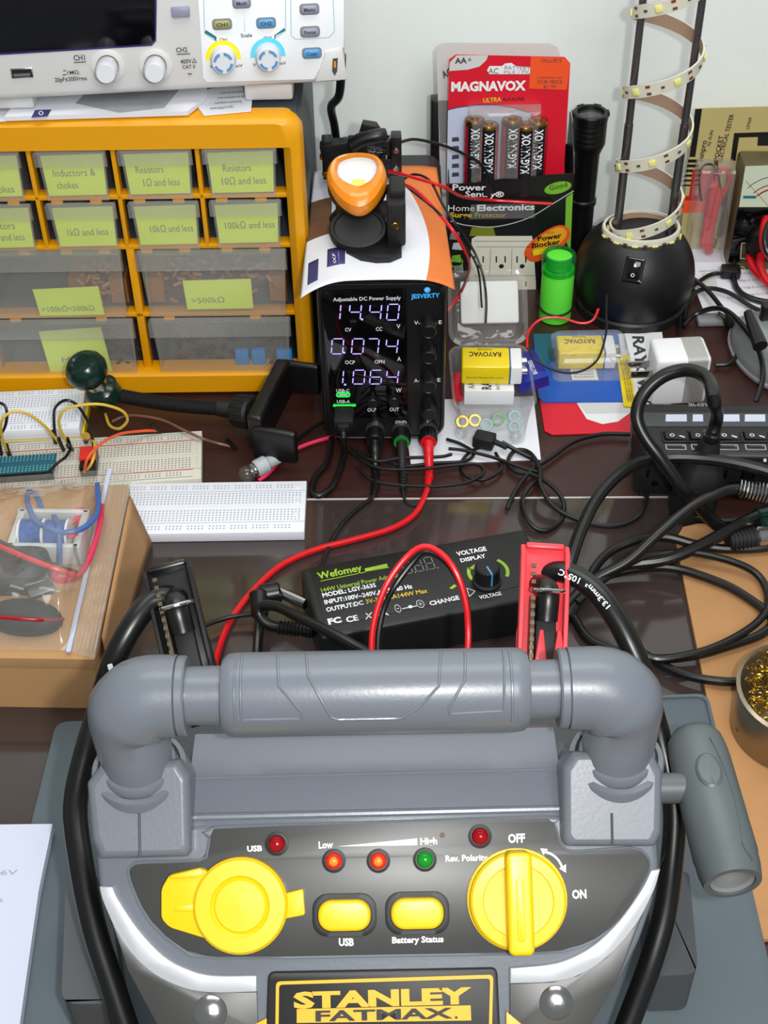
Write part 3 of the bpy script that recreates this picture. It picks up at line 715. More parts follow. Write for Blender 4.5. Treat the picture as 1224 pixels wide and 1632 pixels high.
hz = 0.148
lc = P(569, 296, 0.192)
nd = (CAM - lc).normalized(); nd = V((0.0, -cos(R(58)), sin(R(58))))
Fh = frame(lc, (1, 0, 0.02), V((0, 0, 1)) - nd * nd.z)
t = thing('headlamp', 'orange and black lamp head with silver reflector resting on the leaflet', 'headlamp', (lc.x, lc.y, hz))
# rounded triangular bezel, corner towards the viewer
outp = [(c_ * 1.0, d_) for c_, d_ in pls(Fh, [(520, 275), (530, 256), (555, 248), (585, 248), (607, 255), (616, 275), (613, 295), (600, 318), (585, 332), (571, 336), (556, 331), (538, 316), (525, 296)])]
inp = pls(Fh, [(538, 272), (542, 258), (560, 251), (578, 250), (594, 254), (600, 265), (598, 276), (591, 286), (582, 292), (571, 296), (559, 293), (549, 288), (541, 281)])
OO = smooth2(outp, 3); II = smooth2(inp, 3)
def mixp(a, c, f): return [(p[0] + (q[0] - p[0]) * f, p[1] + (q[1] - p[1]) * f) for p, q in zip(a, c)]
b = MB(); b.loft([[(x, y, z) for x, y in mixp(OO, II, f)] for f, z in ((-0.02, -0.007), (0, -0.003), (0.12, 0.0015), (0.4, 0.004), (0.75, 0.0035), (0.95, 0.0012), (1.0, -0.001))], Fh, 0, False); b.build('bezel', 'orange', t)
cx = sum(p[0] for p in II) / len(II); cy = sum(p[1] for p in II) / len(II) - .003
b = MB(); b.loft([[(cx + (x - cx) * k, cy + (y - cy) * k, z) for x, y in II] for k, z in ((1.0, -0.001), (0.85, -0.006), (0.6, -0.011), (0.36, -0.014))], Fh, 0, False); b.build('reflector', 'reflector', t)
b = MB(); b.prism(circ(0.0062, 24, cx, cy - .0015), -0.0145, -0.012, Fh, 0.0006); b.build('led', 'led_yellow', t)
b = MB(); b.prism(II, -0.0016, -0.0008, Fh); b.build('lens', 'lens_clear', t)
bb = P(572, 368, 0.150)
loops = []
for f, s_, zz in ((0, 1.0, 0), (0.25, 0.97, 0), (0.5, 0.80, 0), (0.75, 0.82, 0), (0.93, 0.90, 0), (1.0, 0.80, 0)):
    M0 = Fh @ T(0, 0, -0.004); l = []
    for i, (x, y) in enumerate(OO):
        p = M0 @ V((x, y, 0)); a = atan2(y - cy, x - cx)
        qx = bb.x + 0.0215 * cos(a); qy = bb.y + 0.016 + 0.018 * sin(a); q_ = V((bb.x + (qx - bb.x) * s_ / 0.9, bb.y + 0.016 + (qy - bb.y - .016) * s_ / 0.9, hz + 0.0006))
        r = p.lerp(q_, f); ctr = lc.lerp(V((bb.x, bb.y + .016, hz)), f); r = ctr + (r - ctr) * (s_ if 0 < f < .9 else 1); l.append(r)
    loops.append(l)
b = MB(); b.loft(loops, None, 0, False); b.add(loops[-1], [list(range(len(loops[-1])))], 0); b.build('body', 'matte_black', t)
b = MB(); c = P(571, 366, 0.160); M = T(*c) @ RX(38); b.lathe([(0.0195, -0.006), (0.0200, 0), (0.0185, 0.004), (0.0165, 0.0045), (0.0158, 0.0030), (0, 0.0034)], M @ Matrix.Diagonal((1.05, 0.8, 1, 1)), 36); b.build('dial', 'matte_black', t)

tb = thing('lamp_bracket', 'black bracket with screws and circuit board behind the orange lamp', 'bracket', P(575, 330, hz))
b = MB(); M = T(*P(575, 408, hz)); 
base = [P(a, c, hz)[:2] for a, c in ((548, 380), (552, 405), (575, 417), (600, 421), (622, 420), (640, 412), (645, 330), (545, 330))]
base2 = [P(a, c, hz + .004)[:2] for a, c in ((562, 396), (575, 408), (600, 413), (622, 411), (622, 402))]
b.prism(base, hz + 0.0006, hz + 0.006, T(0, 0, 0), 0.001); b.build('base_plate', 'black', tb)
b = MB(); q = P(629, 345, 0.170); b.box(T(q.x + .001, q.y + .004, hz + .004), 0.013, 0.030, 0.034, 0.002); b.box(T(q.x + .002, q.y + .008, hz + 0.036), 0.011, 0.022, 0.008, 0.002); b.build('side_arm', 'matte_black', tb)
b = MB(); b.cyl(V((q.x + .000, q.y - .0115, 0.170)), V((q.x + .000, q.y - .0145, 0.1705)), 0.0026, n=14, bev=0.0006); b.build('screw', 'brass', tb)
b = MB(); yb = 0.955; za = 0.150; zb = 0.225
xa = PY(512, 260, yb).x; xb = PY(640, 260, yb).x
ztp = PY(575, 222, yb).z
b.box(T(xa + .005, yb, za), 0.008, 0.012, ztp - za + .002, 0.0012); b.box(T(xb - .004, yb, za), 0.008, 0.012, ztp - za + .004, 0.0012)
b.box(T((xa + xb) / 2, yb + .004, ztp - 0.026), xb - xa - .008, 0.008, 0.024, 0.001); b.box(T((xa + xb) / 2 + .006, yb - .002, ztp - 0.01) @ RZ(4), 0.030, 0.014, 0.012, 0.001)
b.box(T((xa + xb) / 2 - .018, yb - .004, ztp - 0.012) @ RY(-9), 0.022, 0.010, 0.013, 0.001)
b.box(T((xa + xb) / 2, yb, za), xb - xa - .01, 0.010, 0.016, 0.001)
b.build('frame', 'black', tb)
b = MB(); b.tube([PY(560, 232, yb - .012), PY(578, 222, yb - .012), PY(600, 217, yb - .012), PY(613, 216, yb - .01)], 0.0055, 12); b.build('motor', 'black', tb)
b = MB(); M = T(PY(592, 210, yb).x, yb - .002, PY(592, 216, yb).z); b.prism([(-.010, 0), (.010, 0), (.004, .010), (-.006, .012)], -0.004, 0.004, M @ RX(90), 0.001); b.build('top_clip', 'black', tb)
for (px, py) in ((514, 250), (518, 277), (517, 310), (631, 240), (631, 268), (634, 300)):
    p = PY(px, py, yb - .0065); b = MB(); b.cyl(p + V((0, .003, 0)), p + V((0, -.0018, 0)), 0.0022, n=12, bev=0.0005); b.build('screw', 'brass' if px < 520 else 'steel', tb)
rnd = random.Random(3)
for k in range(16):
    p = PY(578 + rnd.uniform(0, 46), 218 + rnd.uniform(0, 40), yb - .010); b = MB(); b.box(T(*p), 0.002 + rnd.random() * .003, 0.003, 0.0015 + rnd.random() * .002, 0.0003); b.build('solder_joint', rnd.choice(['dark_metal', 'black', 'steel']), tb)
# ================================================================== SURGE PROTECTOR BOX WITH BATTERY CARDS
YB = 1.025
xl_, xr_ = PY(716, 300, YB).x, PY(914, 290, YB).x
Fb = frame(((xl_ + xr_) / 2, YB, 0), (1, 0, 0), (0, 0, 1)); BW = xr_ - xl_
t = thing('surge_protector_box', 'black torn-open carton printed with white outlets and an orange burst', 'box', ((xl_ + xr_) / 2, YB + .025, 0))
tl, tr = pl(Fb, 718, 294)[1], pl(Fb, 914, 277)[1]
def topy(x): f = (x + BW / 2) / BW; return tl + (tr - tl) * f
b = MB(); rnd = random.Random(5)
edge = []
for i in range(15):
    x = BW / 2 - BW * i / 14; edge.append((x, topy(x) + rnd.uniform(-.0008, .0012)))
b.prism([(-BW / 2, 0.0005), (BW / 2, 0.0005)] + edge, -0.0006, 0, Fb)
b.build('front_panel', 'black', t)
b = MB(); hb = tr + 0.030
b.prism([(0, .0005), (-0.05, .0005), (-0.05, hb), (-0.028, hb - .004), (0, tr)], -0.0003, 0.0003, frame((xr_, YB, 0), (0, -1, 0), (0, 0, 1)))
b.build('side_panel', 'black', t); b = MB()
b.prism([(0, .0005), (-0.05, .0005), (-0.05, tl + .01), (0, tl)], -0.0003, 0.0003, frame((xl_, YB, 0), (0, -1, 0), (0, 0, 1)))
b.build('side_panel', 'black', t)
b = MB(); b.box(T((xl_ + xr_) / 2, YB + 0.05, 0.0005), BW, 0.0006, tl + .008); b.box(T((xl_ + xr_) / 2, YB + 0.0255, 0.0005), BW - .002, 0.047, 0.0006); b.build('back_panel', 'black', t)
b = MB()
for (s, x0, y0, x1, y1, h, mi, bo) in (('Power', 721, 303, 775, 303, 10, 0, .02), ('Sentry®', 741, 313, 803, 314, 9, 0, .02), ('Home', 714, 336, 756, 336, 10, 0, .0), ('Electronics', 760, 336, 852, 334, 10, 0, .035), ('Surge', 717, 346, 752, 346, 8, 1, .03), ('Protector', 757, 346, 806, 346, 8, 1, .0)):
    b.tpx(s, Fb, x0, y0, x1, y1, h, mi, bo, 0.0003)
b.build('lettering', ['lettering_white', 'lettering_yellow'], t)
b = MB(); c = pl(Fb, 889, 299); b.flat([(c[0] + .011 * cos(R(a)), c[1] + .0055 * sin(R(a)) + .002 * cos(R(a))) for a in range(0, 360, 12)], 0.0003, Fb); b.tpx('Good', Fb, 876, 303, 904, 297, 8, 1, .0, 0.0005); b.build('oval_label', ['green_ellipse', 'black'], t)
b = MB(); b.prism(pls(Fb, [(752, 380), (760, 376), (848, 376), (850, 390), (854, 452), (854, 475), (744, 475), (748, 440)]), 0.0001, 0.0003, Fb, 0, 0)
def qline(b, M, p, q, th, lift, mi):
    a, c = V(pl(M, *p)), V(pl(M, *q)); n = V((-(c - a).y, (c - a).x)).normalized() * th / 2
    b.flat([tuple(a - n), tuple(c - n), tuple(c + n), tuple(a + n)], lift, M, mi)
for p, q in (((758, 393), (850, 393)), ((782, 396), (780, 438)), ((816, 396), (815, 438)), ((755, 439), (852, 439)), ((756, 384), (848, 384))): qline(b, Fb, p, q, 0.0005, 0.0004, 1)
for k, (px) in enumerate((762, 797, 830)):
    for dx in (-6, 8): qline(b, Fb, (px + dx, 408), (px + dx, 418), 0.0012, 0.0004, 2)
    b.flat(circ(.0022, 12, *pl(Fb, px + 2, 424)), 0.0004, Fb, 2)
    for dx in (-6, 8): qline(b, Fb, (px + dx, 448), (px + dx, 456), 0.0012, 0.0004, 2)
b.build('outlet_picture', ['ivory', 'mid_grey', 'slot'], t)
b = MB()
c = pl(Fb, 872, 388); bl = [(c[0] + (.0165 * cos(R(a)) * (1 + .12 * cos(R(2 * a)))) + .006 * sin(R(a)), c[1] + .017 * sin(R(a)) + .005 * cos(R(a))) for a in range(0, 360, 10)]
b.flat(bl, 0.0004, Fb, 0); b.flat([(c[0] + (x - c[0]) * .72 + .002, c[1] + (y - c[1]) * .72 + .003) for x, y in bl], 0.0005, Fb, 1)
b.tpx('Power', Fb, 857, 384, 895, 378, 8, 2, .03, 0.0007); b.tpx('Blocker', Fb, 848, 395, 893, 388, 8, 2, .03, 0.0007); b.tpx('UP TO', Fb, 872, 373, 882, 372, 4, 2, 0, 0.0007)
b.prism(pls(Fb, [(849, 399), (885, 393), (884, 401), (850, 407)]), .0004, 0.0006, Fb, 0, 3)
b.build('burst_label', ['burst', 'burst_yellow', 'black', 'yellow'], t)
b = MB()
cur = [pl(Fb, *p) for p in ((718, 352), (745, 359), (790, 361), (840, 348), (880, 325), (914, 304))]
cu = catmull([(x, y, 0) for x, y in cur], 6)
for p, q in zip(cu, cu[1:]):
    n = V((-(q - p).y, (q - p).x, 0)).normalized() * .0004; b.flat([tuple((p - n).xy), tuple((q - n).xy), tuple((q + n).xy), tuple((p + n).xy)], .0003, Fb, 0)
b.flat(pls(Fb, [(752, 362), (786, 362), (790, 376), (748, 376)]), .0002, Fb, 1)
b.flat(pls(Fb, [(902, 315), (913, 307), (909, 400), (900, 380)]), .0002, Fb, 2)
for k, (a_, c_) in enumerate(((724, 376), (728, 392), (726, 412), (730, 428))):
    q = pl(Fb, a_, c_); b.flat([(q[0] - .004, q[1] - .003), (q[0] + .005, q[1] - .004), (q[0] + .004, q[1] + .004), (q[0] - .003, q[1] + .003)], .0003, Fb, (3, 0, 2, 3)[k])
b.flat(arcband(.0045, .0055, 0, 350, 20, *pl(Fb, 728, 418)), .0004, Fb, 2)
b.build('printed_graphics', ['card_grey', 'olive_gradient', 'green_ellipse', 'mid_grey'], t)

# red battery card
YC = 1.043
Fk = frame(PY(811, 290, YC), (1, 0.0, 0.0), (0, 0.09, 1))
t = thing('battery_card', 'red battery blister card with an orange price sticker standing in the carton', 'blister card', (Fk.translation.x, YC, 0))
lo = pl(Fk, 712, 292)[0], pl(Fk, 898, 285)[0]
co_ = [pl(Fk, 716, 95), pl(Fk, 727, 87), pl(Fk, 900, 91), pl(Fk, 909, 101), (lo[1], pl(Fk, 898, 285)[1]), (lo[1] - .001, -0.03), (lo[0] + .002, -0.03), (lo[0], pl(Fk, 712, 292)[1])]
b = MB(); b.prism(co_, -0.0006, 0, Fk)
b.flat(pls(Fk, [(717, 99), (728, 88), (778, 88), (775, 96), (764, 106), (745, 111), (716, 113)]), 0.0002, Fk, 1)
wave = [(714, 175), (730, 171), (760, 167), (790, 167), (820, 172), (846, 180), (846, 292), (712, 292)]
b.flat(pls(Fk, wave), 0.0002, Fk, 2)
for p, q in zip(wave[:5], wave[1:6]): qline(b, Fk, p, q, .0008, .0003, 4)
hole = [(776, 112), (780, 105), (800, 105), (805, 101), (815, 100), (822, 105), (845, 107), (849, 112), (846, 118), (780, 118)]
b.flat(pls(Fk, hole), 0.0003, Fk, 3)
b.flat(pls(Fk, [(712, 200), (846, 200), (846, 292), (900, 292), (898, 180), (846, 180), (765, 230), (752, 292)])[3:6], 0.0003, Fk, 0)
b.flat(pls(Fk, [(846, 180), (900, 175), (898, 292), (846, 292)]), .00025, Fk, 0)
for k, py in enumerate((222, 236, 250, 264, 278)):
    q = pl(Fk, 726, py); b.flat([(q[0] - .003, q[1] - .002), (q[0] + .003, q[1] - .0015), (q[0] + .0025, q[1] + .002), (q[0] - .0028, q[1] + .0017)], .0003, Fk, 5)
b.build('card', ['card_red', 'card_grey', 'pale_blue', 'white', 'label_purple', 'ink'], t)
b = MB()
for (s, x0, y0, x1, y1, h, mi, bo) in (('AA', 725, 101, 744, 100, 9, 0, .03), ('6', 746, 97, 751, 97, 6, 0, 0), ('MAGNAVOX', 719, 145, 838, 143, 15, 1, .045), ('AC', 778, 117, 794, 117, 9, 2, .02), ('BATTERY', 804, 110, 845, 112, 6, 2, .0), ('PILE / PIL', 803, 117, 845, 117, 5, 2, .0), ('ULTRA', 770, 163, 799, 161, 7, 3, .03), ('ALKALINE', 801, 161, 835, 160, 6, 4, .0)):
    b.tpx(s, Fk, x0, y0, x1, y1, h, mi, bo, 0.0005)
b.build('lettering', ['ink', 'lettering_white', 'mid_grey', 'lettering_yellow', 'battery_dark'], t)
b = MB(); b.prism(pls(Fk, [(846, 90), (900, 92), (909, 101), (903, 143), (843, 141)]), .0002, .0004, Fk, 0, 0)
for (s, x0, y0, x1, y1, h) in (("OLLIE'S", 862, 99, 895, 99, 6), ('OUR PRICE', 856, 133, 896, 133, 6), ('$1.99', 866, 140, 886, 140, 5), ('COMPARE AT', 856, 125, 896, 125, 3)): b.tpx(s, Fk, x0, y0, x1, y1, h, 1, .0, .0006)
b.build('price_sticker', ['sticker_orange', 'ink'], t)
b = MB(); bl = pls(Fk, [(746, 168), (862, 168), (868, 200), (862, 292), (752, 292)]); hh = 0.017
bxa, bxb = bl[0][0], bl[1][0]; bya = bl[0][1]
loops = [[(x + d * sx, y - d * sy, z) for (x, y, sx, sy) in ((bxa, -0.028, 1, -1), (bxb, -0.028, -1, -1), (bxb, bya, -1, 1), (bxa, bya, 1, 1))] for d, z in ((0, .0003), (.0012, hh - .002), (.003, hh))]
b.loft(loops, Fk); b.build('blister', 'clear_plastic', t)
def aa_proto():
    t = thing('aa_battery', 'x', 'battery', (0, 0, 0), group='batteries in the red blister card')
    b = MB(); r = 0.0068; b.lathe([(0, 0), (r - .0008, 0), (r, .0008), (r, 0.047), (r - .0006, 0.0485)], T(0, 0, 0), 26, 0); b.lathe([(r + .0001, .0452), (r + .0001, .0472), (r - .0004, .0486)], T(0, 0, 0), 26, 1)
    for i in range(3): pass
    b.build('body', ['battery_red', 'brass'], t)
    bb_ = MB()
    # dark wrap stripe with upright lettering following the barrel
    n = 14; rr = r + .0001; vs = []; fs = []
    for j in (0.001, 0.0465):
        for i in range(n + 1): a = R(-90 - 42 + 84 * i / n); vs.append((rr * cos(a), rr * sin(a), j))
    fs = [[i, i + 1, n + 2 + i, n + 1 + i] for i in range(n)]; bb_.add(vs, fs, 0)
    tv, tf = text_geo('MAGNAVOX', .03); x1 = max(v[0] for v in tv); out = []
    for v in tv:
        z = 0.0165 + v[0] / x1 * 0.028; a = R(-90) + (-(v[1] - .36) * 0.0058 / .73) / r; out.append(((r + .00025) * cos(a), (r + .00025) * sin(a), z))
    bb_.add(out, tf, 1); bb_.build('wrapper', ['battery_dark', 'lettering_white'], t)
    b = MB(); b.lathe([(r - .0006, 0.0485), (r - .0012, 0.0488), (.003, .0488), (.0028, 0.0502), (0, .0504)], T(0, 0, 0), 22); b.build('terminal', 'brass', t)
    return t
proto = aa_proto(); first = True
for (px, py, zz, lab) in ((757, 185, .0085, 'battery farthest left in the red blister card'), (779, 193, .0105, 'front battery of the left pair in the red blister card'), (817, 185, .0085, 'battery at the middle of the red blister card behind its neighbour'), (838, 194, .0105, 'front battery of the right pair in the red blister card'), (858, 187, .0085, 'battery nearest the right edge of the red blister card')):
    q = pl(Fk, px, py, zz); top = Fk @ V((q[0], q[1], zz)); ax = Fk.col[1].xyz
    M = Matrix.Translation(top - ax * 0.0615) @ Fk.to_3x3().to_4x4() @ RX(-90) @ RZ(0)
    M = Matrix.Translation(top - ax * 0.0615) @ Matrix([list(Fk.col[0].xyz) , list(-Fk.col[2].xyz), list(ax)]).transposed().to_4x4() @ Matrix.Scale(1.22, 4)
    if first: proto.matrix_world = M; proto['label'] = lab; first = False
    else: copy_tree(proto, M, lab)
# grey card behind it
Fg = frame(PY(795, 290, 1.062), (1, 0, 0), (0, 0.10, 1))
t = thing('grey_card', 'pale grey blister card standing behind the red battery card', 'blister card', (Fg.translation.x, 1.062, 0))
b = MB(); g = pls(Fg, [(696, 82), (700, 74), (710, 68), (876, 69), (889, 75), (893, 88), (890, 285), (704, 300)]); g = g[:6] + [(g[6][0], -.04), (g[7][0], -.04)]
b.prism(g, -.0008, 0, Fg); b.flat(pls(Fg, [(698, 160), (720, 160), (722, 228), (701, 228)]), .0002, Fg, 1); b.tpx('AC', Fg, 707, 125, 722, 118, 12, 2, .02, .0004)
b.build('card', ['card_grey', 'mid_grey', 'ink'], t)
b = MB(); Fd = frame(PY(690, 290, 1.075), (1, 0, 0), (0, 0.05, 1)); q = pls(Fd, [(686, 158), (700, 156), (702, 235), (690, 235)])
b.box(Fd @ T((q[0][0] + q[1][0]) / 2 + .003, (q[0][1]) / 2 - .07, -0.012), 0.013, q[0][1] + .14, 0.014, .002)
b.build('black_case', 'black', tagv=('slim black case standing behind the left edge of the grey card', 'case'))

# standing black torch
c = P(925, 470, 0); c = V((PY(925, 400, 1.085).x - .002, 1.085, 0))
t = thing('flashlight', 'slim black flashlight standing on its tail against the wall', 'flashlight', c)
hT = PY(928, 178, 1.085).z; M = T(*c)
b = MB(); b.lathe([(0, 0), (.0105, 0), (.0105, hT * .36), (.0118, hT * .37), (.0118, hT * .40), (.0105, hT * .41), (.0108, hT * .72), (.0128, hT * .76)], M, 28); b.build('barrel', 'black', t)
b = MB(); pr = [(.0128, hT * .76)]
for k in range(5): z = hT * (.78 + k * .035); pr += [(.0138, z), (.0146, z + .002), (.0146, z + .005), (.0138, z + .007)]
pr += [(.015, hT - .006), (.015, hT - .001), (.014, hT), (.0115, hT), (.0105, hT - .004), (.004, hT - .009), (0, hT - .009)]
b.lathe(pr, M, 28)
for k in range(6): b.box(M @ RZ(k * 60) @ T(.0142, 0, hT - .004), .003, .007, .0045, .001)
b.build('head', 'black', t)
b = MB(); b.lathe([(.0105, hT - .003), (0, hT - .003)], M, 24); b.build('lens', 'glass', t)

# green container
c = P(884, 505, 0); hT = PY(890, 404, c.y).z; M = T(*c); r = .0135
t = thing('green_tube', 'bright green tube with translucent green cap beside the black dome', 'container', c)
b = MB(); b.lathe([(0, 0), (r - .001, 0), (r, .001), (r, hT - .014), (r - .0004, hT - .013), (0, hT - .013)], M, 30); b.build('body', 'lime', t)
b = MB(); b.lathe([(r + .0004, hT - .0165), (r + .0007, hT - .012), (r + .0007, hT - .002), (r - .0005, hT), (r - .0025, hT), (r - .003, hT - .003), (0, hT - .003)], M, 30); b.build('cap', 'green_clear', t)
b = MB(); b.lathe([(r - .003, hT - .012), (r - .003, hT - .0025), (0, hT - .002)], M, 30); b.build('cap_core', 'lime', t)
b = MB(); b.tube([c + V(((r + .0012) * cos(a), (r + .0012) * sin(a), .014 + .003 * sin(a))) for a in [i * pi / 8 for i in range(16)]], .0009, 8, closed=True); b.build('cord', 'black', t)

# ================================================================== LED LAMP ON BLACK DOME
c = V((0.2145, 1.0, 0)); r = .0505
t = thing('led_lamp', 'home-made lamp with black dome base and light strip wound round two poles', 'lamp', c)
b = MB(); b.lathe([(0, 0), (r * .93, 0), (r * .93, .007), (r * .90, .009), (0, .009)], T(*c), 48); b.build('foot', 'strip_black', t)
b = MB(); cz = .031; M = T(*c) @ T(0, 0, cz); pr = []
for i in range(19): a = R(-27 + (52 + 27) * i / 18); pr.append((r * cos(a), r * sin(a)))
b.lathe([(0, pr[0][1])] + pr + [(0, pr[-1][1])], M, 56); b.build('dome', 'dome_black', t)
# rocker switch on the front of the dome
cd = M.translation.copy(); q = ray(1010, 430)
# intersect the line of sight with the dome ellipsoid
A = V((q.x / r, q.y / r, q.z / r)); B = V(((CAM - cd).x / r, (CAM - cd).y / r, (CAM - cd).z / r))
tt_ = (-A.dot(B) - sqrt(A.dot(B) ** 2 - A.dot(A) * (B.dot(B) - 1))) / A.dot(A); hit = CAM + q * tt_
nrm = V(((hit - cd).x / r ** 2, (hit - cd).y / r ** 2, (hit - cd).z / r ** 2)).normalized()
Fs = frame(hit, V((0, 0, 1)).cross(nrm), V((0, 0, 1)) - nrm * nrm.z) @ RZ(-4)
b = MB(); b.ring(rrect(.0155, .0215, .001, 3), rrect(.0105, .0155, .0008, 3), -.004, .0016, Fs, 0, .0006)
b.box(Fs @ T(0, -.0002, -.002) @ RX(8), .0100, .0150, .0034, .0006, 0)
b.txt('I', Fs, 0, .0022, .0008, .003, 0, 1, .0, .0022, True); b.flat(arcband(.0010, .0015, 0, 350, 18, 0, -.0045), .0018, Fs, 1)
b.build('rocker_switch', ['gloss_black', 'lettering_white'], t)
p0 = (V((PY(986, 345, 1.0).x, 1.0, .066)), V((PY(1070, 350, 1.0).x, 1.0, .064)))
pc = (p0[0] + p0[1]) / 2; pr_ = (p0[1] - p0[0]).length / 2
for p in p0:
    b = MB(); b.cyl(p + V((0, 0, -.01)), p + V((0, 0, .100)), .0035, n=16); b.cyl(p + V((0, 0, .100)), p + V((0, 0, .36)), .0030, n=16); b.build('pole', 'dark_metal', t)
# strip: a flat ribbon wound round the pole pair
rb = pr_ + .0065; turns = 5.4; z0, z1 = .064, .36
def helix(s):     # s in turns from the base
    a = R(200) + 2 * pi * s
    return a
pitch_ = .0620
def hpos(s, dz=0, dr=0):
    a = R(205) + 2 * pi * s
    z = .0665 + (.006 * s if s < 1 else .006 + (s - 1) * pitch_)
    return V((pc.x + (rb + dr) * cos(a), pc.y + (rb * .8 + dr) * sin(a), z + dz))
vsn = 260; b = MB(); hw = .0052
def ribbon(u, v): return tuple(hpos(u * turns, (v - .5) * 2 * hw, .0004))
def ribbon2(u, v): return tuple(hpos(u * turns, (.5 - v) * 2 * hw, -.0012))
b.grid(ribbon, vsn, 1, 0); b.grid(ribbon2, vsn, 1, 1)
b.grid(lambda u, v: tuple(hpos(u * turns, hw, -.0012 + v * .0016)), vsn, 1, 0); b.grid(lambda u, v: tuple(hpos(u * turns, -hw, .0004 - v * .0016)), vsn, 1, 0)
ls = b.build('led_strip', ['strip_cream', 'strip_back'], t, sharp=60)
k = 0; s = .03
while s < turns:
    p = hpos(s, 0, .0005); q = hpos(s + .01, 0, .0005); d = (q - p).normalized(); n = V(((p - pc).x, (p - pc).y * 1.5, 0)).normalized()
    Mq = frame(p, d, n.cross(d)); z = Mq.col[2].xyz
    if k % 3 == 0:
        b = MB(); b.box(Mq, .0052, .0050, .0012, .0004); b.build('led', 'led_chip', ls)
    elif k % 3 == 1:
        b = MB()
        for dy in (-.0027, .0027): b.box(Mq @ T(0, dy, 0), .0034, .0020, .0003)
        b.build('solder_pad', 'solder_pad', ls)
    else:
        b = MB(); b.box(Mq, .0026, .0016, .0007); b.build('resistor', 'ink', ls)
    k += 1; s += .0105 / (2 * pi * rb) * 1.0
b = MB(); b.lathe([(rb + .001, -.003), (rb + .0016, -.002), (rb + .0016, .0095), (rb + .001, .0105), (rb - .001, .0105)], T(pc.x - .002, pc.y, .0655) @ Matrix.Diagonal((1.08, .86, 1, 1)), 36); scoil = b.build('strip_coil', 'strip_cream', t)
for i in range(13):
    a = R(182 + i * 14.5); p = V((pc.x - .002 + (rb + .0018) * 1.08 * cos(a), pc.y + (rb + .0018) * .86 * sin(a), .0693)); d = V((-sin(a) * 1.08, cos(a) * .86, 0)).normalized(); Mq = frame(p, d, V((0, 0, 1)))
    b = MB()
    if i % 2: b.box(Mq @ RZ(0), .0050, .0050, .0012, .0004); b.build('led', 'led_chip', scoil)
    else:
        for dy in (-.0025, .0025): b.box(Mq @ T(0, dy, 0), .0034, .0020, .0003)
        b.build('solder_pad', 'solder_pad', scoil)

# ================================================================== RIGHT BACK: TESTER, PAPERS, CORDS
Fm = frame(PY(1085, 392, 1.085), (1, -0.05, 0), (0, 0.06, 1))
t = thing('tester_card', 'beige and red blister card with pocket electrical tester leaning on the wall', 'blister card', (Fm.translation.x + .05, 1.08, 0))
b = MB(); qs = pls(Fm, [(1082, 396), (1108, 173), (1290, 168), (1290, 410)]); b.prism(qs, -.0008, 0, Fm)
b.flat(pls(Fm, [(1108, 174), (1119, 173), (1108, 250), (1099, 250)]), .0002, Fm, 1)
for k in range(6): y = 254 + k * 8; b.flat(pls(Fm, [(1097 - k * 1.6, y), (1112 - k * 1.6, y), (1111 - k * 1.6, y + 5 - k * .5), (1096 - k * 1.6, y + 5 - k * .5)]), .0002, Fm, 1)
b.flat(pls(Fm, [(1104, 270), (1150, 268), (1142, 320), (1084, 320), (1086, 312), (1098, 312)]), .00025, Fm, 2)
b.flat(pls(Fm, [(1083, 321), (1142, 320), (1140, 338), (1081, 339)]), .00025, Fm, 3)
b.flat(pls(Fm, [(1170, 212), (1290, 208), (1290, 216), (1178, 219), (1172, 256), (1164, 256)]), .0002, Fm, 1)
b.flat(pls(Fm, [(1208, 214), (1290, 212), (1290, 232), (1207, 232)]), .00025, Fm, 1)
for (s, x0, y0, x1, y1, h, mi) in (('Sunpro', 1119, 258, 1127, 224, 9, 1), ('CP7636', 1194, 206, 1198, 187, 5, 1), ('POCKET', 1144, 256, 1153, 216, 7, 1), ('ELECTRICAL TESTER', 1150, 258, 1170, 182, 7, 1), ('by SUN', 1131, 232, 1137, 208, 5, 1)): b.tpx(s, Fm, x0, y0, x1, y1, h, mi, .01, .0004)
b.build('card', ['khaki', 'black', 'red', 'sticker_orange'], t)
dm = .034; mb = [pl(Fm, 1176, 412, dm), pl(Fm, 1186, 264, dm)]; mx, my0, my1 = mb[1][0], -.024, mb[1][1]
b = MB(); b.box(Fm @ T(mx + .045, (my0 + my1) / 2, .002), .09, my1 - my0, dm - .003, .003); b.build('meter_body', 'meter_top', t)
b = MB(); ws = pls(Fm, [(1188, 266), (1290, 262), (1285, 330), (1178, 330)], dm); b.prism(ws, dm - .001, dm - .0002, Fm, 0, 0)
cc = (ws[3][0] + .028, ws[3][1] - .002)
b.flat(arcband(.0300, .0307, 40, 140, 24, *cc), dm - .0001, Fm, 1); b.flat(arcband(.0225, .0235, 40, 140, 24, *cc), dm - .0001, Fm, 2); b.flat(arcband(.0180, .0195, 50, 140, 24, *cc), dm - .0001, Fm, 2)
b.flat([(cc[0] - .0262, cc[1] + .0262), (cc[0] - .0257, cc[1] + .0262), (cc[0], cc[1]), (cc[0] - .0005, cc[1])], dm, Fm, 2); b.flat([(ws[3][0] + .002, cc[1] + .010), (ws[3][0] + .013, cc[1] + .010), (ws[3][0] + .013, cc[1] + .0125), (ws[3][0] + .002, cc[1] + .0125)], dm, Fm, 3)
b.build('scale_window', ['meter_face', 'ink', 'meter_line', 'teal'], t)
b = MB(); ps = pls(Fm, [(1176, 332), (1290, 332), (1285, 418), (1160, 418)], dm); b.prism(ps, dm - .001, dm + .0006, Fm, .0004, 0)
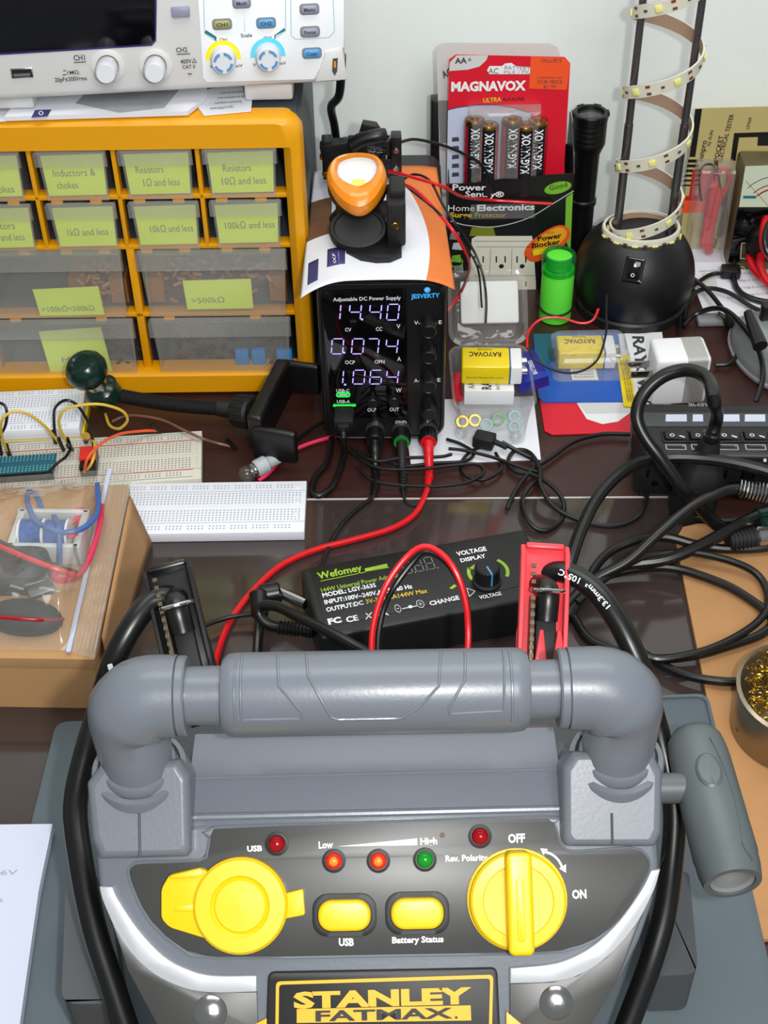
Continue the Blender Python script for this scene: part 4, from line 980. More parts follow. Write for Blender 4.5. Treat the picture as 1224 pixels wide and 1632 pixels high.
for (x0, y0, x1, y1) in ((1172, 358, 1180, 358), (1172, 358, 1170, 382), (1170, 382, 1182, 383), (1164, 394, 1176, 396), (1176, 396, 1178, 408), (1166, 404, 1172, 412), (1196, 366, 1202, 362), (1188, 380, 1194, 374), (1190, 392, 1196, 398), (1206, 358, 1214, 356)): qline(b, Fm, (x0, y0), (x1, y1), .0009, dm + .0009, 1)
b.build('lower_panel', ['gloss_black', 'khaki'], t)
kc = pl(Fm, 1218, 385, dm); b = MB(); b.lathe([(.0165, 0), (.0165, .004), (.014, .009), (0, .0095)], Fm @ T(kc[0], kc[1], dm), 30); b.build('selector_knob', 'black', t)
b = MB(); wb = [pl(Fm, 1112, 262, .012), pl(Fm, 1150, 262, .012)]; bw0, bw1 = wb[0][0], mx - .003; by1 = wb[0][1]
loops = [[(bw0 + d, my0 + d, z), (bw1, my0 + d, z), (bw1, by1 - d, z), (bw0 + d, by1 - d, z)] for d, z in ((0, .0006), (.002, .020), (.004, .022))]
b.loft(loops, Fm); b.build('blister', 'clear_plastic', t)
def fpt(px, py, z): q = pl(Fm, px, py, z); return Fm @ V((q[0], q[1], z))
for (name, pts, rr, m) in (('probe', [(1140, 290), (1132, 330), (1124, 370), (1121, 392)], .0036, 'red'), ('probe', [(1146, 300), (1138, 340), (1130, 380), (1130, 402)], .0036, 'red'), ('lead_wire', [(1118, 320), (1114, 285), (1122, 264), (1138, 266), (1140, 300)], .0010, 'black'), ('lead_wire', [(1136, 300), (1148, 272), (1160, 272), (1160, 295), (1142, 330)], .0016, 'wire_red'), ('clip_jaw', [(1141, 256), (1147, 300), (1157, 340), (1150, 372), (1134, 382)], .0016, 'brass'), ('clip_jaw', [(1162, 270), (1158, 310), (1152, 345), (1138, 395)], .0012, 'brass'), ('probe', [(1142, 300), (1134, 335), (1128, 365)], .0030, 'black')):
    b = MB(); b.tube([fpt(a, c_, .010) for a, c_ in pts], rr, 10); b.build(name, m, t)

def pt2(b):
    M = T(0, 0, .0012)
    b.flat(pls(M, [(1118, 436), (1138, 434), (1144, 458), (1124, 460)]), .0001, M, 2)
    for k in range(6): b.tpx('voltage range dc ac ohms test', M, 1145 + k * 7, 428 + k * 11, 1215 + k * 7, 424 + k * 11, 4, 1, .0, .0001)
    b.tpx('instructions', M, 1116, 434, 1150, 432, 4, 1, .0, .0001); b.tpx('contents', M, 1160, 476, 1190, 474, 4, 1, .0, .0001)
sheet('printed_leaflet', 'white printed leaflet lying between the black dome and the tester', [(1082, 393), (1290, 380), (1310, 505), (1125, 506)], .0004, ['paper', 'grey_ink', 'card_grey'], .0006, 'paper', pt2)
MB().tube([P(*p) for p in ((1240, 362, .03), (1205, 385, .02), (1195, 405, .016), (1200, 425, .012), (1222, 448, .01), (1260, 462, .008))], .0036, 12).build('red_cable', 'wire_red', tagv=('outermost thick red cord of the coil at the right edge', 'cord', 'red cords in the coil'))
MB().tube([P(*p) for p in ((1245, 375, .024), (1217, 395, .020), (1212, 420, .020), (1224, 450, .012), (1262, 480, .008))], .0036, 12).build('red_cable', 'wire_red', tagv=('inner thick red cord of the coil at the right edge', 'cord', 'red cords in the coil'))
MB().tube([P(*p) for p in ((1240, 330, .05), (1222, 350, .05), (1217, 378, .045), (1222, 400, .04), (1242, 420, .04))], .0042, 12).build('red_cable', 'wire_red', tagv=('thick red cord standing highest in the coil beside the tester', 'cord', 'red cords in the coil'))
cable('black_cable', 'black cord looped round the red coil at the right edge', [(1250, 338, .06), (1226, 356, .056), (1219, 385, .05), (1230, 410, .04), (1260, 425, .03)], .0026)
cable('black_cable', 'black cord running under the red coil on the leaflet', [(1198, 392, .020), (1178, 405, .012), (1168, 430, .006), (1176, 462, .004), (1205, 478, .004), (1250, 484, .004)], .0026)
t = thing('adapter_cable', 'black cord with a rectangular plug lying on the printed leaflet', 'cable', P(1160, 440))
b = MB(); Mq = T(*P(1163, 440, .0015)) @ RZ(-8); b.box(Mq, .017, .013, .009, .002); b.build('plug', 'black', t)
b = MB(); b.tube([P(*p) for p in ((1152, 436, .006), (1135, 437, .004), (1115, 448, .004), (1098, 465, .003), (1085, 500, .003), (1082, 530, .003))], .0019, 10); b.build('wire', 'rubber', t)
cable('thin_cable', 'black cable arching from the dome across the leaflet', [(1090, 510, .003), (1100, 475, .004), (1125, 460, .006), (1160, 466, .008), (1200, 490, .005), (1240, 505, .004)], .0020)
cable('thin_cable', 'black cable crossing diagonally from leaflet to the silver mouse', [(1105, 444, .003), (1125, 460, .010), (1150, 490, .012), (1172, 520, .010), (1178, 555, .006), (1165, 578, .004), (1140, 582, .003)], .0020)
cable('thin_cable', 'black cable curving beside the white charger toward the mouse', [(1088, 520, .003), (1110, 500, .006), (1150, 492, .018), (1185, 520, .026), (1210, 560, .028), (1216, 600, .024), (1205, 640, .012)], .0022)
c = P(1222, 560, 0)
t = thing('computer_mouse', 'silver computer mouse lying behind the power strip', 'mouse', c)
Mq = T(c.x, c.y - .01, 0) @ RZ(10)
b = MB(); b.ball(Mq @ T(0, 0, .004), .029, .050, .026, z0=0.0); b.build('shell', 'silver', t)
b = MB(); b.lathe([(0, 0), (.029, 0), (.0303, .002), (.0303, .0042), (.029, .005)], Mq @ Matrix.Diagonal((1, 1.72, 1, 1)), 32); b.build('base', 'mid_grey', t)
b = MB(); b.cyl(Mq @ V((.004, .03, .021)), Mq @ V((.010, .03, .021)), .006, n=18); b.build('scroll_wheel', 'black', t)
t = thing('clip', 'small black clip standing upright behind the silver mouse', 'clip', P(1205, 560))
b = MB(); q0 = P(1200, 500, .045); b.tube([P(1192, 498, .048), P(1200, 520, .045), P(1212, 552, .040)], [.0035, .006], 10); b.build('handle', 'black', t)
b = MB(); b.box(T(*P(1213, 553, .0)) , .012, .010, .042, .002); b.build('body', 'black', t)
t = thing('binding_post', 'small metal connector lying behind the silver mouse', 'connector', P(1150, 515))
b = MB(); b.cyl(P(1146, 500, .008), P(1160, 508, .008), .0042, n=16, bev=.0008); b.build('barrel', 'steel', t)
b = MB(); b.cyl(P(1160, 508, .008), P(1172, 516, .008), .0058, n=16, bev=.0012); b.build('collar', 'matte_black', t)
b = MB(); q = P(1138, 514, 0); b.box(T(*q), .03, .014, .006, .002); b.build('base', 'mid_grey', t)

# ================================================================== CHARGER, BATTERY PACKS, CLEAR CLAMSHELL
sheet('white_card', 'white card with big black letters lying under the charger prongs', [(980, 533), (1055, 530), (1070, 650), (995, 655)], .0006, ['white', 'ink'], .0006, 'card', lambda b: [b.tpx('RAYOVAC', T(0, 0, .0012), 1008, 536, 1022, 655, 18, 1, .03, .0002)])
zc = .046; a_, b_, c_ = P(1029, 537, zc), P(1047, 575, zc), P(1135, 571, zc)
xd = (c_ - b_); xd.z = 0; CWd = xd.length
Mc = frame(((b_ + c_) / 2 + (a_ - b_).dot(V((0, 1, 0))) * .5 * V((0, 1, 0))).to_tuple()[:2] + (0,), xd, V((0, 0, 1)).cross(xd)); CD = (a_ - b_).y
t = thing('wall_charger', 'white cube wall charger with a silver band lying on its side', 'charger', Mc.translation)
b = MB(); b.box(Mc @ T(0, 0, .0022), CWd, CD, zc - .0024, .0035, 0, 3); b.build('body', 'white', t)
b = MB(); q_ = [[(xx, y_, z_ + zc / 2 + .001) for y_, z_ in rrect(CD + .0004, zc - .0020, .0036, 5)] for xx in (CWd * .06, CWd * .43)]
b.loft(q_, Mc, 0, False); b.build('silver_band', 'silver_paint', t)
for dy in (-.0063, .0063): b = MB(); b.box(Mc @ T(-CWd * .5 - .008, dy, zc * .52), .018, .0016, .0062, .0005); b.cyl(Mc @ V((-CWd * .5 - .0135, dy - .001, zc * .52 + .0031)), Mc @ V((-CWd * .5 - .0135, dy + .001, zc * .52 + .0031)), .0015, n=10); b.build('prong', 'steel', t)
def redc(b):
    M = T(0, 0, .0012); b.flat(pls(M, [(918, 640), (1010, 640), (1008, 655), (985, 672), (960, 676), (935, 668)]), .0001, M, 1); b.flat(pls(M, [(918, 640), (1010, 640), (1005, 658), (935, 660)]), .0002, M, 2); b.tpx('BATTERIES PILAS', M, 874, 645, 880, 690, 6, 3, 0, .0001)
sheet('red_card', 'red blister card lying face down under the blue battery pack', [(858, 625), (1010, 625), (1004, 690), (880, 694), (868, 688)], .0004, ['card_red', 'white', 'card_grey', 'wire_pink'], .0008, 'blister card', redc)
M0 = T(0, 0, .0022); t = thing('battery_pack', 'clear pack on a blue card with a yellow block battery and yellow edge', 'blister card', P(930, 600))
b = MB(); b.prism(pls(M0, [(850, 532), (985, 530), (1000, 640), (866, 641), (858, 632)]), -.0009, 0, M0); b.prism(pls(M0, [(983, 568), (1002, 566), (1014, 650), (994, 648)]), -.0002, .0006, M0, 0, 1)
b.flat(pls(M0, [(908, 583), (948, 582), (954, 606), (912, 606)]), .0002, M0, 2)
for k in range(4): b.tpx('PILAS ALCALINAS 9V', M0, 913 + k * .6, 589 + k * 4.6, 945 + k * .6, 588.5 + k * 4.6, 3, 3, 0, .0004)
b.flat(pls(M0, [(850, 532), (880, 532), (890, 575), (858, 580)]), .0001, M0, 4)
for k in range(3): b.tpx('KEEP AWAY FROM CHILDREN', T(0, 0, .0029), 988 + k * 4, 574, 1000 + k * 4, 640, 3, 3, 0, .0002)
b.build('card', ['blue_card', 'battery_yellow', 'white', 'ink', 'pcb_teal'], t)
def ninevolt(M, L, Wd, Hh, t, s):
    b = MB(); b.box(M @ T(-L * .11, 0, 0), L * .78, Wd, Hh, .0016, 0, 3); b.txt('RAYOVAC', M @ T(-L * .12, 0, Hh) @ RZ(180), 0, -.006, L * .52, .006, 0, 1, .02, .0002, True)
    b.txt('ALKALINE', M @ T(-L * .12, 0, Hh) @ RZ(180), 0, -.0105, L * .24, .0022, 0, 1, .0, .0002, True); b.txt('MERCURY FREE BATTERY 9 VOLT', M @ T(-L * .12, -Wd / 2, Hh * .35) @ RX(90), 0, 0, L * .6, .0014, 0, 1, .0, .0002, True)
    b.build('case', ['battery_yellow', 'battery_dark'], t)
    b = MB(); b.box(M @ T(L * .375, 0, .00005), L * .20, Wd, Hh - .0001, .0016, 0, 3); b.box(M @ T(L * .283, 0, .0001), .0012, Wd - .0001, Hh - .0003, .0004, 1); b.build('end_cap', ['white', 'coil_blue'], t)
    for dy, rr in ((-.0062, .0028), (.0062, .0036)): b = MB(); b.cyl(M @ V((L * .475, dy, Hh * .5)), M @ V((L * .475 + .004, dy, Hh * .5)), rr, rr * .9, 14); b.build('terminal', 'steel', t)
cpk = P(936, 567, .012); L9 = (P(985, 560, .02) - P(890, 560, .02)).length
t9 = thing('block_battery', 'yellow block battery sealed inside the clear blister on the blue card', 'battery', (cpk.x, cpk.y + .006, .003))
ninevolt(T(cpk.x, cpk.y + .006, .0031) @ RZ(-1), L9, .025, .0165, t9, 0)
b = MB(); cx_, cy_ = cpk.x + .002, cpk.y + .002
loops = []
for d, z in ((0, .0023), (.001, .019), (.0035, .022)): loops.append([(x, y, z) for x, y in rrect(.062 - 2 * d, .046 - 2 * d, .006, 4, cx_, cy_)])
b.loft(loops); b.build('blister', 'clear_plastic', t)

sheet('white_slip', 'white paper slip lying under the clear container', [(640, 640), (850, 632), (862, 733), (655, 742)], .0003, 'paper', .0006)
# clamshell: base bowl, open tray above and lid standing behind
t = thing('clear_clamshell', 'open clear plastic clamshell box holding batteries and rings', 'container', P(785, 640))
fl = P(738, 705, .0016); frr = P(836, 705, .0016); zr = .030
rl, rrg = P(722, 652, zr), P(858, 656, zr); bk = P(728, 552, zr)
cxx = (rl.x + rrg.x) / 2; y0r = (rl.y + rrg.y) / 2; ybk = bk.y; rw = rrg.x - rl.x
def ringloop(w_, y0_, y1_, z, r_): return [(x, y, z) for x, y in rrect(w_, y1_ - y0_, r_, 5, cxx, (y0_ + y1_) / 2)]
b = MB(); lo_ = [ringloop(rw * .74, y0r + .006 - .012, ybk - .008, .0016, .008), ringloop(rw * .80, y0r - .003, ybk - .006, .015, .009), ringloop(rw * .90, y0r + .002, ybk - .003, zr - .004, .010), ringloop(rw * .93, y0r + .002, ybk - .002, zr, .010), ringloop(rw, y0r - .001, ybk + .001, zr + .0006, .012)]
b.loft(lo_, None, 0, False); b.add(lo_[0], [list(range(len(lo_[0])))], 0); b.build('tray', 'clear_plastic', t)
Ml = frame(V((cxx + .001, ybk + .004, zr - .002)), (1, 0, 0), V((0, .72, .70)))
b = MB(); lh = .060
def lloop(d, z, r_): return [(x, y, z) for x, y in rrect(rw - 2 * d, lh - 2 * d, r_, 5, 0, lh / 2)]
ll = [lloop(0, .0, .011), lloop(.003, -.001, .010), lloop(.005, -.010, .009), lloop(.008, -.014, .008)]
b.loft(ll, Ml, 0, False); b.add(ll[-1], [list(range(len(ll[-1])))], 0, Ml); b.build('lid', 'clear_plastic', t)
b = MB(); b.box(Ml @ T(.002, lh * .60, -.0125), rw * .74, lh * .58, .006, .002); b.build('foam_pad', 'card_grey', t)
# things in it
cbt = P(785, 570, .047)
t9 = thing('block_battery', 'yellow block battery lying on top in the open clear clamshell', 'battery', (cbt.x, cbt.y, .031)); L9 = (P(818, 570, .047) - P(733, 567, .047)).length * 1.16
ninevolt(T(cbt.x, cbt.y, .0312) @ RZ(-3), L9, .026, .0165, t9, 0)
t = thing('battery_carton', 'white and blue small battery carton lying under the yellow block battery', 'box', P(785, 615, .016))
Ma = T(*P(778, 629, .0165)) @ RZ(-2); b = MB(); b.box(Ma, .038, .026, .0135, .0008)
b.txt('AAA', Ma @ T(-.011, -.0105, .0135) @ RZ(90), 0, 0, .011, .0055, 0, 1, 0, .0002); b.txt('RAYO', Ma @ T(.0015, -.0115, .0135) @ RZ(90), 0, 0, .020, .0075, 0, 1, .03, .0002); b.txt('BATTERIES', Ma @ T(.008, -.0115, .0135) @ RZ(90), 0, 0, .018, .003, 0, 1, 0, .0002)
b.build('carton', ['white', 'ink'], t)
Mb2 = T(*P(842, 600, .020)) @ RZ(12) @ RY(-10); b = MB(); b.box(Mb2, .024, .036, .010, .0008); b.txt('50', Mb2 @ T(-.001, -.004, .010) @ RZ(88), 0, 0, .009, .005, 0, 1, .03, .0002); b.txt('BATTERIES', Mb2 @ T(.005, -.012, .010) @ RZ(88), 0, 0, .018, .0036, 0, 1, .01, .0002); b.build('flap', ['navy', 'lettering_white'], t)
rings = [(737, 672, 'brass', 'brass ring at the front left of the clear clamshell'), (757, 670, 'brass', 'dark brass ring second from the left in the clear clamshell'), (775, 677, 'btn_blue', 'pale blue ring in the middle of the clear clamshell front'), (793, 668, 'led_green', 'green ring in the clear clamshell base'), (820, 664, 'pale_teal', 'pale ring at the right back of the clear clamshell base'), (820, 680, 'pale_teal', 'pale blue ring at the front right of the clear clamshell')]
tproto = None
for k, (px, py, m, lab) in enumerate(rings):
    q = P(px, py, .010); b = MB(); Mq = T(*q) @ RX(45); b.lathe([(.0032, -.001), (.0048, -.001), (.0052, 0), (.0048, .001), (.0032, .001), (.0032, -.001)], Mq, 24)
    o = b.build('ring', m if m != 'btn_blue' else 'pale_teal', tagv=(lab, 'ring', 'rings in the clear clamshell'))
for k, (px, py, lab) in enumerate(((735, 690, 'clear bead at the front left corner of the clamshell'), (822, 696, 'clear bead at the front right corner of the clamshell'), (752, 636, 'clear bead behind the white carton on its left'), (800, 634, 'small clear bead in front of the white carton'))):
    b = MB(); b.ball(T(*P(px, py, .012)), .0048, n=18, m=12); b.build('bead', 'glass', tagv=(lab, 'bead', 'beads in the clear clamshell'))
b = MB(); b.tube([P(730, 600, .018), P(727, 620, .016), P(730, 636, .014)], .0042, 12); b.build('red_capsule', 'card_red', tagv=('red capsule at the left side of the clear clamshell', 'part'))
# battery clip lead looping over
t = thing('clip_lead', 'thin red and black lead looping above the blue battery pack', 'wire', P(900, 560))
b = MB(); b.tube([P(840, 555, .040), P(842, 530, .046), P(860, 510, .052), P(890, 506, .054), P(925, 515, .052), P(945, 510, .054), P(954, 492, .060)], .0010, 8); b.build('red_wire', 'wire_red', t)
b = MB(); b.tube([P(842, 555, .040), P(855, 575, .036), P(890, 592, .032), P(925, 592, .032), P(953, 572, .036), P(966, 530, .044), P(966, 500, .054), P(967, 470, .066)], .0009, 8); b.build('black_wire', 'black', t)

# wires from the bracket
def wire(name, label, pts, r, m): MB().tube([PY(*p) for p in pts], r, 8).build(name, m, tagv=(label, 'wire'))
wire('wire', 'black wire arching from the bracket to the battery card', [(634, 228, .955), (660, 222, .96), (700, 230, .97), (735, 243, .99), (762, 258, 1.01), (776, 275, 1.018), (784, 294, 1.02)], .0012, 'black')
wire('wire', 'long red wire running from the bracket across the front of the carton', [(620, 273, .94), (660, 283, .915), (705, 297, .905), (735, 313, .96), (770, 318, 1.018), (830, 322, 1.02), (880, 325, 1.021)], .0013, 'wire_red')
wire('wire', 'red wire dropping from the bracket to the desk behind the supply', [(632, 290, .94), (660, 302, .905), (690, 330, .88), (722, 368, .85), (743, 405, .86), (748, 430, .89), (735, 465, .94), (714, 495, .93)], .0012, 'wire_red')
wire('wire', 'black wire dropping from the bracket into the clamshell lid', [(640, 288, .94), (660, 278, .925), (685, 288, .91), (705, 325, .88), (728, 360, .865), (755, 400, .885), (770, 440, .935), (775, 478, .92), (774, 515, .905)], .0010, 'black')
wire('wire', 'thin black wire crossing the leaflet from bracket to clamshell', [(638, 290, .935), (670, 315, .90), (705, 345, .865), (740, 390, .87), (762, 430, .925), (768, 490, .90)], .0008, 'matte_black')

# ================================================================== POWER STRIP
zs = .042; xL = P(1010, 720, zs).x; a_ = P(1030, 640, zs); d_ = P(1224, 642, zs)
Fq = frame((a_.x - .008, a_.y, 0), (d_.x - a_.x, d_.y - a_.y, 0), V((0, 0, 1)).cross(V((d_.x - a_.x, d_.y - a_.y, 0))))
t = thing('power_strip', 'black power strip with switches and white label strips at the right edge', 'power strip', Fq.translation + V((.1, -.06, 0)))
SL = .30; SD = .060
b = MB(); b.box(Fq @ T(SL / 2, -SD / 2, .001), SL, SD, zs - .001, .004, 0, 3); b.build('housing', 'strip_black', t)
Ft = Fq @ T(0, 0, zs)
b = MB(); b.prism(pls(Ft, [(1022, 658), (1320, 660), (1320, 681), (1018, 680)]), 0, .0006, Ft, .0002); b.build('label_band', 'strip_grey', t)
b = MB()
for (x0, x1) in ((1061, 1094), (1104, 1120), (1153, 1178), (1187, 1219), (1232, 1262)): b.prism(pls(Ft, [(x0, 662), (x1, 662), (x1 + .5, 673), (x0 - .5, 673)]), .0006, .0009, Ft)
b.build('label_strip', 'lilac_paper', t)
b = MB(); b.tpx('XTREME', Ft, 1150, 643, 1096, 643, 5, 0, .03, .0002); b.build('lettering', 'mid_grey', t)
for px in (1077, 1118, 1160, 1204, 1250):
    q = pl(Ft, px, 697); Mq = Ft @ T(q[0], q[1], 0); b = MB(); b.ring(rrect(.020, .0125, .001, 3), rrect(.017, .0095, .001, 3), 0, .0012, Mq, 0, .0004); b.box(Mq @ RY(6), .0165, .009, .0022, .0005)
    b.flat(arcband(.0011, .0017, 0, 350, 16, -.003, -.001), .0029, Mq, 1); b.box(Mq @ T(.004, -.0015, .0017) @ RZ(-25), .004, .0008, .0006, 0, 1); b.build('rocker_switch', ['black', 'lettering_white'], t)
    q = pl(Ft, px, 714); Mq = Ft @ T(q[0], q[1], 0); b = MB(); b.ring(rrect(.0145, .0062, .0006, 3), rrect(.0128, .0046, .0005, 3), 0, .0008, Mq, 0); b.box(Mq, .0128, .0046, .0002, 0, 1); b.box(Mq @ T(0, .001, 0), .010, .0014, .0006, 0, 1); b.build('usb_port', ['steel', 'gloss_black'], t)
Ff = frame(Fq @ V((0, -SD - .0001, 0)), Fq.col[0].xyz, (0, 0, 1))
for px in (1046, 1170, 1215):
    q = pl(Ff, px, 752); Mq = Ff @ T(q[0], .021, 0); b = MB(); b.prism(rrect(.030, .030, .004, 4), 0, .0006, Mq, .0002, 1)
    for dx in (-.006, .006): b.box(Mq @ T(dx, .004, .0003), .0022, .0075, .0005, 0, 0)
    b.prism(circ(.0026, 14, 0, -.006), .0003, .0008, Mq, 0, 0); b.build('outlet', ['gloss_black', 'strip_black'], t)
b = MB(); q = pl(Ff, 1219, 733); b.prism(circ(.0012, 12, *q), 0, .001, Ff); b.build('indicator', 'lettering_white', t)
# plug and thick looping cord
t = thing('power_cable', 'thick black mains cord looping up from a plug in the power strip', 'cable', P(1120, 760))
q = P(1093, 792, .0); qb = V((q.x, Fq.translation.y - SD - .0165, .0022))
b = MB(); sec = [((.030, .028), 0), ((.030, .028), .030), ((.024, .022), .040), ((.016, .016), .048), ((.012, .012), .060)]
b.loft([[(qb.x + x + .0012 * z_ / .01, qb.y + y + z_ * .10, qb.z + z_) for x, y in rrect(s_[0], s_[1], min(s_) * .3, 4)] for s_, z_ in sec]); b.build('plug', 'matte_black', t)
pb = V((qb.x + .0012 * 6, qb.y + .006, qb.z + .058))
b = MB(); d = V((.0010, .0018, .01)).normalized()
b.cyl(pb + d * .002, pb + d * .008, .0060, n=16); b.cyl(pb + d * .006, pb + d * .0075, .0063, n=16, mi=1); b.build('strain_relief', ['rubber', 'steel'], t)
b = MB(); b.tube([pb, pb + d * .02, P(1138, 640, .122), P(1128, 604, .122), P(1098, 590, .118), P(1060, 598, .112), P(1028, 625, .102), P(1015, 660, .092), P(1025, 692, .082), P(1052, 730, .070), P(1085, 775, .052), P(1108, 800, .036), P(1130, 825, .02), P(1160, 850, .008)], .0046, 14); b.build('cord', 'rubber', t)
# ================================================================== BREADBOARDS AND JUMPERS
def breadboard(name, label, M, L, W, z, old, rails=(True, True), cols=63):
    """M: frame with origin at the right end of the far edge of the top, x to the left end negative"""
    t = thing(name, label, 'breadboard', M @ V((-L / 2, -W / 2, -z)), group='breadboards on the desk')
    Hb = z
    b = MB(); b.box(M @ T(-L / 2, -W / 2, -Hb), L, W, Hb, .0007, 0); b.build('body', 'board_old' if old else 'board_white', t)
    b = MB(); ph = .00254; yc = -W / 2; hs = .00055
    x0 = -L / 2 - ph * (cols - 1) / 2
    for r_ in [k + 1.5 for k in range(5)] + [-k - 1.5 for k in range(5)]:
        for c_ in range(cols):
            x, y = x0 + c_ * ph, yc + r_ * ph; b.add([(x - hs, y - hs, .00012), (x + hs, y - hs, .00012), (x + hs, y + hs, .00012), (x - hs, y + hs, .00012)], [[0, 1, 2, 3]], 0, M)
    for side in (1, -1):
        if not rails[0 if side > 0 else 1]: continue
        for k in (0, 1):
            y = yc + side * (.0201 + k * ph)
            for g in range(10):
                for i in range(5):
                    x = x0 + (1.5 + g * 6 + i) * ph; b.add([(x - hs, y - hs, .00012), (x + hs, y - hs, .00012), (x + hs, y + hs, .00012), (x - hs, y + hs, .00012)], [[0, 1, 2, 3]], 0, M)
        for y, mi in ((yc + side * .0172, 2), (yc + side * .0252, 3)):
            if old: b.box(M @ T(-L / 2, y, 0), L * .93, .0006, .00012, 0, mi)
    b.box(M @ T(-L / 2, yc, -.0001), L * .97, .0022, .0002, 0, 4)
    for s in (1, -1): b.box(M @ T(-L / 2, yc + s * .0165, -.0001), L, .0004, .00018, 0, 1)
    if old:
        for c_ in range(0, cols, 5):
            for s in (1, -1): b.txt(str(c_ or 1), M @ T(x0 + c_ * ph, yc + s * .0152, 0), 0, -.0005, None, .0011, 0, 1, 0, .0002, True)
        for k, ch in enumerate('abcdefghij'): b.txt(ch, M @ T(-.0035, yc + (-(k + 1.5) if k < 5 else (k - 3.5)) * ph * (1 if k < 5 else 1), 0), 0, 0, None, .0012, 0, 1, 0, .0002, True)
    b.build('contact_grid', ['hole_old' if old else 'hole', 'hole_old' if old else 'hole', 'rail_red', 'rail_blue', 'card_grey' if old else 'board_white'], t)
    return t
def bframe(pr_, pl_, z):
    a, c = P(*pr_, z), P(*pl_, z); d = a - c; d.z = 0
    return frame(a, d, V((0, 0, 1)).cross(d))
zb_ = .0098; Mw = bframe((489, 766), (225, 770), zb_)
t = breadboard('breadboard', 'clean white breadboard lying nearest the viewer in front of the bulb', Mw, .166, .0545, zb_ - .0016, False, (True, True))
b = MB()
for y in (-.008, -.036): b.box(Mw @ T(-.0065, y, 0), .004, .005, .0005, .0004)
for y in (-.018, -.0275, -.024): b.box(Mw @ T(-.0065, y, 0), .0045, .0006, .0003)
b.build('mounting_mark', 'white', t)
zb2 = .0102; Mo = bframe((322, 686), (0, 707), zb2)
breadboard('breadboard', 'yellowed breadboard carrying the teal module and jumper wires', Mo, .175, .056, zb2 - .0004, True)
zb3 = .016; Mk = bframe((137, 618), (0, 624), zb3)
t = breadboard('breadboard', 'white breadboard raised at the back below the yellow cabinet', Mk, .166, .050, .009, False)
b = MB(); b.box(Mk @ T(-.083, -.026, -.0158), .168, .052, .0066, .0006, 1); b.box(Mk @ T(.0012, -.026, -.0158), .0012, .052, .0066, 0, 0); b.build('backing_block', ['battery_yellow', 'khaki'], t)
# teal module
t = thing('microcontroller_board', 'teal perforated module board plugged into the yellowed breadboard', 'circuit board', P(50, 735, zb2))
a_, c_ = P(90, 722, .0195), P(84, 743, .0195); Mt = frame(a_, Mo.col[0].xyz, Mo.col[1].xyz)
b = MB(); b.box(Mt @ T(-.03, -.0095, -.0016), .06, .0195, .0016, .0003, 0)
for r_ in range(8):
    for k in range(22):
        if r_ in (0, 1, 2, 5, 6, 7): b.flat(rrect(.0010, .0012, .0004, 1, -.0022 - k * .0026, -.0014 - r_ * .0024), .0001, Mt, 1)
b.build('board', ['pcb_teal', 'pcb_hole'], t)
b = MB()
for y in (-.0015, -.018): b.box(Mt @ T(-.03, y, -.0093), .057, .0025, .0077, 0, 0)
b.build('pin_header', 'black', t)
t = thing('red_module', 'small red module plugged into the yellowed breadboard', 'circuit board', P(140, 735, zb2))
q = P(141, 722, .021); Mr = frame(q, Mo.col[0].xyz, Mo.col[1].xyz)
b = MB(); b.box(Mr @ T(0, -.004, -.0105), .012, .022, .0095, .001); b.build('socket', 'black', t)
b = MB(); b.box(Mr @ T(0, -.001, -.0008), .0125, .0145, .0026, .0006); b.build('board', 'module_red', t)
b = MB(); b.cyl(P(137, 703, .0115), P(137, 694, .021), .0022, n=12); b.cyl(P(137, 697, .0205), P(137, 695, .023), .003, n=12, mi=1); b.build('pin', ['black', 'brass'], t)
def jumper(label, pts, m, ends=(True, True), r=.0011):
    t = thing('jumper_wire', label, 'wire', P(*pts[0]), group='jumper wires on the breadboards')
    b = MB(); b.tube([P(*p) for p in pts], r, 8); b.build('wire', m, t)
    for e, (i, j) in zip(ends, ((0, 1), (-1, -2))):
        if e:
            p = P(*pts[i]); d = (P(*pts[j]) - p).normalized(); d = (d + V((0, 0, 1.2))).normalized(); b = MB()
            b.box(T(*p) @ d.to_track_quat('Z', 'Y').to_matrix().to_4x4() @ T(0, 0, -.004), .0026, .0026, .013, .0003); b.build('plug', 'black', t)
jumper('yellow jumper wire arching over the left end of the teal module', [(14, 722, .016), (4, 700, .032), (2, 672, .05), (20, 656, .056), (45, 660, .052), (70, 678, .04), (90, 700, .024), (99, 712, .016)], 'wire_yellow')
jumper('black jumper wire at the left edge beside the teal module', [(1, 718, .015), (-2, 700, .024), (8, 680, .04), (11, 660, .05), (6, 645, .056), (-12, 640, .056)], 'black', (True, False))
jumper('black jumper wire arching beside the red module', [(88, 700, .015), (86, 670, .034), (88, 650, .05), (104, 638, .06), (122, 645, .056), (138, 668, .044), (146, 690, .03), (150, 712, .014)], 'black')
jumper('yellow jumper wire looping past the suction ball', [(112, 712, .018), (98, 688, .034), (94, 668, .046), (105, 652, .054), (135, 645, .056), (165, 645, .054), (195, 655, .044), (203, 670, .032), (190, 683, .022), (175, 678, .016), (168, 660, .012)], 'wire_yellow', (True, False))
jumper('black jumper wire hanging loose over the front of the teal module', [(113, 715, .018), (105, 728, .022), (92, 738, .022), (70, 760, .016)], 'black', (True, False))
jumper('red jumper wire lying across the yellowed breadboard', [(134, 752, .016), (140, 730, .028), (160, 708, .030), (190, 692, .026), (225, 687, .018), (253, 686, .013)], 'wire_orange', (False, True))
jumper('yellow jumper wire bending down beside the red module', [(136, 752, .014), (146, 738, .024), (151, 720, .026), (150, 705, .024), (142, 698, .018)], 'wire_yellow', (False, False))
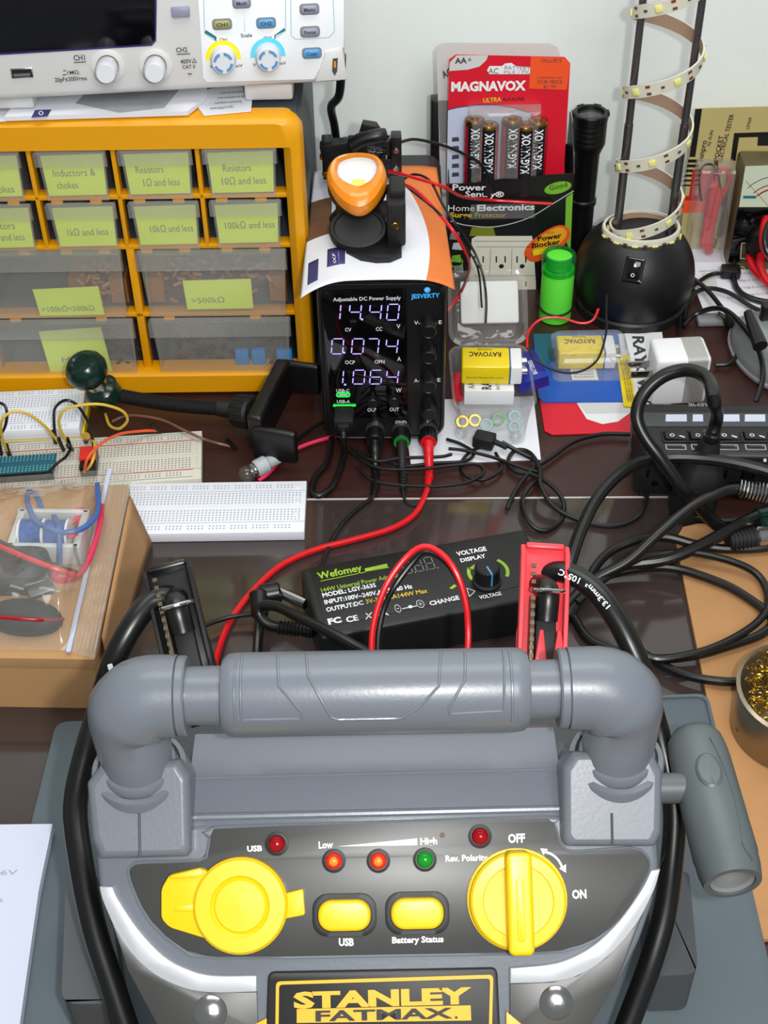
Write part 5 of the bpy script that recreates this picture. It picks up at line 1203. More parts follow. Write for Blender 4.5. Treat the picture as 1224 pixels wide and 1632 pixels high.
jumper('brown jumper wire lying loose toward the phone holder', [(178, 672, .004), (200, 663, .006), (225, 663, .008), (260, 670, .010), (290, 684, .014), (320, 698, .014), (345, 706, .006), (372, 712, .003)], 'wire_brown', (False, True))

# ================================================================== GOOSENECK PHONE HOLDER
t = thing('phone_holder', 'black gooseneck phone holder with dark green suction ball lying on the desk', 'phone holder', P(280, 650))
p0 = P(158, 616, .034); p1 = P(138, 590, .052); d = (p1 - p0).normalized(); Mg = T(*p0) @ d.to_track_quat('Z', 'Y').to_matrix().to_4x4()
b = MB(); b.lathe([(0, -.013), (.012, -.013), (.0135, -.011), (.0135, -.002), (.012, 0), (.009, .002), (0, .002)], Mg, 30); b.build('clamp_ring', 'green_black', t)
b = MB(); b.lathe([(.0085, .001), (.0085, .009)], Mg, 26); b.build('neck_collar', 'steel', t)
b = MB(); b.lathe([(0, .008), (.010, .008), (.0145, .013), (.0162, .019), (.0150, .025), (.0115, .029), (.0075, .030), (.006, .0288), (0, .0285)], Mg, 32); b.build('suction_ball', 'green_black', t)
b = MB(); g0 = P(178, 628, .024); g1 = P(375, 652, .017); n = 60; pts = [g0.lerp(g1, i / (n * 2)) + V((0, 0, -.003 * sin(pi * i / (n * 2)))) for i in range(n * 2 + 1)]
b.tube([P(160, 618, .030), g0], .006, 14, raw=True); b.tube(pts, [(.0051 if i % 2 else .0057) for i in range(n * 2 + 1)], 14, raw=True); b.cyl(P(347, 648, .0175), P(377, 654, .017), .0072, n=18, bev=.001); b.build('gooseneck', 'matte_black', t)
b = MB(); q0, q1 = P(377, 654, .018), P(404, 658, .022); b.cyl(q0, q1, .0125, n=24, bev=.002)
dd = (q1 - q0).normalized(); Mk_ = T(*q0) @ dd.to_track_quat('Z', 'Y').to_matrix().to_4x4()
for k in range(14): b.box(Mk_ @ RZ(k * 360 / 14) @ T(.0122, 0, .002), .0016, .0024, (q1 - q0).length - .004, .0005)
b.build('ball_nut', 'matte_black', t)
ba, bb_ = P(408, 690, .030), P(453, 600, .030); d = bb_ - ba; Mh = frame((ba + bb_) / 2, d, V((0, 0, 1)))
b = MB(); b.box(T(*((ba + bb_) / 2)) @ Matrix.Rotation(atan2(d.y, d.x), 4, 'Z') @ T(0, 0, -.016), d.length * 1.06, .012, .032, .003, 0, 3); b.build('clamp_bar', 'black', t)
Z = Matrix.Rotation(atan2(d.y, d.x), 4, 'Z')
b = MB(); b.box(T(*bb_) @ Z @ T(.001, -.013, -.013), .006, .032, .028, .003, 0, 3); b.build('jaw', 'black', t)
b = MB(); b.box(T(*ba) @ Z @ T(-.002, -.015, -.021), .007, .034, .029, .003, 0, 3); b.build('jaw', 'black', t)

# ================================================================== BULB WITH GREY SOCKET
t = thing('bulb', 'small clear bulb in a pale grey holder lying before the white breadboard', 'bulb', P(410, 752))
q0, q1 = P(392, 756, .008), P(443, 729, .010); d = (q1 - q0).normalized(); Mz = T(*q0) @ d.to_track_quat('Z', 'Y').to_matrix().to_4x4(); L = (q1 - q0).length
b = MB(); b.lathe([(.0055, L * .28), (.0066, L * .34), (.0066, L * .62), (.0052, L * .66), (.0048, L * .70), (.0048, L), (.0035, L), (.0035, L * .8), (0, L * .8)], Mz, 24); b.build('holder', 'socket_grey', t)
b = MB(); b.lathe([(.005, L * .16), (.0058, L * .2), (.0062, L * .24), (.0055, L * .3)], Mz, 24); b.build('screw_collar', 'steel', t)
b = MB(); b.ball(Mz @ T(0, 0, L * .03), .0066, .0066, .0068, n=22, m=14); b.build('glass_bulb', 'glass', t)
b = MB(); b.tube([Mz @ V((.002, 0, L * .18)), Mz @ V((.0015, 0, L * .02)), Mz @ V((-.0015, 0, L * .02)), Mz @ V((-.002, 0, L * .18))], .0004, 6); b.build('filament', 'steel', t)
cable('pink_wire', 'pink red wire running from the bulb to the power supply base', [(412, 766, .003), (428, 754, .004), (452, 728, .003), (480, 712, .003), (515, 700, .003), (540, 694, .003)], .0016, 'wire_pink', 'wire')
cable('black_wire', 'thin black wire running from the bulb holder behind the supply', [(440, 730, .010), (452, 722, .006), (475, 700, .003), (500, 681, .003), (530, 665, .003)], .0013, 'rubber', 'wire')

# ================================================================== CARDBOARD BOX AND ZIP BAG
zx = .049
t = thing('cardboard_box', 'flat brown cardboard box under the clear zip bag', 'box', P(60, 1000))
tp = [P(-200, 1046, zx), P(150, 1051, zx), P(205, 772, zx), P(-130, 780, zx)]
bt = [P(-200, 1135, .0016), P(152, 1136, .0016), P(236, 848, .0016), P(-130, 850, .0016)]
b = MB(); b.prism([q.to_tuple()[:2] for q in (tp[0], tp[1], tp[2], tp[3])], zx - .009, zx, T(0, 0, 0), .0012, 0, 2, True); b.build('lid', 'cardboard', t)
b = MB(); b.loft([[V((q.x, q.y, z)) for q in (tp[0] + V((0, .002, 0)), tp[1] + V((-.002, .002, 0)), tp[2] + V((-.002, -.002, 0)), tp[3])] for z in (.0016, zx - .009)]); b.build('tray', 'cardboard', t)
b = MB(); fl_ = [tp[1] + V((.0003, .02, -.002)), tp[2] + V((.0003, -.01, -.002))]
def flap(u, v):
    p = fl_[0].lerp(fl_[1], u); return (p.x + .009 * v * (u ** 1.5) + .001, p.y, p.z - .044 * v)
b.grid(flap, 10, 6); o = b.build('side_flap', 'cardboard', t); md = o.modifiers.new('t', 'SOLIDIFY'); md.thickness = .0012
# bag contents
zt_ = zx + .0006
t = thing('transformer', 'grey transformer with blue windings inside the zip bag', 'transformer', P(75, 870, zt_))
ct = P(84, 866, zt_); Mx = T(ct.x, ct.y, zt_) @ RZ(-3)
b = MB(); b.box(Mx @ T(0, -.0180, 0), .047, .004, .016, .001); b.box(Mx @ T(0, .0145, 0), .047, .004, .016, .001); b.box(Mx @ T(.0215, -.002, 0), .005, .036, .016, .001); b.box(Mx @ T(-.0205, -.002, 0), .005, .036, .016, .001); b.build('core', 'card_grey', t)
for dx in (-.0105, .0055): b = MB(); b.tube([Mx @ V((dx - .0068, -.002, .0102)), Mx @ V((dx + .0068, -.002, .0102))], .0094, 26, raw=True); b.build('winding', 'coil_blue', t)
for dx in (-.0180, -.0025, .0130): b = MB(); b.tube([Mx @ V((dx - .0008, -.002, .0104)), Mx @ V((dx + .0008, -.002, .0104))], .0102, 26, raw=True); b.build('bobbin', 'white', t)
zz = zx + .013
cable('blue_wire', 'blue wire looping over the transformer inside the zip bag', [(68, 815, zz), (58, 790, zz), (45, 785, zz + .004), (45, 805, zz + .008), (60, 832, zz + .010), (95, 848, zz + .011), (130, 843, zz + .010), (153, 822, zz + .006), (157, 795, zz), (155, 772, zz - .006)], .0018, 'wire_blue', 'wire')
cable('blue_wire', 'short blue wire at the front of the transformer windings', [(86, 822, zz), (94, 840, zz + .010), (95, 870, zz + .006), (95, 898, zz - .006)], .0018, 'wire_blue', 'wire')
cable('red_wire', 'red wire zigzag beside the blue windings inside the bag', [(100, 853, zz + .003), (122, 853, zz + .003), (128, 820, zz), (130, 812, zz), (124, 812, zz), (120, 830, zz), (104, 834, zz)], .0014, 'wire_pink', 'wire')
cable('red_wire', 'doubled red wire running down the right side inside the bag', [(162, 806, zz - .004), (160, 830, zz), (150, 870, zz - .004), (135, 905, zz - .008), (118, 920, zz - .010), (95, 925, zz - .012), (84, 918, zz - .012), (90, 912, zz - .012)], .0019, 'wire_pink', 'wire')
cable('red_wire', 'straight red wire crossing the bag beside the black one', [(-20, 862, zz + .013), (40, 888, zz + .0115), (90, 907, zz + .007), (122, 918, zz - .002)], .0018, 'wire_red', 'wire')
cable('black_wire', 'straight black wire crossing the bag above the red one', [(-20, 855, zz + .013), (40, 881, zz + .0115), (90, 902, zz + .007), (122, 912, zz - .001)], .0015, 'black', 'wire')
t = thing('mains_plug', 'black mains plug with two blades inside the zip bag', 'plug', P(30, 950, zt_))
b = MB(); q = P(30, 925, zt_); b.loft([[(q.x + x * k, q.y + y * k, z) for x, y in rrect(.042, .030, .008, 4)] for k, z in ((.9, zt_), (1, zt_ + .004), (.95, zt_ + .016), (.7, zt_ + .020))]); b.build('body', 'matte_black', t)
for (x0, y0, x1, y1) in ((38, 932, 78, 922), (46, 950, 88, 938)): b = MB(); a_, c_ = P(x0, y0, zt_ + .010), P(x1, y1, zt_ + .009); dd = c_ - a_; b.box(T(*((a_ + c_) / 2)) @ Matrix.Rotation(atan2(dd.y, dd.x), 4, 'Z'), dd.length, .0085, .003, .0008); b.build('blade', 'dark_metal', t)
t = thing('black_grommet', 'round black rubber piece at the front corner inside the zip bag', 'part', P(60, 975, zt_))
b = MB(); b.ball(T(*P(40, 985, zt_ + .004)) @ RZ(-10), .024, .013, .011, z0=-.3); b.build('body', 'matte_black', t)
cable('red_lead', 'thin dark red lead lying over the rubber piece in the bag', [(-20, 982, zz + .004), (30, 986, zz + .004), (70, 988, zz + .0005), (101, 987, zz - .008)], .0011, 'battery_red', 'wire')
# film: two skins over and under
z_t = zx
ga = [P(-90, 770, zx), P(188, 750, zx), P(118, 1040, zx), P(-90, 1035, zx)]
def film(u, v, top=True):
    p = (ga[0].lerp(ga[1], u)).lerp(ga[3].lerp(ga[2], u), v)
    e = max(0, min(1, (1 - u) * 10)) * max(0, min(1, v * 2.6)) * max(0, min(1, (1 - v) * 6))
    ee = e * e * (3 - 2 * e)
    w_ = .0016 * sin(u * 11 + 3 * sin(v * 6)) * sin(v * 9 + 2 * sin(u * 5)) + .0005 * sin(u * 31 + v * 19) + .0008 * sin(v * 16 - u * 9)
    h_ = .0016 + ee * (.027 + w_)
    return (p.x, p.y, zx + h_)
t = thing('zip_bag', 'clear plastic zip bag of parts lying on the cardboard box', 'bag', P(60, 900, zx))
b = MB(); b.grid(film, 60, 60); b.build('film', 'bag_film', t, sharp=80)
b = MB(); za_, zb_2 = P(186, 748, zx + .0022), P(121, 1040, zx + .0022)
for off, ww, mi in ((-.0045, .0028, 0), (.0015, .0007, 1), (.0040, .0007, 1), (.0065, .0007, 1), (.009, .0007, 1), (.0112, .0010, 1)):
    a_, c_ = za_ + V((off, 0, 0)), zb_2 + V((off, 0, 0)); dd = c_ - a_; b.box(T(*((a_ + c_) / 2)) @ Matrix.Rotation(atan2(dd.y, dd.x), 4, 'Z'), dd.length, ww, .0010, 0, mi)
b.build('zip_strip', ['pale_blue', 'bag_film'], t)
b = MB(); gz = [P(180, 750, zx + .0015), P(214, 750, zx + .0015), P(152, 1049, zx + .0015), P(114, 1040, zx + .0015)]; b.add(gz, [[3, 2, 1, 0]]); b.build('lip', 'bag_film', t)

# ================================================================== POWER ADAPTER
za = .034; A0, A1, A2 = P(505, 1018, za), P(478, 905, za), P(836, 841, za)
xd = A2 - A1; Fa = frame(A1, xd, V((0, 0, 1)).cross(xd)); AL = xd.length; AW = abs((Fa.inverted() @ A0).y)
t = thing('power_adapter', 'black adjustable power adapter with white and green lettering and blue-marked knob', 'power adapter', Fa @ V((AL / 2, -AW / 2, -za + .0016)))
b = MB(); b.box(Fa @ T(AL / 2, -AW / 2, -za + .0016), AL, AW, za - .0016, .003, 0, 3); b.build('case', 'adapter_black', t)
b = MB(); b.prism(pls(Fa, [(494, 906), (826, 848), (850, 930), (520, 1000)]), 0, .0003, Fa, .0001); b.build('label_plate', 'adapter_face', t)
b = MB()
for (s, x0, y0, x1, y1, h, mi, bo) in (('Wefomey', 508, 924, 578, 910, 11, 0, .025), ('144W Universal Power Adapter', 513, 945, 636, 920, 7, 0, .01), ('MODEL: LGY-363S', 515, 953, 600, 936, 7, 1, .03), ('INPUT:100V~240V,AC,50/60 Hz', 518, 964, 658, 938, 7, 1, .03), ('OUTPUT:DC', 521, 976, 580, 964, 7, 1, .03), ('3V-36V, 4A144W Max', 584, 963, 682, 945, 7, 2, .02), ('FC', 524, 996, 545, 992, 9, 1, .05), ('CE', 553, 993, 572, 989, 9, 1, .03), ('UK', 602, 976, 617, 973, 6, 1, .03), ('CA', 603, 984, 620, 981, 6, 1, .03), ('⊖', 631, 975, 640, 973, 7, 1, 0), ('⊕', 666, 968, 677, 965, 7, 1, 0), ('CHANGE', 686, 966, 733, 956, 7, 1, .03), ('VOLTAGE', 729, 887, 776, 878, 7, 1, .03), ('DISPLAY', 735, 897, 775, 889, 6, 1, .03), ('VOLTAGE', 765, 956, 800, 949, 6, 1, .02), ('DANGER', 582, 988, 597, 985, 6, 1, .04)):
    if s == 'DANGER': continue
    b.tpx(s, Fa, x0, y0, x1, y1, h, mi, bo, .0005)
qline(b, Fa, (511, 927), (620, 905), .0006, .0005, 0); b.flat(pls(Fa, [(581, 907), (617, 899), (618, 905), (583, 913)]), .0005, Fa, 0)
qline(b, Fa, (641, 971), (666, 966), .0006, .0005, 1); b.flat(circ(.0014, 14, *pl(Fa, 654, 968)), .0006, Fa, 1)
qline(b, Fa, (583, 978), (592, 986), .0007, .0005, 1); qline(b, Fa, (592, 977), (583, 988), .0007, .0005, 1)
for ctr, a0, a1, mi in (((778, 912), 150, 200, 0), ((778, 912), -35, 45, 0)): b.flat(arcband(.0115, .0138, a0, a1, 12, *pl(Fa, *ctr)), .0005, Fa, mi)
for pts in ([(704, 896), (712, 892), (722, 897), (712, 896)], [(716, 938), (724, 932), (728, 935), (720, 940)], [(745, 908), (757, 900), (755, 908)]): b.flat(pls(Fa, pts), .0005, Fa, 0)
oq = pl(Fa, 750, 944); qline(b, Fa, (744, 938), (757, 943), .0004, .0005, 1); qline(b, Fa, (757, 943), (748, 952), .0004, .0005, 1); qline(b, Fa, (748, 952), (744, 938), .0004, .0005, 1)
b.build('lettering', ['lettering_green', 'lettering_white', 'lettering_yellow'], t)
b = MB()
for px, py in ((646, 916), (664, 912.5), (682, 909)):
    a_ = pl(Fa, px, py); e = pl(Fa, px + 12, py - 2.5); g = pl(Fa, px - 4, py - 19)
    seg7(b, Fa, '8', a_[0], a_[1], e[0] - a_[0], g[1] - a_[1], .0006, .0006, 0, -.02); b.flat(circ(.0006, 8, e[0] + .0016, a_[1]), .0006, Fa)
b.build('display_digits', 'mid_grey', t)
c = pl(Fa, 776, 928); M = Fa @ T(c[0], c[1], 0); b = MB()
b.lathe([(.0088, .0002), (.0095, .0008), (.0095, .002), (.0078, .003), (.0074, .0135), (.0068, .0142), (0, .0142)], M, 30)
for k in range(20): b.box(M @ RZ(k * 18) @ T(.0076, 0, .003), .0006, .0012, .0105)
b.box(M @ RZ(8) @ T(-.0006, -.0038, .0142), .0012, .0078, .0003, 0, 1); b.box(M @ RZ(8) @ T(-.0006, -.0079, .004), .0012, .0006, .010, 0, 1); b.build('voltage_knob', ['matte_black', 'btn_blue'], t)
# barrel plug and its lead
t = thing('barrel_plug', 'black right-angled barrel plug with silver tip entering the adapter side', 'plug', P(430, 960))
b = MB(); p = P(424, 948, .020); q = P(447, 944, .020); b.cyl(p + (p - q) * .4, q, .0075, n=18, bev=.0015); b.cyl(p + V((-.004, 0, .003)), P(414, 985, .016), .0068, .0055, 18, bev=.0015); b.build('body', 'rubber', t)
b = MB(); b.cyl(q, Fa @ V((-.0006, -.020, -.0135)), .0040, n=16); b.build('tip', 'steel', t)
b = MB(); b.tube([P(414, 985, .016), P(412, 1010, .012), P(410, 1040, .008), P(410, 1075, .006)], .0032, 10); b.build('cord', 'rubber', t)
t = thing('adapter_lead', 'black lead with ribbed sleeve curling below the barrel plug', 'cable', P(450, 1000))
b = MB(); b.tube([P(600, 1050, .045), P(575, 1035, .045), P(530, 1010, .046), P(480, 985, .043), P(445, 968, .036), (P(420, 965, .032)), P(412, 975, .028), P(420, 990, .024), P(435, 998, .022), P(448, 1000, .022)], .0034, 12); b.build('cord', 'rubber', t)
a_, c_ = P(446, 1000, .022), P(500, 1006, .024); b = MB(); n = 36; b.tube([a_.lerp(c_, i / n) for i in range(n + 1)], [(.0046 if i % 4 < 2 else .0036) for i in range(n + 1)], 12, raw=True); b.build('ribbed_sleeve', 'rubber', t)
cable('black_lead', 'thin black lead crossing the red test lead behind the left clamp', [(320, 1000, .010), (345, 990, .009), (375, 982, .009), (412, 978, .010)], .0016)
t = thing('wire_pair', 'red and black wire pair arching high behind the grey handle', 'wire', P(660, 1040, .05))
arch = [(592, 1045, .12), (594, 1005, .13), (603, 965, .14), (620, 925, .15), (648, 888, .158), (676, 871, .160), (705, 884, .158), (728, 915, .152), (742, 960, .14), (746, 1005, .128), (745, 1045, .12)]
b = MB(); b.tube([P(*p) for p in arch], .0017, 10); b.build('red_wire', 'wire_red', t)
b = MB(); b.tube([P(x + 7 if x < 650 else x - 1, y + (6 if y < 960 else 0), z - .003) + V((0.001, .0, -.001)) for x, y, z in arch], .0016, 10); b.build('black_wire', 'black', t)

# ================================================================== RIGHT FRONT: CARDBOARD SHEET, MAT, TIN
b = MB(); cs = [P(x, y, .003)[:2] for x, y in ((1076, 862), (1088, 842), (1110, 837), (1300, 832), (1460, 1480), (1210, 1500), (1125, 1108))]
b.prism(cs, .0016, .0046, T(0, 0, 0), .0004); b.build('cardboard_sheet', 'cardboard_sheet', tagv=('brown cardboard sheet lying flat on the right under the tin', 'cardboard'))
zm = .0105; Mm = T(0, 0, zm)
mo = [P(x, y, zm)[:2] for x, y in ((88, 1146), (1128, 1104), (1258, 1660), (-40, 1660))]
t = thing('work_mat', 'grey rubber work mat under the jump starter', 'mat', P(612, 1300))
def rpoly(pts, r, n=5):
    o = []; m = len(pts)
    for i in range(m):
        p, a_, c_ = V(pts[i]), V(pts[i - 1]), V(pts[(i + 1) % m]); u, v_ = (a_ - p).normalized(), (c_ - p).normalized()
        for k in range(n + 1): f = k / n; o.append(tuple((p + u * r) * (1 - f) ** 2 + p * 2 * f * (1 - f) + (p + v_ * r) * f ** 2))
    return o
b = MB(); b.prism(rpoly(mo, .008), .0049, zm - .002, T(0, 0, 0), .001); b.build('base', 'mat_grey', t)
b = MB()
def rim(pts, w_):
    o = rpoly(pts, .007); c_ = V((sum(p[0] for p in pts) / len(pts), sum(p[1] for p in pts) / len(pts)))
    i = [tuple(V(p) + (c_ - V(p)).normalized() * w_) for p in o]; b.ring(o, i, .008, zm, T(0, 0, 0), 0, .0008)
rim([P(x, y, zm)[:2] for x, y in ((1020, 1108), (1128, 1104), (1145, 1176), (1030, 1182))], .0026)
b.build('rim', 'mat_grey', t)
ct = P(1262, 1160, .0046)
t = thing('solder_tin', 'round metal tin of brass wool at the right edge on cardboard', 'tin', (ct.x, ct.y, .0046))
rr_ = abs(ct.x - P(1178, 1165, .02).x); M = T(ct.x, ct.y, .0047)
b = MB(); b.lathe([(0, 0), (rr_ - .001, 0), (rr_, .001), (rr_, .032), (rr_ + .0012, .033), (rr_ + .0012, .035), (rr_ - .001, .036), (rr_ - .002, .034), (rr_ - .002, .003), (0, .003)], M, 44); b.build('tin_body', 'tin', t)
b = MB(); rnd = random.Random(11)
for i in range(420):
    a = rnd.uniform(0, 6.28); q_ = (rr_ - .005) * sqrt(rnd.random()); p = M @ V((q_ * cos(a), q_ * sin(a), .026 + rnd.random() * .008)); pts = [p]
    th = rnd.uniform(0, 6.28)
    for k in range(6): th += rnd.uniform(.5, 1.4); pts.append(pts[-1] + V((cos(th) * .0016, sin(th) * .0016, rnd.uniform(-.001, .001))))
    b.tube(pts, .00035, 4, k=2)
o = b.build('brass_wool', 'wool', t); o['kind'] = 'stuff'
q = P(1178, 1162, .014); b = MB(); b.ball(T(*q), .0024, n=12, m=8); b.build('rivet', 'tin', t)
sheet_pts = [(-80, 1316), (84, 1314), (62, 1420), (28, 1660), (-140, 1660)]
def hand(b):
    M = T(0, 0, .0166)
    for (s, x0, y0, x1, y1, h) in (('= 4.6V', -40, 1396, 27, 1394, 8), ('check', -30, 1440, 6, 1438, 7)): b.tpx(s, M, x0, y0, x1, y1, h, 1, 0, .0001)
b = MB(); q = [P(a, c, .016)[:2] for a, c in sheet_pts]; b.prism(q, .0106, .0166, T(0, 0, 0)); hand(b); b.build('notepad', ['lilac_paper', 'grey_ink'], tagv=('white note paper with faint handwriting at the lower left corner', 'paper'))

# ================================================================== CABLES ON THE RIGHT
cable('thick_cable', 'thick black cable arching from behind the red clamp to the right edge', [(892, 985, .03), (898, 940, .04), (906, 905, .05), (926, 845, .055), (955, 790, .058), (1000, 747, .060), (1050, 731, .060), (1110, 730, .060), (1180, 740, .056), (1260, 762, .05)], .0042)
t = thing('spring_cable', 'black cable with a coiled spring sleeve entering from the right', 'cable', P(1150, 800))
b = MB(); b.tube([P(*p) for p in ((880, 1000, .004), (915, 952, .008), (950, 922, .014), (1000, 895, .022), (1050, 850, .034), (1100, 808, .044), (1140, 788, .048), (1180, 779, .048), (1260, 790, .046))], .0036, 12); b.build('cord', 'rubber', t)
a_, c_ = P(1178, 779, .048), P(1262, 792, .046); n = 150; dv = (c_ - a_).normalized(); nx = dv.cross(V((0, 0, 1))).normalized(); ny = nx.cross(dv)
b = MB(); b.tube([a_.lerp(c_, i / n) + nx * .0062 * cos(i * .62) + ny * .0062 * sin(i * .62) for i in range(n + 1)], .0007, 6, raw=True); b.cyl(a_, c_, .0050, n=16, mi=1); b.build('spring_sleeve', ['steel', 'matte_black'], t)
cable('cable', 'black cable curving from the clamp to the green connector', [(905, 985, .004), (930, 945, .006), (985, 905, .010), (1060, 892, .014), (1120, 868, .018), (1180, 835, .022), (1224, 818, .022), (1270, 815, .022)], .0042)
cable('cable', 'black cable crossing over the cardboard to the silver connector', [(890, 1010, .003), (920, 955, .004), (960, 890, .008), (1010, 862, .012), (1060, 856, .012), (1110, 868, .010), (1160, 875, .009), (1224, 872, .009), (1270, 860, .009)], .0032)
cable('cable', 'black cable running low behind the spring cable', [(1060, 770, .006), (1090, 815, .006), (1130, 828, .007), (1170, 830, .008), (1224, 822, .010), (1270, 800, .010)], .0030)
cable('looped_cable', 'black cable making the outer loop over the cardboard sheet', [(905, 960, .004), (950, 925, .006), (1010, 907, .008), (1070, 905, .009), (1130, 922, .009), (1180, 945, .009), (1230, 985, .009), (1215, 1010, .009), (1160, 1030, .009), (1105, 1045, .008), (1045, 1050, .006), (990, 1040, .004), (940, 1020, .004), (915, 985, .004)], .0030)
cable('looped_cable', 'black cable making the upper loop past the right edge', [(920, 960, .008), (960, 925, .014), (1020, 890, .016), (1090, 880, .016), (1150, 890, .014), (1200, 910, .012), (1222, 940, .010), (1220, 975, .010), (1190, 1005, .012), (1130, 1035, .012), (1060, 1050, .012), (1030, 1046, .012)], .0026)
cable('tin_cable', 'black cable ending at the brass wool tin', [(990, 1020, .006), (1020, 1038, .006), (1060, 1062, .007), (1100, 1078, .008), (1150, 1086, .009), (1190, 1086, .009)], .0029)
t = thing('green_connector', 'dark green cable connector at the right edge below the spring', 'connector', P(1215, 830))
b = MB(); b.cyl(P(1206, 836, .016), P(1290, 812, .020), .011, n=20, bev=.002); b.build('shell', 'green_black', t)
t = thing('silver_connector', 'grey cable connector with a silver collar at the right edge', 'connector', P(1190, 868))
b = MB(); b.cyl(P(1160, 863, .013), P(1204, 856, .013), .0072, .0080, 18, bev=.001)
for k in range(6): p = P(1160, 863, .013).lerp(P(1204, 856, .013), .12 + k * .14); b.cyl(p, p + (P(1204, 856, .013) - P(1160, 863, .013)).normalized() * .0012, .0084, n=18)
b.build('grip', 'matte_black', t)
b = MB(); b.cyl(P(1203, 856, .013), P(1250, 849, .013), .0086, n=20, bev=.001); b.build('collar', 'steel', t)
# thin usb lead with loose loops in front of the clamshell
t = thing('usb_lead', 'thin black usb lead looping in front of the clear clamshell', 'cable', P(850, 770))
b = MB(); b.tube([P(*p) for p in ((800, 705, .008), (830, 722, .005), (856, 736, .004), (862, 760, .004), (845, 775, .005), (832, 800, .005), (845, 835, .004), (870, 846, .003), (895, 828, .003), (898, 800, .004), (880, 775, .006), (850, 757, .005), (822, 752, .004), (810, 735, .004), (822, 718, .004), (845, 722, .005), (860, 748, .009), (862, 775, .010), (885, 810, .006), (930, 832, .003), (980, 838, .003), (1015, 825, .004), (1030, 800, .005), (1030, 786, .006))], .0017, 8); b.build('wire', 'rubber', t)
b = MB(); b.tube([P(808, 713, .008), P(780, 700, .010)], .0022, 10, raw=True); a_, c_ = P(788, 706, .009), P(756, 697, .010); dd = c_ - a_; b.box(T(*((a_ + c_) / 2)) @ Matrix.Rotation(atan2(dd.y, dd.x), 4, 'Z') @ T(0, 0, -.005), dd.length, .012, .010, .0015); b.build('plug', 'matte_black', t)
a_, c_ = P(1030, 784, .006), P(1028, 757, .007); dd = c_ - a_; Mu = T(*((a_ + c_) / 2)) @ Matrix.Rotation(atan2(dd.y, dd.x), 4, 'Z') @ T(0, 0, -.003)
b = MB(); b.box(Mu, dd.length, .0085, .007, .0012); b.build('plug', 'matte_black', t)
b = MB(); b.box(Mu @ T(dd.length / 2 + .004, 0, .0015), .009, .0068, .0035, .0004); b.build('plug_tip', 'steel', t)
cable('thin_cable', 'thin black cord from the red card to the tied loops', [(1004, 692, .004), (960, 692, .004), (915, 704, .004), (880, 728, .004), (850, 748, .005), (830, 770, .004), (815, 795, .003), (808, 812, .002)], .0017)
cs_ = [[(712, 700), (735, 708), (755, 722), (740, 735), (690, 738), (640, 742), (580, 722), (560, 712)], [(556, 720), (600, 745), (660, 748), (720, 742), (760, 740), (770, 755), (740, 770), (680, 775), (600, 768), (570, 745)], [(720, 724), (700, 728), (640, 730), (600, 735), (570, 722)], [(780, 708), (750, 720), (735, 740), (745, 760), (775, 764), (800, 745), (790, 722)], [(715, 715), (740, 718), (790, 730), (830, 745), (858, 752)]]
lb = ('bundled black cord lying nearest the supply base', 'bundled black cord making the widest loop before the supply', 'bundled black cord lying straight under the terminals', 'bundled black cord making a small loop on the white slip', 'bundled black cord leading to the tied loops')
for k, (pp, l_) in enumerate(zip(cs_, lb)): cable('thin_cable', l_, [(x, y, .0035 + .0022 * (k % 3)) for x, y in pp], .0013, group='bundled black cords before the supply')
# ================================================================== JUMP STARTER
Fj = frame(P(612, 1310, .150), (1, 0, 0), (0, cos(R(40)), sin(R(40))))
t = thing('jump_starter', 'large grey portable jump starter with yellow knob and tubular carrying handle', 'jump starter', (-.003, .41, .0106))
def L(px, py, lift=0.0): return Fj @ V(pl(Fj, px, py, lift) + (lift,))
base = [P(x, y, .034)[:2] for x, y in ((92, 1330), (82, 1200), (110, 1130), (1060, 1120), (1098, 1200), (1106, 1330), (1112, 1540), (1080, 1556), (1000, 1640), (960, 1720), (250, 1720), (190, 1640), (120, 1600), (100, 1590))]
base2 = [P(x, y, .034)[:2] for x, y in ((200, 1340), (196, 1140), (990, 1130), (1010, 1330), (960, 1500), (900, 1720), (300, 1720), (240, 1520))]
b = MB(); b.prism(rpoly(base2, .012), .0106, .034, T(0, 0, 0), .004); b.build('base', 'pack_dark', t)
b = MB(); 
for (pp) in ([(1030, 1392), (1098, 1388), (1112, 1535), (1106, 1553), (1040, 1556)], [(168, 1400), (105, 1400), (98, 1590), (112, 1600), (200, 1600)]):
    b.prism(rpoly([P(x, y, .045)[:2] for x, y in pp], .004), .0106, .045, T(0, 0, 0), .002)
    b.build('side_foot', 'pack_dark', t); b = MB()
# rear tank
b = MB(); b.loft([[V((x, y, z)) for x, y in rrect(.190 - d, .046 - d, .01, 5, -.0035, .393)] for z, d in ((.03, .0), (.135, 0), (.146, .006), (.149, .02))]); b.build('rear_body', 'pack_dark', t)
# front shell
shell = [(150, 1335), (310, 1312), (893, 1296), (1046, 1318), (1051, 1384), (1043, 1433), (1020, 1500), (985, 1570), (945, 1632), (905, 1720), (300, 1720), (250, 1632), (202, 1540), (166, 1450), (157, 1412)]
b = MB(); b.prism(rpoly(pls(Fj, shell), .004), -.032, 0, Fj, .003, 0, 3); b.build('front_shell', 'pack_grey', t)
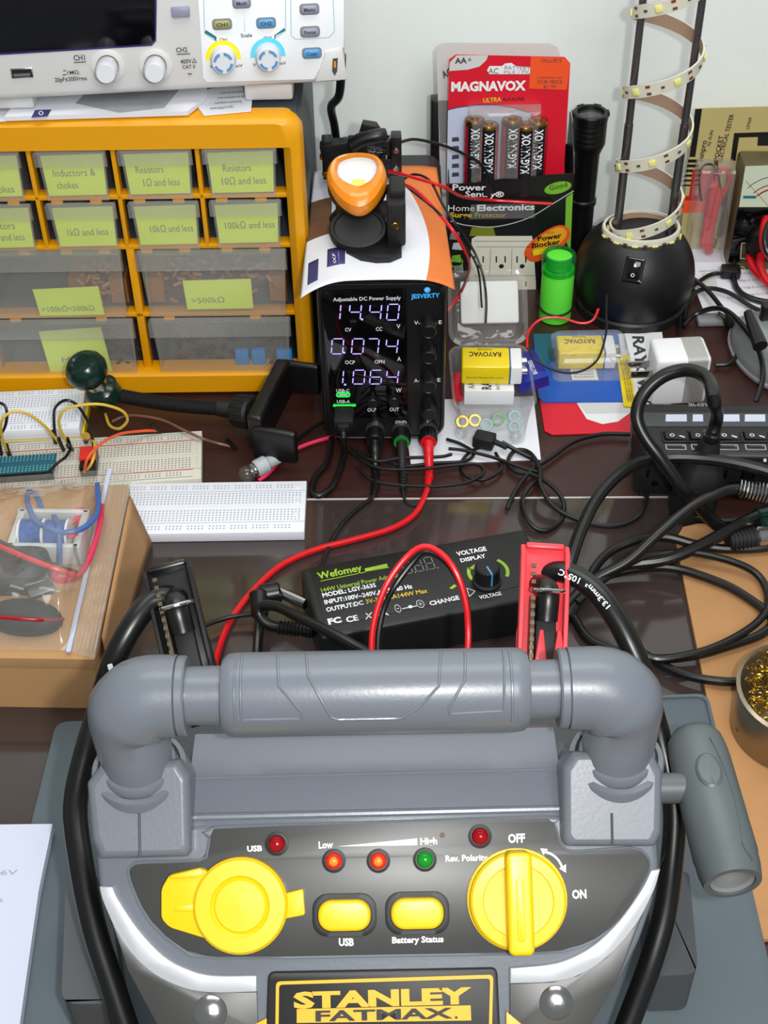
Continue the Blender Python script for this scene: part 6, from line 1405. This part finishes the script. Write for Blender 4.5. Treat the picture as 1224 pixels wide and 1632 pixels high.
# top deck
x0, x1 = P(302, 1240, .155).x, P(892, 1225, .155).x
pr_ = [(.419, .12), (.419, .150), (.413, .1555), (.3875, .1565), (.386, .156), (.3695, .1515), (.3655, .1490), (.352, .138), (.352, .12)]
b = MB(); M = Matrix(((0, 0, 1, 0), (1, 0, 0, 0), (0, 1, 0, 0), (0, 0, 0, 1))); b.prism(pr_, x0, x1, M, .001, 0, 2, True); b.build('top_deck', 'pack_grey', t)
b = MB(); q0, q1 = P(305, 1303, .1508), P(893, 1289, .1508); b.tube([q0, q1], .0019, 10, raw=True); b.tube([P(305, 1241, .1562), P(890, 1226, .1562)], .0008, 8, raw=True); b.build('deck_ridge', 'pack_grey', t)
# shoulders with sockets
bar = P(612, 1103, .205); bz = .205
SOCK = (P(222, 1222, .168), P(982, 1206, .168)); pxs = (SOCK[0].x - .003, SOCK[1].x + .002); py_ = SOCK[0].y
for k, (cxp, pts) in enumerate(((222, [(136, 1248), (160, 1216), (285, 1210), (302, 1236), (304, 1356), (297, 1366), (158, 1370), (144, 1340)]), (975, [(896, 1222), (912, 1198), (1040, 1196), (1058, 1230), (1056, 1330), (1046, 1350), (905, 1350), (897, 1338)]))):
    b = MB(); b.pillow(rpoly(pls(Fj, pts, .011), .0012), -.03, .011, Fj, .0045)
    a_, c_ = L(cxp, 1296, .0111), L(cxp + 1, 1366 if k == 0 else 1346, .0111); d = c_ - a_
    b.build('shoulder', 'pack_grey', t)
    b = MB(); b.tube([a_, c_], .0006, 8, raw=True); b.build('seam', 'pack_dark', t)
    M = T(SOCK[k].x, SOCK[k].y, -.0055); b = MB()
    b.lathe([(.0215, .12), (.0215, .1725), (.0208, .1740), (.0186, .1745), (.0182, .1700), (0, .1700)], M, 40); b.build('socket', 'pack_grey', t)
    b = MB(); b.lathe([(.0172, .168), (.0172, .176), (.0164, .1775), (.0150, .178)], M, 36); b.build('socket_ring', 'pack_grey', t)
# handle: one bent tube, collars, necks and the fat grip
e = .0
def hx(px): return P(px, 1103, .205).x
ER = .0178; pts = []
yh = bar.y
def elbow(sx):
    x = pxs[0 if sx < 0 else 1]; rad = .0165; o = []
    s_ = SOCK[0 if sx < 0 else 1]; o.append((V((s_.x, s_.y, .160)), .0150)); o.append((V((s_.x, s_.y, .170)), .0152)); o.append((V((s_.x * .6 + x * .4, s_.y * .6 + yh * .4, .178)), .0165))
    for i in range(10):
        a = R(90 * i / 9); o.append((V((x - sx * rad * (1 - cos(a)), s_.y + (yh - s_.y) * (.6 + .4 * sin(a)), .205 - rad * (1 - sin(a)))), (.0160 + .0034 * min(1, i / 3)) - (.0012 * max(0, i - 6) / 3)))
    return o
for sx in (-1, 1):
    q = elbow(sx); xc = hx(284 if sx < 0 else 905)
    q.append((V((xc, yh, .205)), .0180)); b = MB(); b.tube([p for p, r in q], [r for p, r in q], 28, raw=True); b.build('handle_elbow', 'pack_grey', t)
    b = MB(); b.cyl((xc, yh, .205), (xc - sx * .0045, yh, .205), .0176, n=36, bev=.0008); b.build('collar', 'pack_grey', t)
    xn = hx(360 if sx < 0 else 840); b = MB(); b.cyl((xc - sx * .003, yh, .205), (xn, yh, .205), .0128, n=32); b.build('neck', 'pack_grey', t)
xa, xb = hx(355), hx(843); b = MB(); GR = .0183
n = 40; b.lathe([(.0125, 0), (.0160, .0006), (.0178, .0030), (GR, .0065), (GR, xb - xa - .0065), (.0178, xb - xa - .003), (.0160, xb - xa - .0006), (.0125, xb - xa)], T(xa, yh, .205) @ RY(90), 44)
b.build('grip', 'pack_grey', t)
def gp(px, ang, r=GR): return V((hx(px), yh - r * cos(R(ang)), .205 + r * sin(R(ang))))
b = MB(); gsh = [[(390, 118), (391, 14), (483, 14), (485, 24), (450, 60), (445, 118)], [(490, 118), (495, 73), (530, 16), (540, 12), (638, 12), (664, 27), (697, 56), (704, 118)], [(742, 118), (738, 64), (712, 27), (714, 17), (797, 20), (802, 118)], [(381, 118), (381, 4)], [(811, 118), (811, 4)]]
for g in gsh:
    ps = []
    for (a_, b_), (c_, d_) in zip(g, g[1:]):
        for i in range(8): f = i / 8; ps.append(gp(a_ + (c_ - a_) * f, b_ + (d_ - b_) * f))
    ps.append(gp(*g[-1])); b.tube(ps, .00065, 6, raw=True)
b.build('grip_ridges', 'pack_grey', t)
b = MB()
for off in (.0002,): b.tube([V((hx(200 + i * 4), yh - .0178 * cos(R(80)), .205)) for i in range(2)], .0001, 4, raw=True)
# control panel
pan = [(342, 1319), (600, 1310), (868, 1302), (884, 1312), (890, 1338), (902, 1354), (925, 1357), (1005, 1351), (1030, 1362), (1037, 1380), (1028, 1405), (995, 1460), (950, 1498), (905, 1514), (860, 1519), (600, 1524), (345, 1527), (290, 1513), (240, 1470), (215, 1425), (204, 1390), (212, 1378), (230, 1374), (318, 1371), (330, 1358), (334, 1335)]
b = MB(); b.prism(pls(Fj, pan), -.001, .0005, Fj, .0002); b.build('control_panel', 'pack_panel', t)
Fpn = Fj @ T(0, 0, .0005)
# rim of the panel
b = MB(); ps = [L(x, y, .0004) for x, y in pan]; b.tube(ps, .0007, 6, closed=True, k=2); b.build('panel_rim', 'pack_grey', t)
for (px, py, m, lit) in ((441, 1345, 'led_red', 0), (532, 1372, 'led_red_lit', 1), (603, 1372, 'led_red_lit', 1), (677, 1370, 'led_green', 0), (765, 1333, 'led_red', 0)):
    c = pl(Fpn, px, py); M = Fpn @ T(c[0], c[1], 0); b = MB()
    b.lathe([(.0053, 0), (.0052, .0006), (.0042, .0008), (.0040, .0002), (.0040, 0)], M, 28, 1); b.ball(M, .0038, .0038, .0034, 24, 8, 0, 0.0)
    if lit: b.lathe([(.0019, .0030), (.0012, .00335), (0, .00345)], M, 16, 2)
    b.build('indicator_light', [m, 'pack_black', 'led_orange'], t)
for px, py, w_, h_ in ((549, 1458, 84, 50), (665, 1455, 84, 50)):
    c = pl(Fpn, px, py); e = pl(Fpn, px + w_ / 2, py); g = pl(Fpn, px, py - h_ / 2); ww = 2 * (e[0] - c[0]); hh = 2 * (g[1] - c[1]); b = MB()
    b.ring(rrect(ww + .005, hh + .005, hh / 2.0, 6, *c), rrect(ww + .0006, hh + .0006, hh / 2.2, 6, *c), 0, .0007, Fpn, 1, .0002); b.prism(rrect(ww, hh, hh / 2.2, 6, *c), 0, .0035, Fpn, .0016, 0, 3); b.build('push_button', ['pack_yellow', 'pack_black'], t)
# socket cap
c = pl(Fpn, 385, 1441); rr_ = c[0] - pl(Fpn, 310, 1441)[0]; M = Fpn @ T(c[0], c[1], 0)
b = MB(); b.lathe([(rr_, 0), (rr_, .0052), (rr_ - .0012, .0066), (rr_ * .63, .0068), (rr_ * .60, .0062), (rr_ * .56, .0058), (rr_ * .52, .0066), (0, .0070)], M, 48); b.build('socket_cap', 'pack_yellow', t)
b = MB(); b.prism(rpoly(pls(Fpn, [(272, 1392), (322, 1381), (345, 1395), (350, 1500), (272, 1476), (259, 1462), (259, 1415)]), .002), 0, .0044, Fpn, .0008); b.prism(pls(Fpn, [(274, 1398), (276, 1392), (322, 1381), (328, 1390), (322, 1396)]), .0040, .0056, Fpn, .0005); b.prism(pls(Fpn, [(280, 1441), (312, 1438), (312, 1450), (280, 1450)]), .0040, .0048, Fpn, .0003); b.build('cap_tab', 'pack_yellow', t)
b = MB(); b.prism(rpoly(pls(Fpn, [(450, 1424), (484, 1415), (487, 1457), (450, 1464)]), .0012), 0, .0030, Fpn, .0008); b.build('cap_strap', 'pack_yellow', t)
# rotary switch
c = pl(Fpn, 824, 1433); rr_ = (pl(Fpn, 899, 1433)[0] - pl(Fpn, 747, 1433)[0]) / 2; M = Fpn @ T(c[0], c[1], 0)
b = MB(); b.lathe([(rr_ + .0012, 0), (rr_ + .001, .001), (rr_, .0012), (rr_, .0060), (rr_ - .001, .0070), (rr_ * .74, .0073), (rr_ * .72, .0066), (rr_ * .55, .0064), (0, .0066)], M, 52); b.build('rotary_switch', 'pack_yellow', t)
b = MB(); b.prism(rrect(.0112, rr_ * 2.06, .0028, 5), .004, .0165, M, .0018, 0, 3); b.prism(rrect(.0036, rr_ * 1.25, .0012, 4, 0, -.0025), .0163, .0168, M, .0003); b.build('switch_grip', 'pack_yellow', t)
b = MB()
for (s, x0, y0, x1, y1, h, bo) in (('USB', 394, 1357, 418, 1356, 9, .04), ('Low', 508, 1352, 531, 1351, 11, .035), ('High', 670, 1346, 697, 1345, 11, .035), ('Rev. Polarity', 710, 1373, 777, 1371, 10, .035), ('OFF', 810, 1343, 837, 1342, 14, .04), ('ON', 912, 1432, 935, 1431, 14, .04), ('USB', 540, 1507, 564, 1507, 12, .04), ('Battery Status', 625, 1503, 707, 1501, 10, .035)):
    b.tpx(s, Fpn, x0, y0, x1, y1, h, 0, bo, .0002)
b.flat(pls(Fpn, [(538, 1349), (665, 1336), (665, 1347)]), .0002, Fpn)
arc = smooth2(pls(Fpn, [(868, 1357), (880, 1362), (890, 1371), (898, 1386)]), 5, False)
for p, q in zip(arc, arc[1:]):
    p, q = V(p), V(q); n = V((-(q - p).y, (q - p).x)).normalized() * .0005; b.flat([tuple(p - n), tuple(q - n), tuple(q + n), tuple(p + n)], .0002, Fpn)
b.flat(pls(Fpn, [(861, 1352), (873, 1353), (866, 1363)]), .0002, Fpn); b.flat(pls(Fpn, [(902, 1391), (891, 1384), (902, 1377)]), .0002, Fpn)
b.flat(circ(.0012, 12, *pl(Fpn, 705, 1331)), .0002, Fpn, 1)
b.build('lettering', ['lettering_white', 'brown_photo'], t)
# pale wing strips with domed screws, badge
for k, (out, inn) in enumerate((([(160, 1412), (168, 1440), (195, 1496), (235, 1542), (285, 1570), (335, 1580), (410, 1579)], [(181, 1412), (190, 1432), (222, 1480), (262, 1522), (300, 1543), (340, 1553), (410, 1553)]), ([(1051, 1384), (1038, 1424), (1008, 1478), (965, 1525), (920, 1553), (880, 1563), (812, 1566)], [(1036, 1386), (1020, 1418), (985, 1467), (945, 1505), (905, 1527), (870, 1536), (812, 1541)]))):
    b = MB(); o_ = [(p.x, p.y) for p in catmull([V(q + (0,)) for q in pls(Fj, out)], 4)]; i_ = [(p.x, p.y) for p in catmull([V(q + (0,)) for q in pls(Fj, inn)], 4)]
    b.prism(o_ + i_[::-1], -.001, .0028, Fj, .0006); b.build('side_trim', 'pack_silver', t)
    low = [(x, y + 1) for x, y in out] + ([(412, 1640), (412, 1720), (310, 1720), (252, 1632), (205, 1545)] if k == 0 else [(812, 1640), (812, 1720), (900, 1720), (940, 1632), (982, 1565)])
    b = MB(); b.prism(pls(Fj, low), -.001, .0016, Fj, .0004); b.build('lower_wing', 'pack_panel', t)
    cxp, cyp = ((336, 1612), (886, 1597))[k]; b = MB(); q = pl(Fj, cxp, cyp); M = Fj @ T(q[0], q[1], .0015)
    b.lathe([(.0074, 0), (.0072, .0008), (.0055, .0022), (.0030, .0030), (0, .0033)], M, 30); b.build('domed_screw', 'steel', t)
    tri = ([(404, 1632), (440, 1614), (442, 1700), (404, 1700)], [(806, 1610), (842, 1640), (842, 1700), (806, 1700)])[k]
    b = MB(); b.prism(pls(Fj, tri), .0010, .0022, Fj, .0002); b.build('accent', 'badge_yellow', t)
b = MB(); lw = pls(Fj, [(428, 1548), (792, 1541), (800, 1720), (422, 1720)]); b.prism(rpoly(lw, .003), -.001, .0030, Fj, .001); b.build('badge_base', 'pack_black', t)
Fb2 = Fj @ T(0, 0, .0030)
b = MB(); o_ = rpoly(pls(Fb2, [(440, 1564), (786, 1553), (782, 1720), (438, 1720)]), .002); i_ = rpoly(pls(Fb2, [(445, 1569), (781, 1559), (777, 1715), (443, 1715)]), .0015); b.ring(o_, i_, 0, .0006, Fb2, 0)
b.tpx('STANLEY', Fb2, 468, 1606, 752, 1598, 25, 0, .05, .0004); b.prism(pls(Fb2, [(473, 1608), (750, 1602), (751, 1626), (473, 1630)]), 0, .0004, Fb2, 0, 0); b.tpx('FATMAX', Fb2, 503, 1627, 722, 1622, 17, 1, .03, .0007); b.flat(circ(.0006, 8, *pl(Fb2, 727, 1621)), .0008, Fb2, 1)
b.build('badge', ['badge_yellow', 'pack_black'], t)

# side torch
A, B = P(1113, 1203, .112), P(1168, 1408, .106)
t = thing('side_torch', 'grey torch with oval button hinged at the right of the jump starter', 'torch', ((A.x + B.x) / 2, (A.y + B.y) / 2, .09))
Mt = T(*A) @ (B - A).to_track_quat('Z', 'Y').to_matrix().to_4x4(); TL = (B - A).length; r = .0152
b = MB(); b.lathe([(0, -.0155), (.006, -.0148), (.0105, -.0125), (.0135, -.008), (.0146, -.002), (.0150, .004), (r, .03), (r + .0002, TL * .80), (r - .0002, TL * .82), (r - .0004, TL * .90), (r - .0012, TL - .002), (.0135, TL), (.0108, TL), (.0104, TL - .006), (0, TL - .006)], Mt, 40); b.build('body', 'torch_grey', t)
b = MB(); b.lathe([(.0106, TL - .0025), (.006, TL - .0015), (0, TL - .001)], Mt, 30); b.build('lens', 'glass', t)
b = MB(); b.lathe([(.0104, TL - .001), (.004, TL - .0052), (0, TL - .0056)], Mt, 30); b.build('reflector', 'mid_grey', t)
q = P(1146, 1224, .1265); vd = (CAM - q).normalized(); ax = (B - A).normalized(); nn = (vd - ax * vd.dot(ax)).normalized(); s0 = (q - A).dot(ax)
cq = A + ax * s0 + (nn * .985 - ax.cross(nn) * .22).normalized() * (r - .0014); nn = (cq - A - ax * s0).normalized(); Fo_ = frame(cq, ax, nn.cross(ax))
b = MB(); b.lathe([(1, 0), (1, .0012), (.86, .0021), (.80, .0018), (0, .0024)], Fo_ @ Matrix.Diagonal((.0098, .0062, 1, 1)), 32); b.build('button', 'torch_grey', t)
b = MB(); ps = []
for s_, a_ in ((.0, -18), (.012, -28), (.03, -34), (.045, -30), (.058, -24), (.066, -38)):
    rn = (nn * cos(R(a_)) - ax.cross(nn) * -sin(R(a_))); ps.append(A + ax * s_ + rn.normalized() * (r + .00005))
b.tube(ps, .0003, 6); b.build('seam', 'pack_dark', t)
b = MB(); q = P(1072, 1250, .115); b.cyl((q.x - .012, q.y, .112), (q.x + .010, q.y, .112), .0075, n=24, bev=.0015); b.build('hinge', 'torch_grey', t)

# battery clamps stored behind the body
def clamp(name, label, bot, top, zt_, Yb, wpx, m, grips):
    B0 = PY(bot[0], bot[1], Yb); T0 = P(top[0], top[1], zt_); y = (T0 - B0); Lc = y.length
    yn = y.normalized(); F_ = frame(B0, V((1, 0, 0)) - yn * yn.x, yn)
    t = thing(name, label, 'battery clamp', (B0.x, B0.y, .0106))
    w2 = wpx / 2
    out = [(-w2 * 1.02, -.03), (w2 * 1.05, -.03), (w2 * 1.05, Lc * .20), (w2 * .92, Lc * .32), (w2 * .92, Lc * .5), (w2 * .86, Lc * .97), (w2 * .78, Lc), (-w2 * .78, Lc), (-w2 * .86, Lc * .97), (-w2 * .9, Lc * .45), (-w2 * 1.05, Lc * .2)]
    b = MB(); b.prism(out, -.002, .001, F_, .0006)
    for sgn in (-1, 1):
        sd = [(-.03, 0), (Lc * .97, 0), (Lc * .99, .003), (Lc * .9, .0075), (Lc * .5, .009), (Lc * .1, .008), (-.03, .008)]
        M = F_ @ Matrix(((0, 0, 1, sgn * w2 * .92), (1, 0, 0, 0), (0, 1, 0, 0), (0, 0, 0, 1))); b.prism(sd, -.0012, .0012, M, .0004, 0, 1, True)
    b.box(F_ @ T(0, Lc * .985, -.001), w2 * 1.6, .003, .0055, .001)
    b.build('handle', m, t)
    b = MB(); b.box(F_ @ T(w2 * .10, Lc * .12, .002), w2 * .85, Lc * .72, .006, .0012); b.build('strap', 'matte_black', t)
    b = MB(); b.box(F_ @ T(-w2 * .50, Lc * .16, .002), .0022, Lc * .66, .010, .0005)
    for k in range(14): b.box(F_ @ T(-w2 * .50, -.01 + k * .0042, .0118), .0022, .0020, .0014, 0)
    b.build('jaw', 'jaw_brown', t)
    b = MB(); b.tube([F_ @ V((w2 * .1 + .0080 * cos(a), Lc * .56 - .002 * sin(a), .0105 + .0080 * sin(a))) for a in [i * pi / 10 for i in range(20)]], .0012, 10, closed=True); b.build('cable_ring', 'chrome', t)
    if grips:
        b = MB()
        for dx in (-.003, .006): b.prism([(-.0035, -.01), (.0035, -.01), (.001, .009), (-.001, .009)], .006, .010, F_ @ T(dx + .002, Lc * .06, 0), .0006)
        b.build('teeth', m, t)
    return F_, Lc, w2
Fr, Lr, wr = clamp('battery_clamp', 'red battery clamp standing behind the right end of the grey handle', (862, 1048), (868, 870), .172, .470, .0245, 'clamp_red', True)
Fl, Ll, wl = clamp('battery_clamp', 'black battery clamp standing behind the left end of the grey handle', (303, 1062), (266, 902), .172, .466, .0245, 'rubber', False)
qr = Fr @ V((wr * .1, Lr * .56, .009))
t = thing('jump_cable', 'thick black cable bending from the red clamp down the right side', 'cable', (.12, .43, .0106))
b = MB(); b.tube([Fr @ V((wr * .1, Lr * .30, .008)), Fr @ V((wr * .1, Lr * .56, .0105)), P(856, 930, .157), P(885, 912, .164), P(920, 920, .166), P(955, 948, .164), P(985, 990, .158), P(1008, 1035, .150), P(1024, 1075, .140), P(1042, 1140, .115), P(1062, 1215, .098), P(1075, 1295, .085), P(1070, 1380, .072), P(1058, 1460, .062), P(1035, 1540, .052), P(1005, 1620, .045), P(960, 1740, .035)], .0058, 16); b.build('cord', 'rubber', t)
b = MB()
for (s, x0, y0, x1, y1) in (('105°C', 893, 913, 925, 938), ('13.3mm²', 932, 950, 962, 993)):
    pass
b = MB()
# print wrapped as flat marks along the cord, just above its surface
def cordmark(b, s, p0, p1, r, h):
    a_, c_ = P(*p0), P(*p1); d = c_ - a_; nn = (CAM - (a_ + c_) / 2).normalized(); nn = (nn - d.normalized() * nn.dot(d.normalized())).normalized(); up = nn.cross(d).normalized()
    F_ = frame(a_ + nn * r, -d, -up); tv, tf = text_geo(s, .02); xm = max(v[0] for v in tv)
    out = []
    for v in tv:
        yy = (v[1] - .36) * h / .73; out.append((-d.length + v[0] / xm * d.length, yy, -(r - sqrt(max(0, r * r - yy * yy))) + .0003))
    b.add(out, tf, 0, F_)
cordmark(b, '105°C', (897, 914, .165), (932, 930, .1655), .0060, .0032); cordmark(b, '13.3mm²', (938, 934, .165), (975, 974, .1605), .0060, .0028)
b.build('print', 'lettering_white', t)
t = thing('jump_cable', 'thick black cable bending from the black clamp down the left side', 'cable', (-.12, .43, .0106))
b = MB(); b.tube([Fl @ V((wl * .1, Ll * .30, .008)), Fl @ V((wl * .1, Ll * .56, .0105)), P(280, 952, .160), P(262, 952, .164), P(238, 962, .164), P(212, 995, .160), P(190, 1035, .152), P(174, 1075, .140), P(158, 1130, .115), P(138, 1195, .105), P(120, 1285, .092), P(130, 1380, .082), P(150, 1480, .070), P(175, 1560, .060), P(205, 1650, .05), P(240, 1740, .042)], .0062, 16); b.build('cord', 'rubber', t)
b = MB(); b.flat(rrect(.0025, .0030, .0004, 2), 0, frame(P(176, 1063, .1525) + (CAM - P(176, 1063, .15)).normalized() * .0042, (1, .3, .1), (CAM - P(176, 1063, .15)).cross(V((1, .3, .1))))); b.build('print', 'lettering_white', t)
